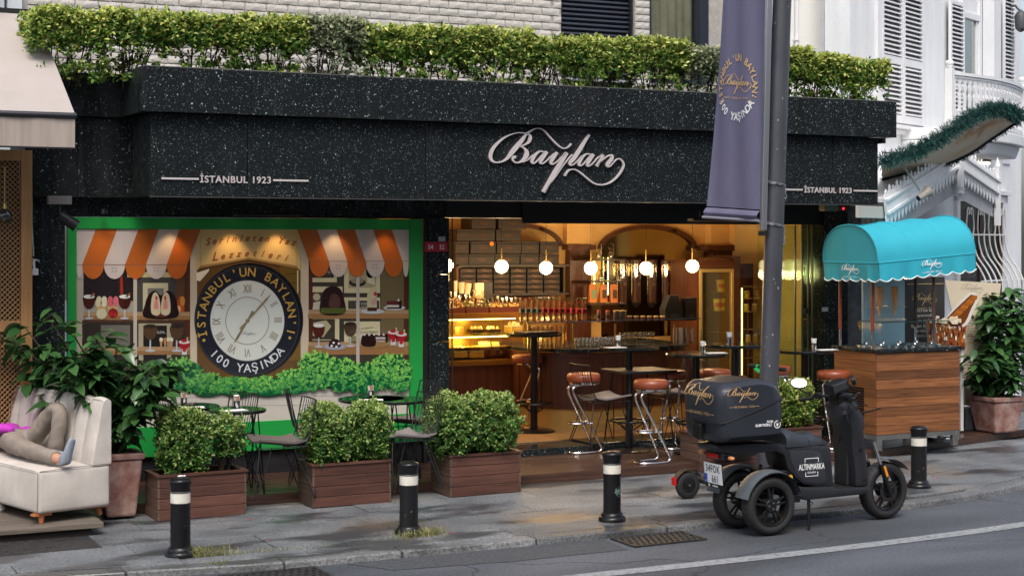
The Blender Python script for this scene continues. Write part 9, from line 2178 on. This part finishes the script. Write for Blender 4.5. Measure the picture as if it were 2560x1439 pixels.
for k in range(5):
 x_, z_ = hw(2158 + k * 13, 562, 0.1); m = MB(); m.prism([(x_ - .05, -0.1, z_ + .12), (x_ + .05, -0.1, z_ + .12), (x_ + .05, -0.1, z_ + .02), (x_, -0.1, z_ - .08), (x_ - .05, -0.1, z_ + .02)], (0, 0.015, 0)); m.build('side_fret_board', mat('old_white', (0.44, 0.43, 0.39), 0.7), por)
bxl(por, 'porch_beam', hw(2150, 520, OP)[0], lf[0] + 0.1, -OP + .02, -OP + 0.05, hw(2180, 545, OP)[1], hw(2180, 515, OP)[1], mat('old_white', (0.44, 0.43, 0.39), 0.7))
gw = empty('grille_window', parent=house)
gx0, gx1 = hw(2392, 600)[0], hw(2500, 600)[0]; gz0, gz1 = 0.9, hw(2440, 505)[1]
bxl(gw, 'glass', gx0, gx1, -0.004, 0.0, gz0, gz1, mat('dark_window', (0.03, 0.03, 0.034), 0.12))
for x_ in (gx0, (gx0 + gx1) / 2 - 0.03, gx1 - 0.06): bxl(gw, 'brown_stile', x_, x_ + 0.07, -0.03, -0.0045, gz0, gz1, mat('brown_timber', sl((66, 44, 36)), 0.6))
bxl(gw, 'white_frame', gx0 - 0.1, gx0 - .001, -0.05, 0.0, gz0 - .1, gz1 + .1, M_wt); bxl(gw, 'white_frame', gx1 + .001, gx1 + 0.16, -0.05, 0.0, gz0 - .1, gz1 + .1, M_wt); bxl(gw, 'white_frame', gx0 - .1, gx1 + .16, -0.05, -0.0, gz1 + .001, gz1 + .1, M_wt); bxl(gw, 'head_mould', gx0 - .15, gx1 + .2, -0.09, 0.0, gz1 + .101, gz1 + .16, M_wt)
M_gi = mat('white_iron', (0.72, 0.72, 0.70), 0.45)
nbar = 8
for k in range(nbar):
 x_ = gx0 + (gx1 - gx0) * (k + .5) / nbar; s = 1 if k % 2 else -1
 zk = gz1 - 0.42
 m = MB(); m.tube(catmull([(x_, -0.10, zk), (x_, -0.11, zk - 0.12), (x_, -0.16, zk - 0.28), (x_, -0.27, zk - 0.44), (x_, -0.34, zk - 0.60), (x_, -0.33, zk - 0.78), (x_, -0.24, zk - 0.95), (x_, -0.14, zk - 1.1)], 4), 0.011, n=7); m.build('belly_bar', M_gi, gw, smooth=True)
 m = MB(); sp_ = [(x_ + s * (0.055 - 0.012 * t) * math.cos(t * 1.1) - s * 0.05, -0.10, gz1 - 0.14 + (0.075 - 0.012 * t) * math.sin(t * 1.1)) for t in [q_ * 0.5 for q_ in range(11)]]
 m.tube(sp_, 0.009, n=6); m.tube(catmull([(x_, -0.10, zk), (x_ + s * 0.03, -0.10, zk + 0.10), (x_ + s * 0.005, -0.10, gz1 - 0.14)], 5), 0.009, n=6); m.build('scroll', M_gi, gw, smooth=True)
for z_, y_ in ((gz1 - 0.42, -0.10), (gz1 - 1.0, -0.335)):
 m = MB(); m.bar((gx0 - .05, y_, z_), (gx1 + .05, y_, z_), 0.012, 0.02); m.build('cross_bar', M_gi, gw)
gc = thing('garland_canopy', 'curved canopy edged with teal fir garland, gold script underneath', 'canopy')
UP = catmull([(2206, 412), (2290, 385), (2360, 345), (2420, 305), (2470, 282), (2520, 285), (2543, 300)], 5)
LO = catmull([(2206, 446), (2290, 427), (2360, 410), (2420, 385), (2470, 352), (2520, 318), (2543, 303)], 5)
def gcp(i, j):
 n = len(UP) - 1; k = min(n - 1, int(i * n)); f = i * n - k
 u = [UP[k][q_] + (UP[k + 1][q_] - UP[k][q_]) * f for q_ in (0, 1)]; l = [LO[k][q_] + (LO[k + 1][q_] - LO[k][q_]) * f for q_ in (0, 1)]
 a, b_ = py(u[0], u[1], 13.05), py(l[0], l[1], 13.75 - 0.5 * max(0, i - .75))
 return a * (1 - j) + b_ * j
m = MB(); m.grid(lambda i, j: gcp(i, j), 40, 8); m.grid(lambda i, j: gcp(i, j) + Vector((0, 0.01, 0.03)), 40, 8)
for j in (0, 1):
 for k in range(40): a, b_ = gcp(k / 40, j), gcp((k + 1) / 40, j); m.poly([a, b_, b_ + Vector((0, .01, .03)), a + Vector((0, .01, .03))])
m.build('canopy_panel', mat('canopy_panel', (0.74, 0.62, 0.46), 0.4, var=0.05, scale=3), gc, smooth=True, fixn=False)  # warm lamp light on the underside is put into this beige
m = MB(); put_logo(m, lambda x, y, e: tuple(gcp(0.62 + x / 1.5, 0.45 - y / 0.62) + Vector((0, -0.012, -0.012))), 0.62, k=4, fat=1.25); m.build('gold_script', mat('gold_metal', sl((226, 170, 40)), 0.3, metal=0.7), gc, fixn=False)
m = MB(); put_text(m, 'İSTANBUL 1923', lambda x, y, e: tuple(gcp(0.48 + x / 1.5, 0.82 - y / 0.62) + Vector((0, -0.012, -0.012))), 0.03, bold=.02); m.build('gold_caption', mat('gold_metal', sl((226, 170, 40)), 0.3, metal=0.7), gc, fixn=False)
def garland(name, pts, r, n, seed, c0, c1):
 rg = random.Random(seed); mb = MB(); core = MB(); core.tube(pts, r * 0.35, n=6); core.build('wire_core', mat('garland_core', (0.01, 0.03, 0.03), 0.9), gc)
 for k in range(n):
  f = rg.random() * (len(pts) - 1); i = int(f); p = Vector(pts[i]).lerp(Vector(pts[min(i + 1, len(pts) - 1)]), f - i)
  tw = rnd_dir(rg); l = r * rg.uniform(.75, 1.2)
  for q_ in range(9):
   t = q_ / 9; b_ = p + tw * l * t; d = (tw + rnd_dir(rg) * 1.1).normalized(); s_ = d.cross(Vector((.2, .9, .4))).normalized() * 0.0035; ln = r * 0.38
   mb.add([b_ - s_, b_ + s_, b_ + d * ln], [(0, 1, 2)], lerp3(c0, c1, rg.random()))
 o = mb.build(name, cmat('fir_needles', rough=0.6, spec=0.3), gc, color=True, fixn=False); o['kind'] = 'stuff'
gu = [gcp(k / 30, 0.0) + Vector((0, -0.02, 0.035)) for k in range(31)]; gl_ = [gcp(k / 30, 1.0) + Vector((0, 0, -0.01)) for k in range(31)]
garland('upper_garland', gu, 0.105, 2000, 1, (0.006, 0.038, 0.034), (0.026, 0.11, 0.09)); garland('lower_garland', gl_, 0.05, 500, 2, (0.004, 0.022, 0.025), (0.015, 0.06, 0.06))
hs_ = thing('horn_lamp', 'beige cone shaped lamp on a slanting rod in front of the porch', 'lamp')
p0, p1 = py(2237, 383, 13.2), py(2300, 476, 13.2); m = MB(); m.tube([p0, p1], 0.011, n=10); m.tube([py(2206, 381, 13.3), p0], 0.008, n=8); m.ball(p0, 0.018); m.build('rod', mat('rod_beige', (0.30, 0.27, 0.24), 0.5), hs_, smooth=True)
c1, c2 = py(2322, 478, 13.2), py(2296, 496, 13.2); m = MB(); m.tube([c1 + (c1 - c2) * 0.15, c1, c1 + (c2 - c1) * .25, c2], [0.035, 0.065, 0.045, 0.034], n=20); m.build('horn', mat('horn_beige', (0.30, 0.27, 0.235), 0.5), hs_, smooth=True)
m = MB(); d = (c2 - c1).normalized(); m.tube([c2 + d * .001, c2 + d * .004], 0.028, n=16); m.build('mouth', M_dark, hs_)
t = thing('porch_lamp', 'small lit bulkhead lamp on the white house beside the porch', 'lamp', tuple(Vector((H0.x, H0.y, 0)) + Vector((ex_.x, ex_.y, 0)) * hw(2460, 405, .15)[0] - Vector((ey_.x, ey_.y, 0)) * .15) [:2] + (hw(2460, 405, .15)[1],), HA)
m = MB(); m.box(-0.10, 0.10, -0.06, 0.14, 0.0, 0.03); m.build('hood', mat('rod_beige', (0.30, 0.27, 0.24), 0.5), t, bevel=0.006); m = MB(); m.box(-0.085, 0.085, -0.05, 0.10, -0.03, -0.001); m.build('lit_panel', mat('porch_lit', (1, .95, .8), .5, emit=((1, 0.86, 0.62), 2.0)), t, bevel=0.006)
# ================================================================== STREET SIDE BEHIND THE VIEWER (house added to reflect in stone and glass and cut frontal sky light)
op = thing('added_house_opposite', 'plain grey brown house added across the street, out of view, for reflections and shade', 'building')
m = MB(); m.box(-14, 34, -9.5, -9, -0.1, 10.5); m.build('wall', mat('opposite_wall', (0.11, 0.10, 0.09), 0.8, var=0.3, scale=0.5), op)
m = MB(); m.box(-14, 34, -8.99, -8.2, 9.9, 10.5); m.build('eaves', mat('opposite_eaves', (0.05, 0.045, 0.04), 0.8), op)
for k in range(16):
 x = -12 + k * 2.9
 for z in (0.3, 3.9, 7.0):
  w = empty('window', parent=op); m = MB(); m.box(x, x + 1.5, -8.995, -8.95, z, z + 2.1); m.build('pane', mat('opposite_glass', (0.02, 0.022, 0.025), 0.1), w); m = MB(); m.box(x - .1, x - .001, -8.995, -8.9, z, z + 2.1); m.build('frame', mat('opposite_trim', (0.3, 0.26, 0.2), 0.7), w)
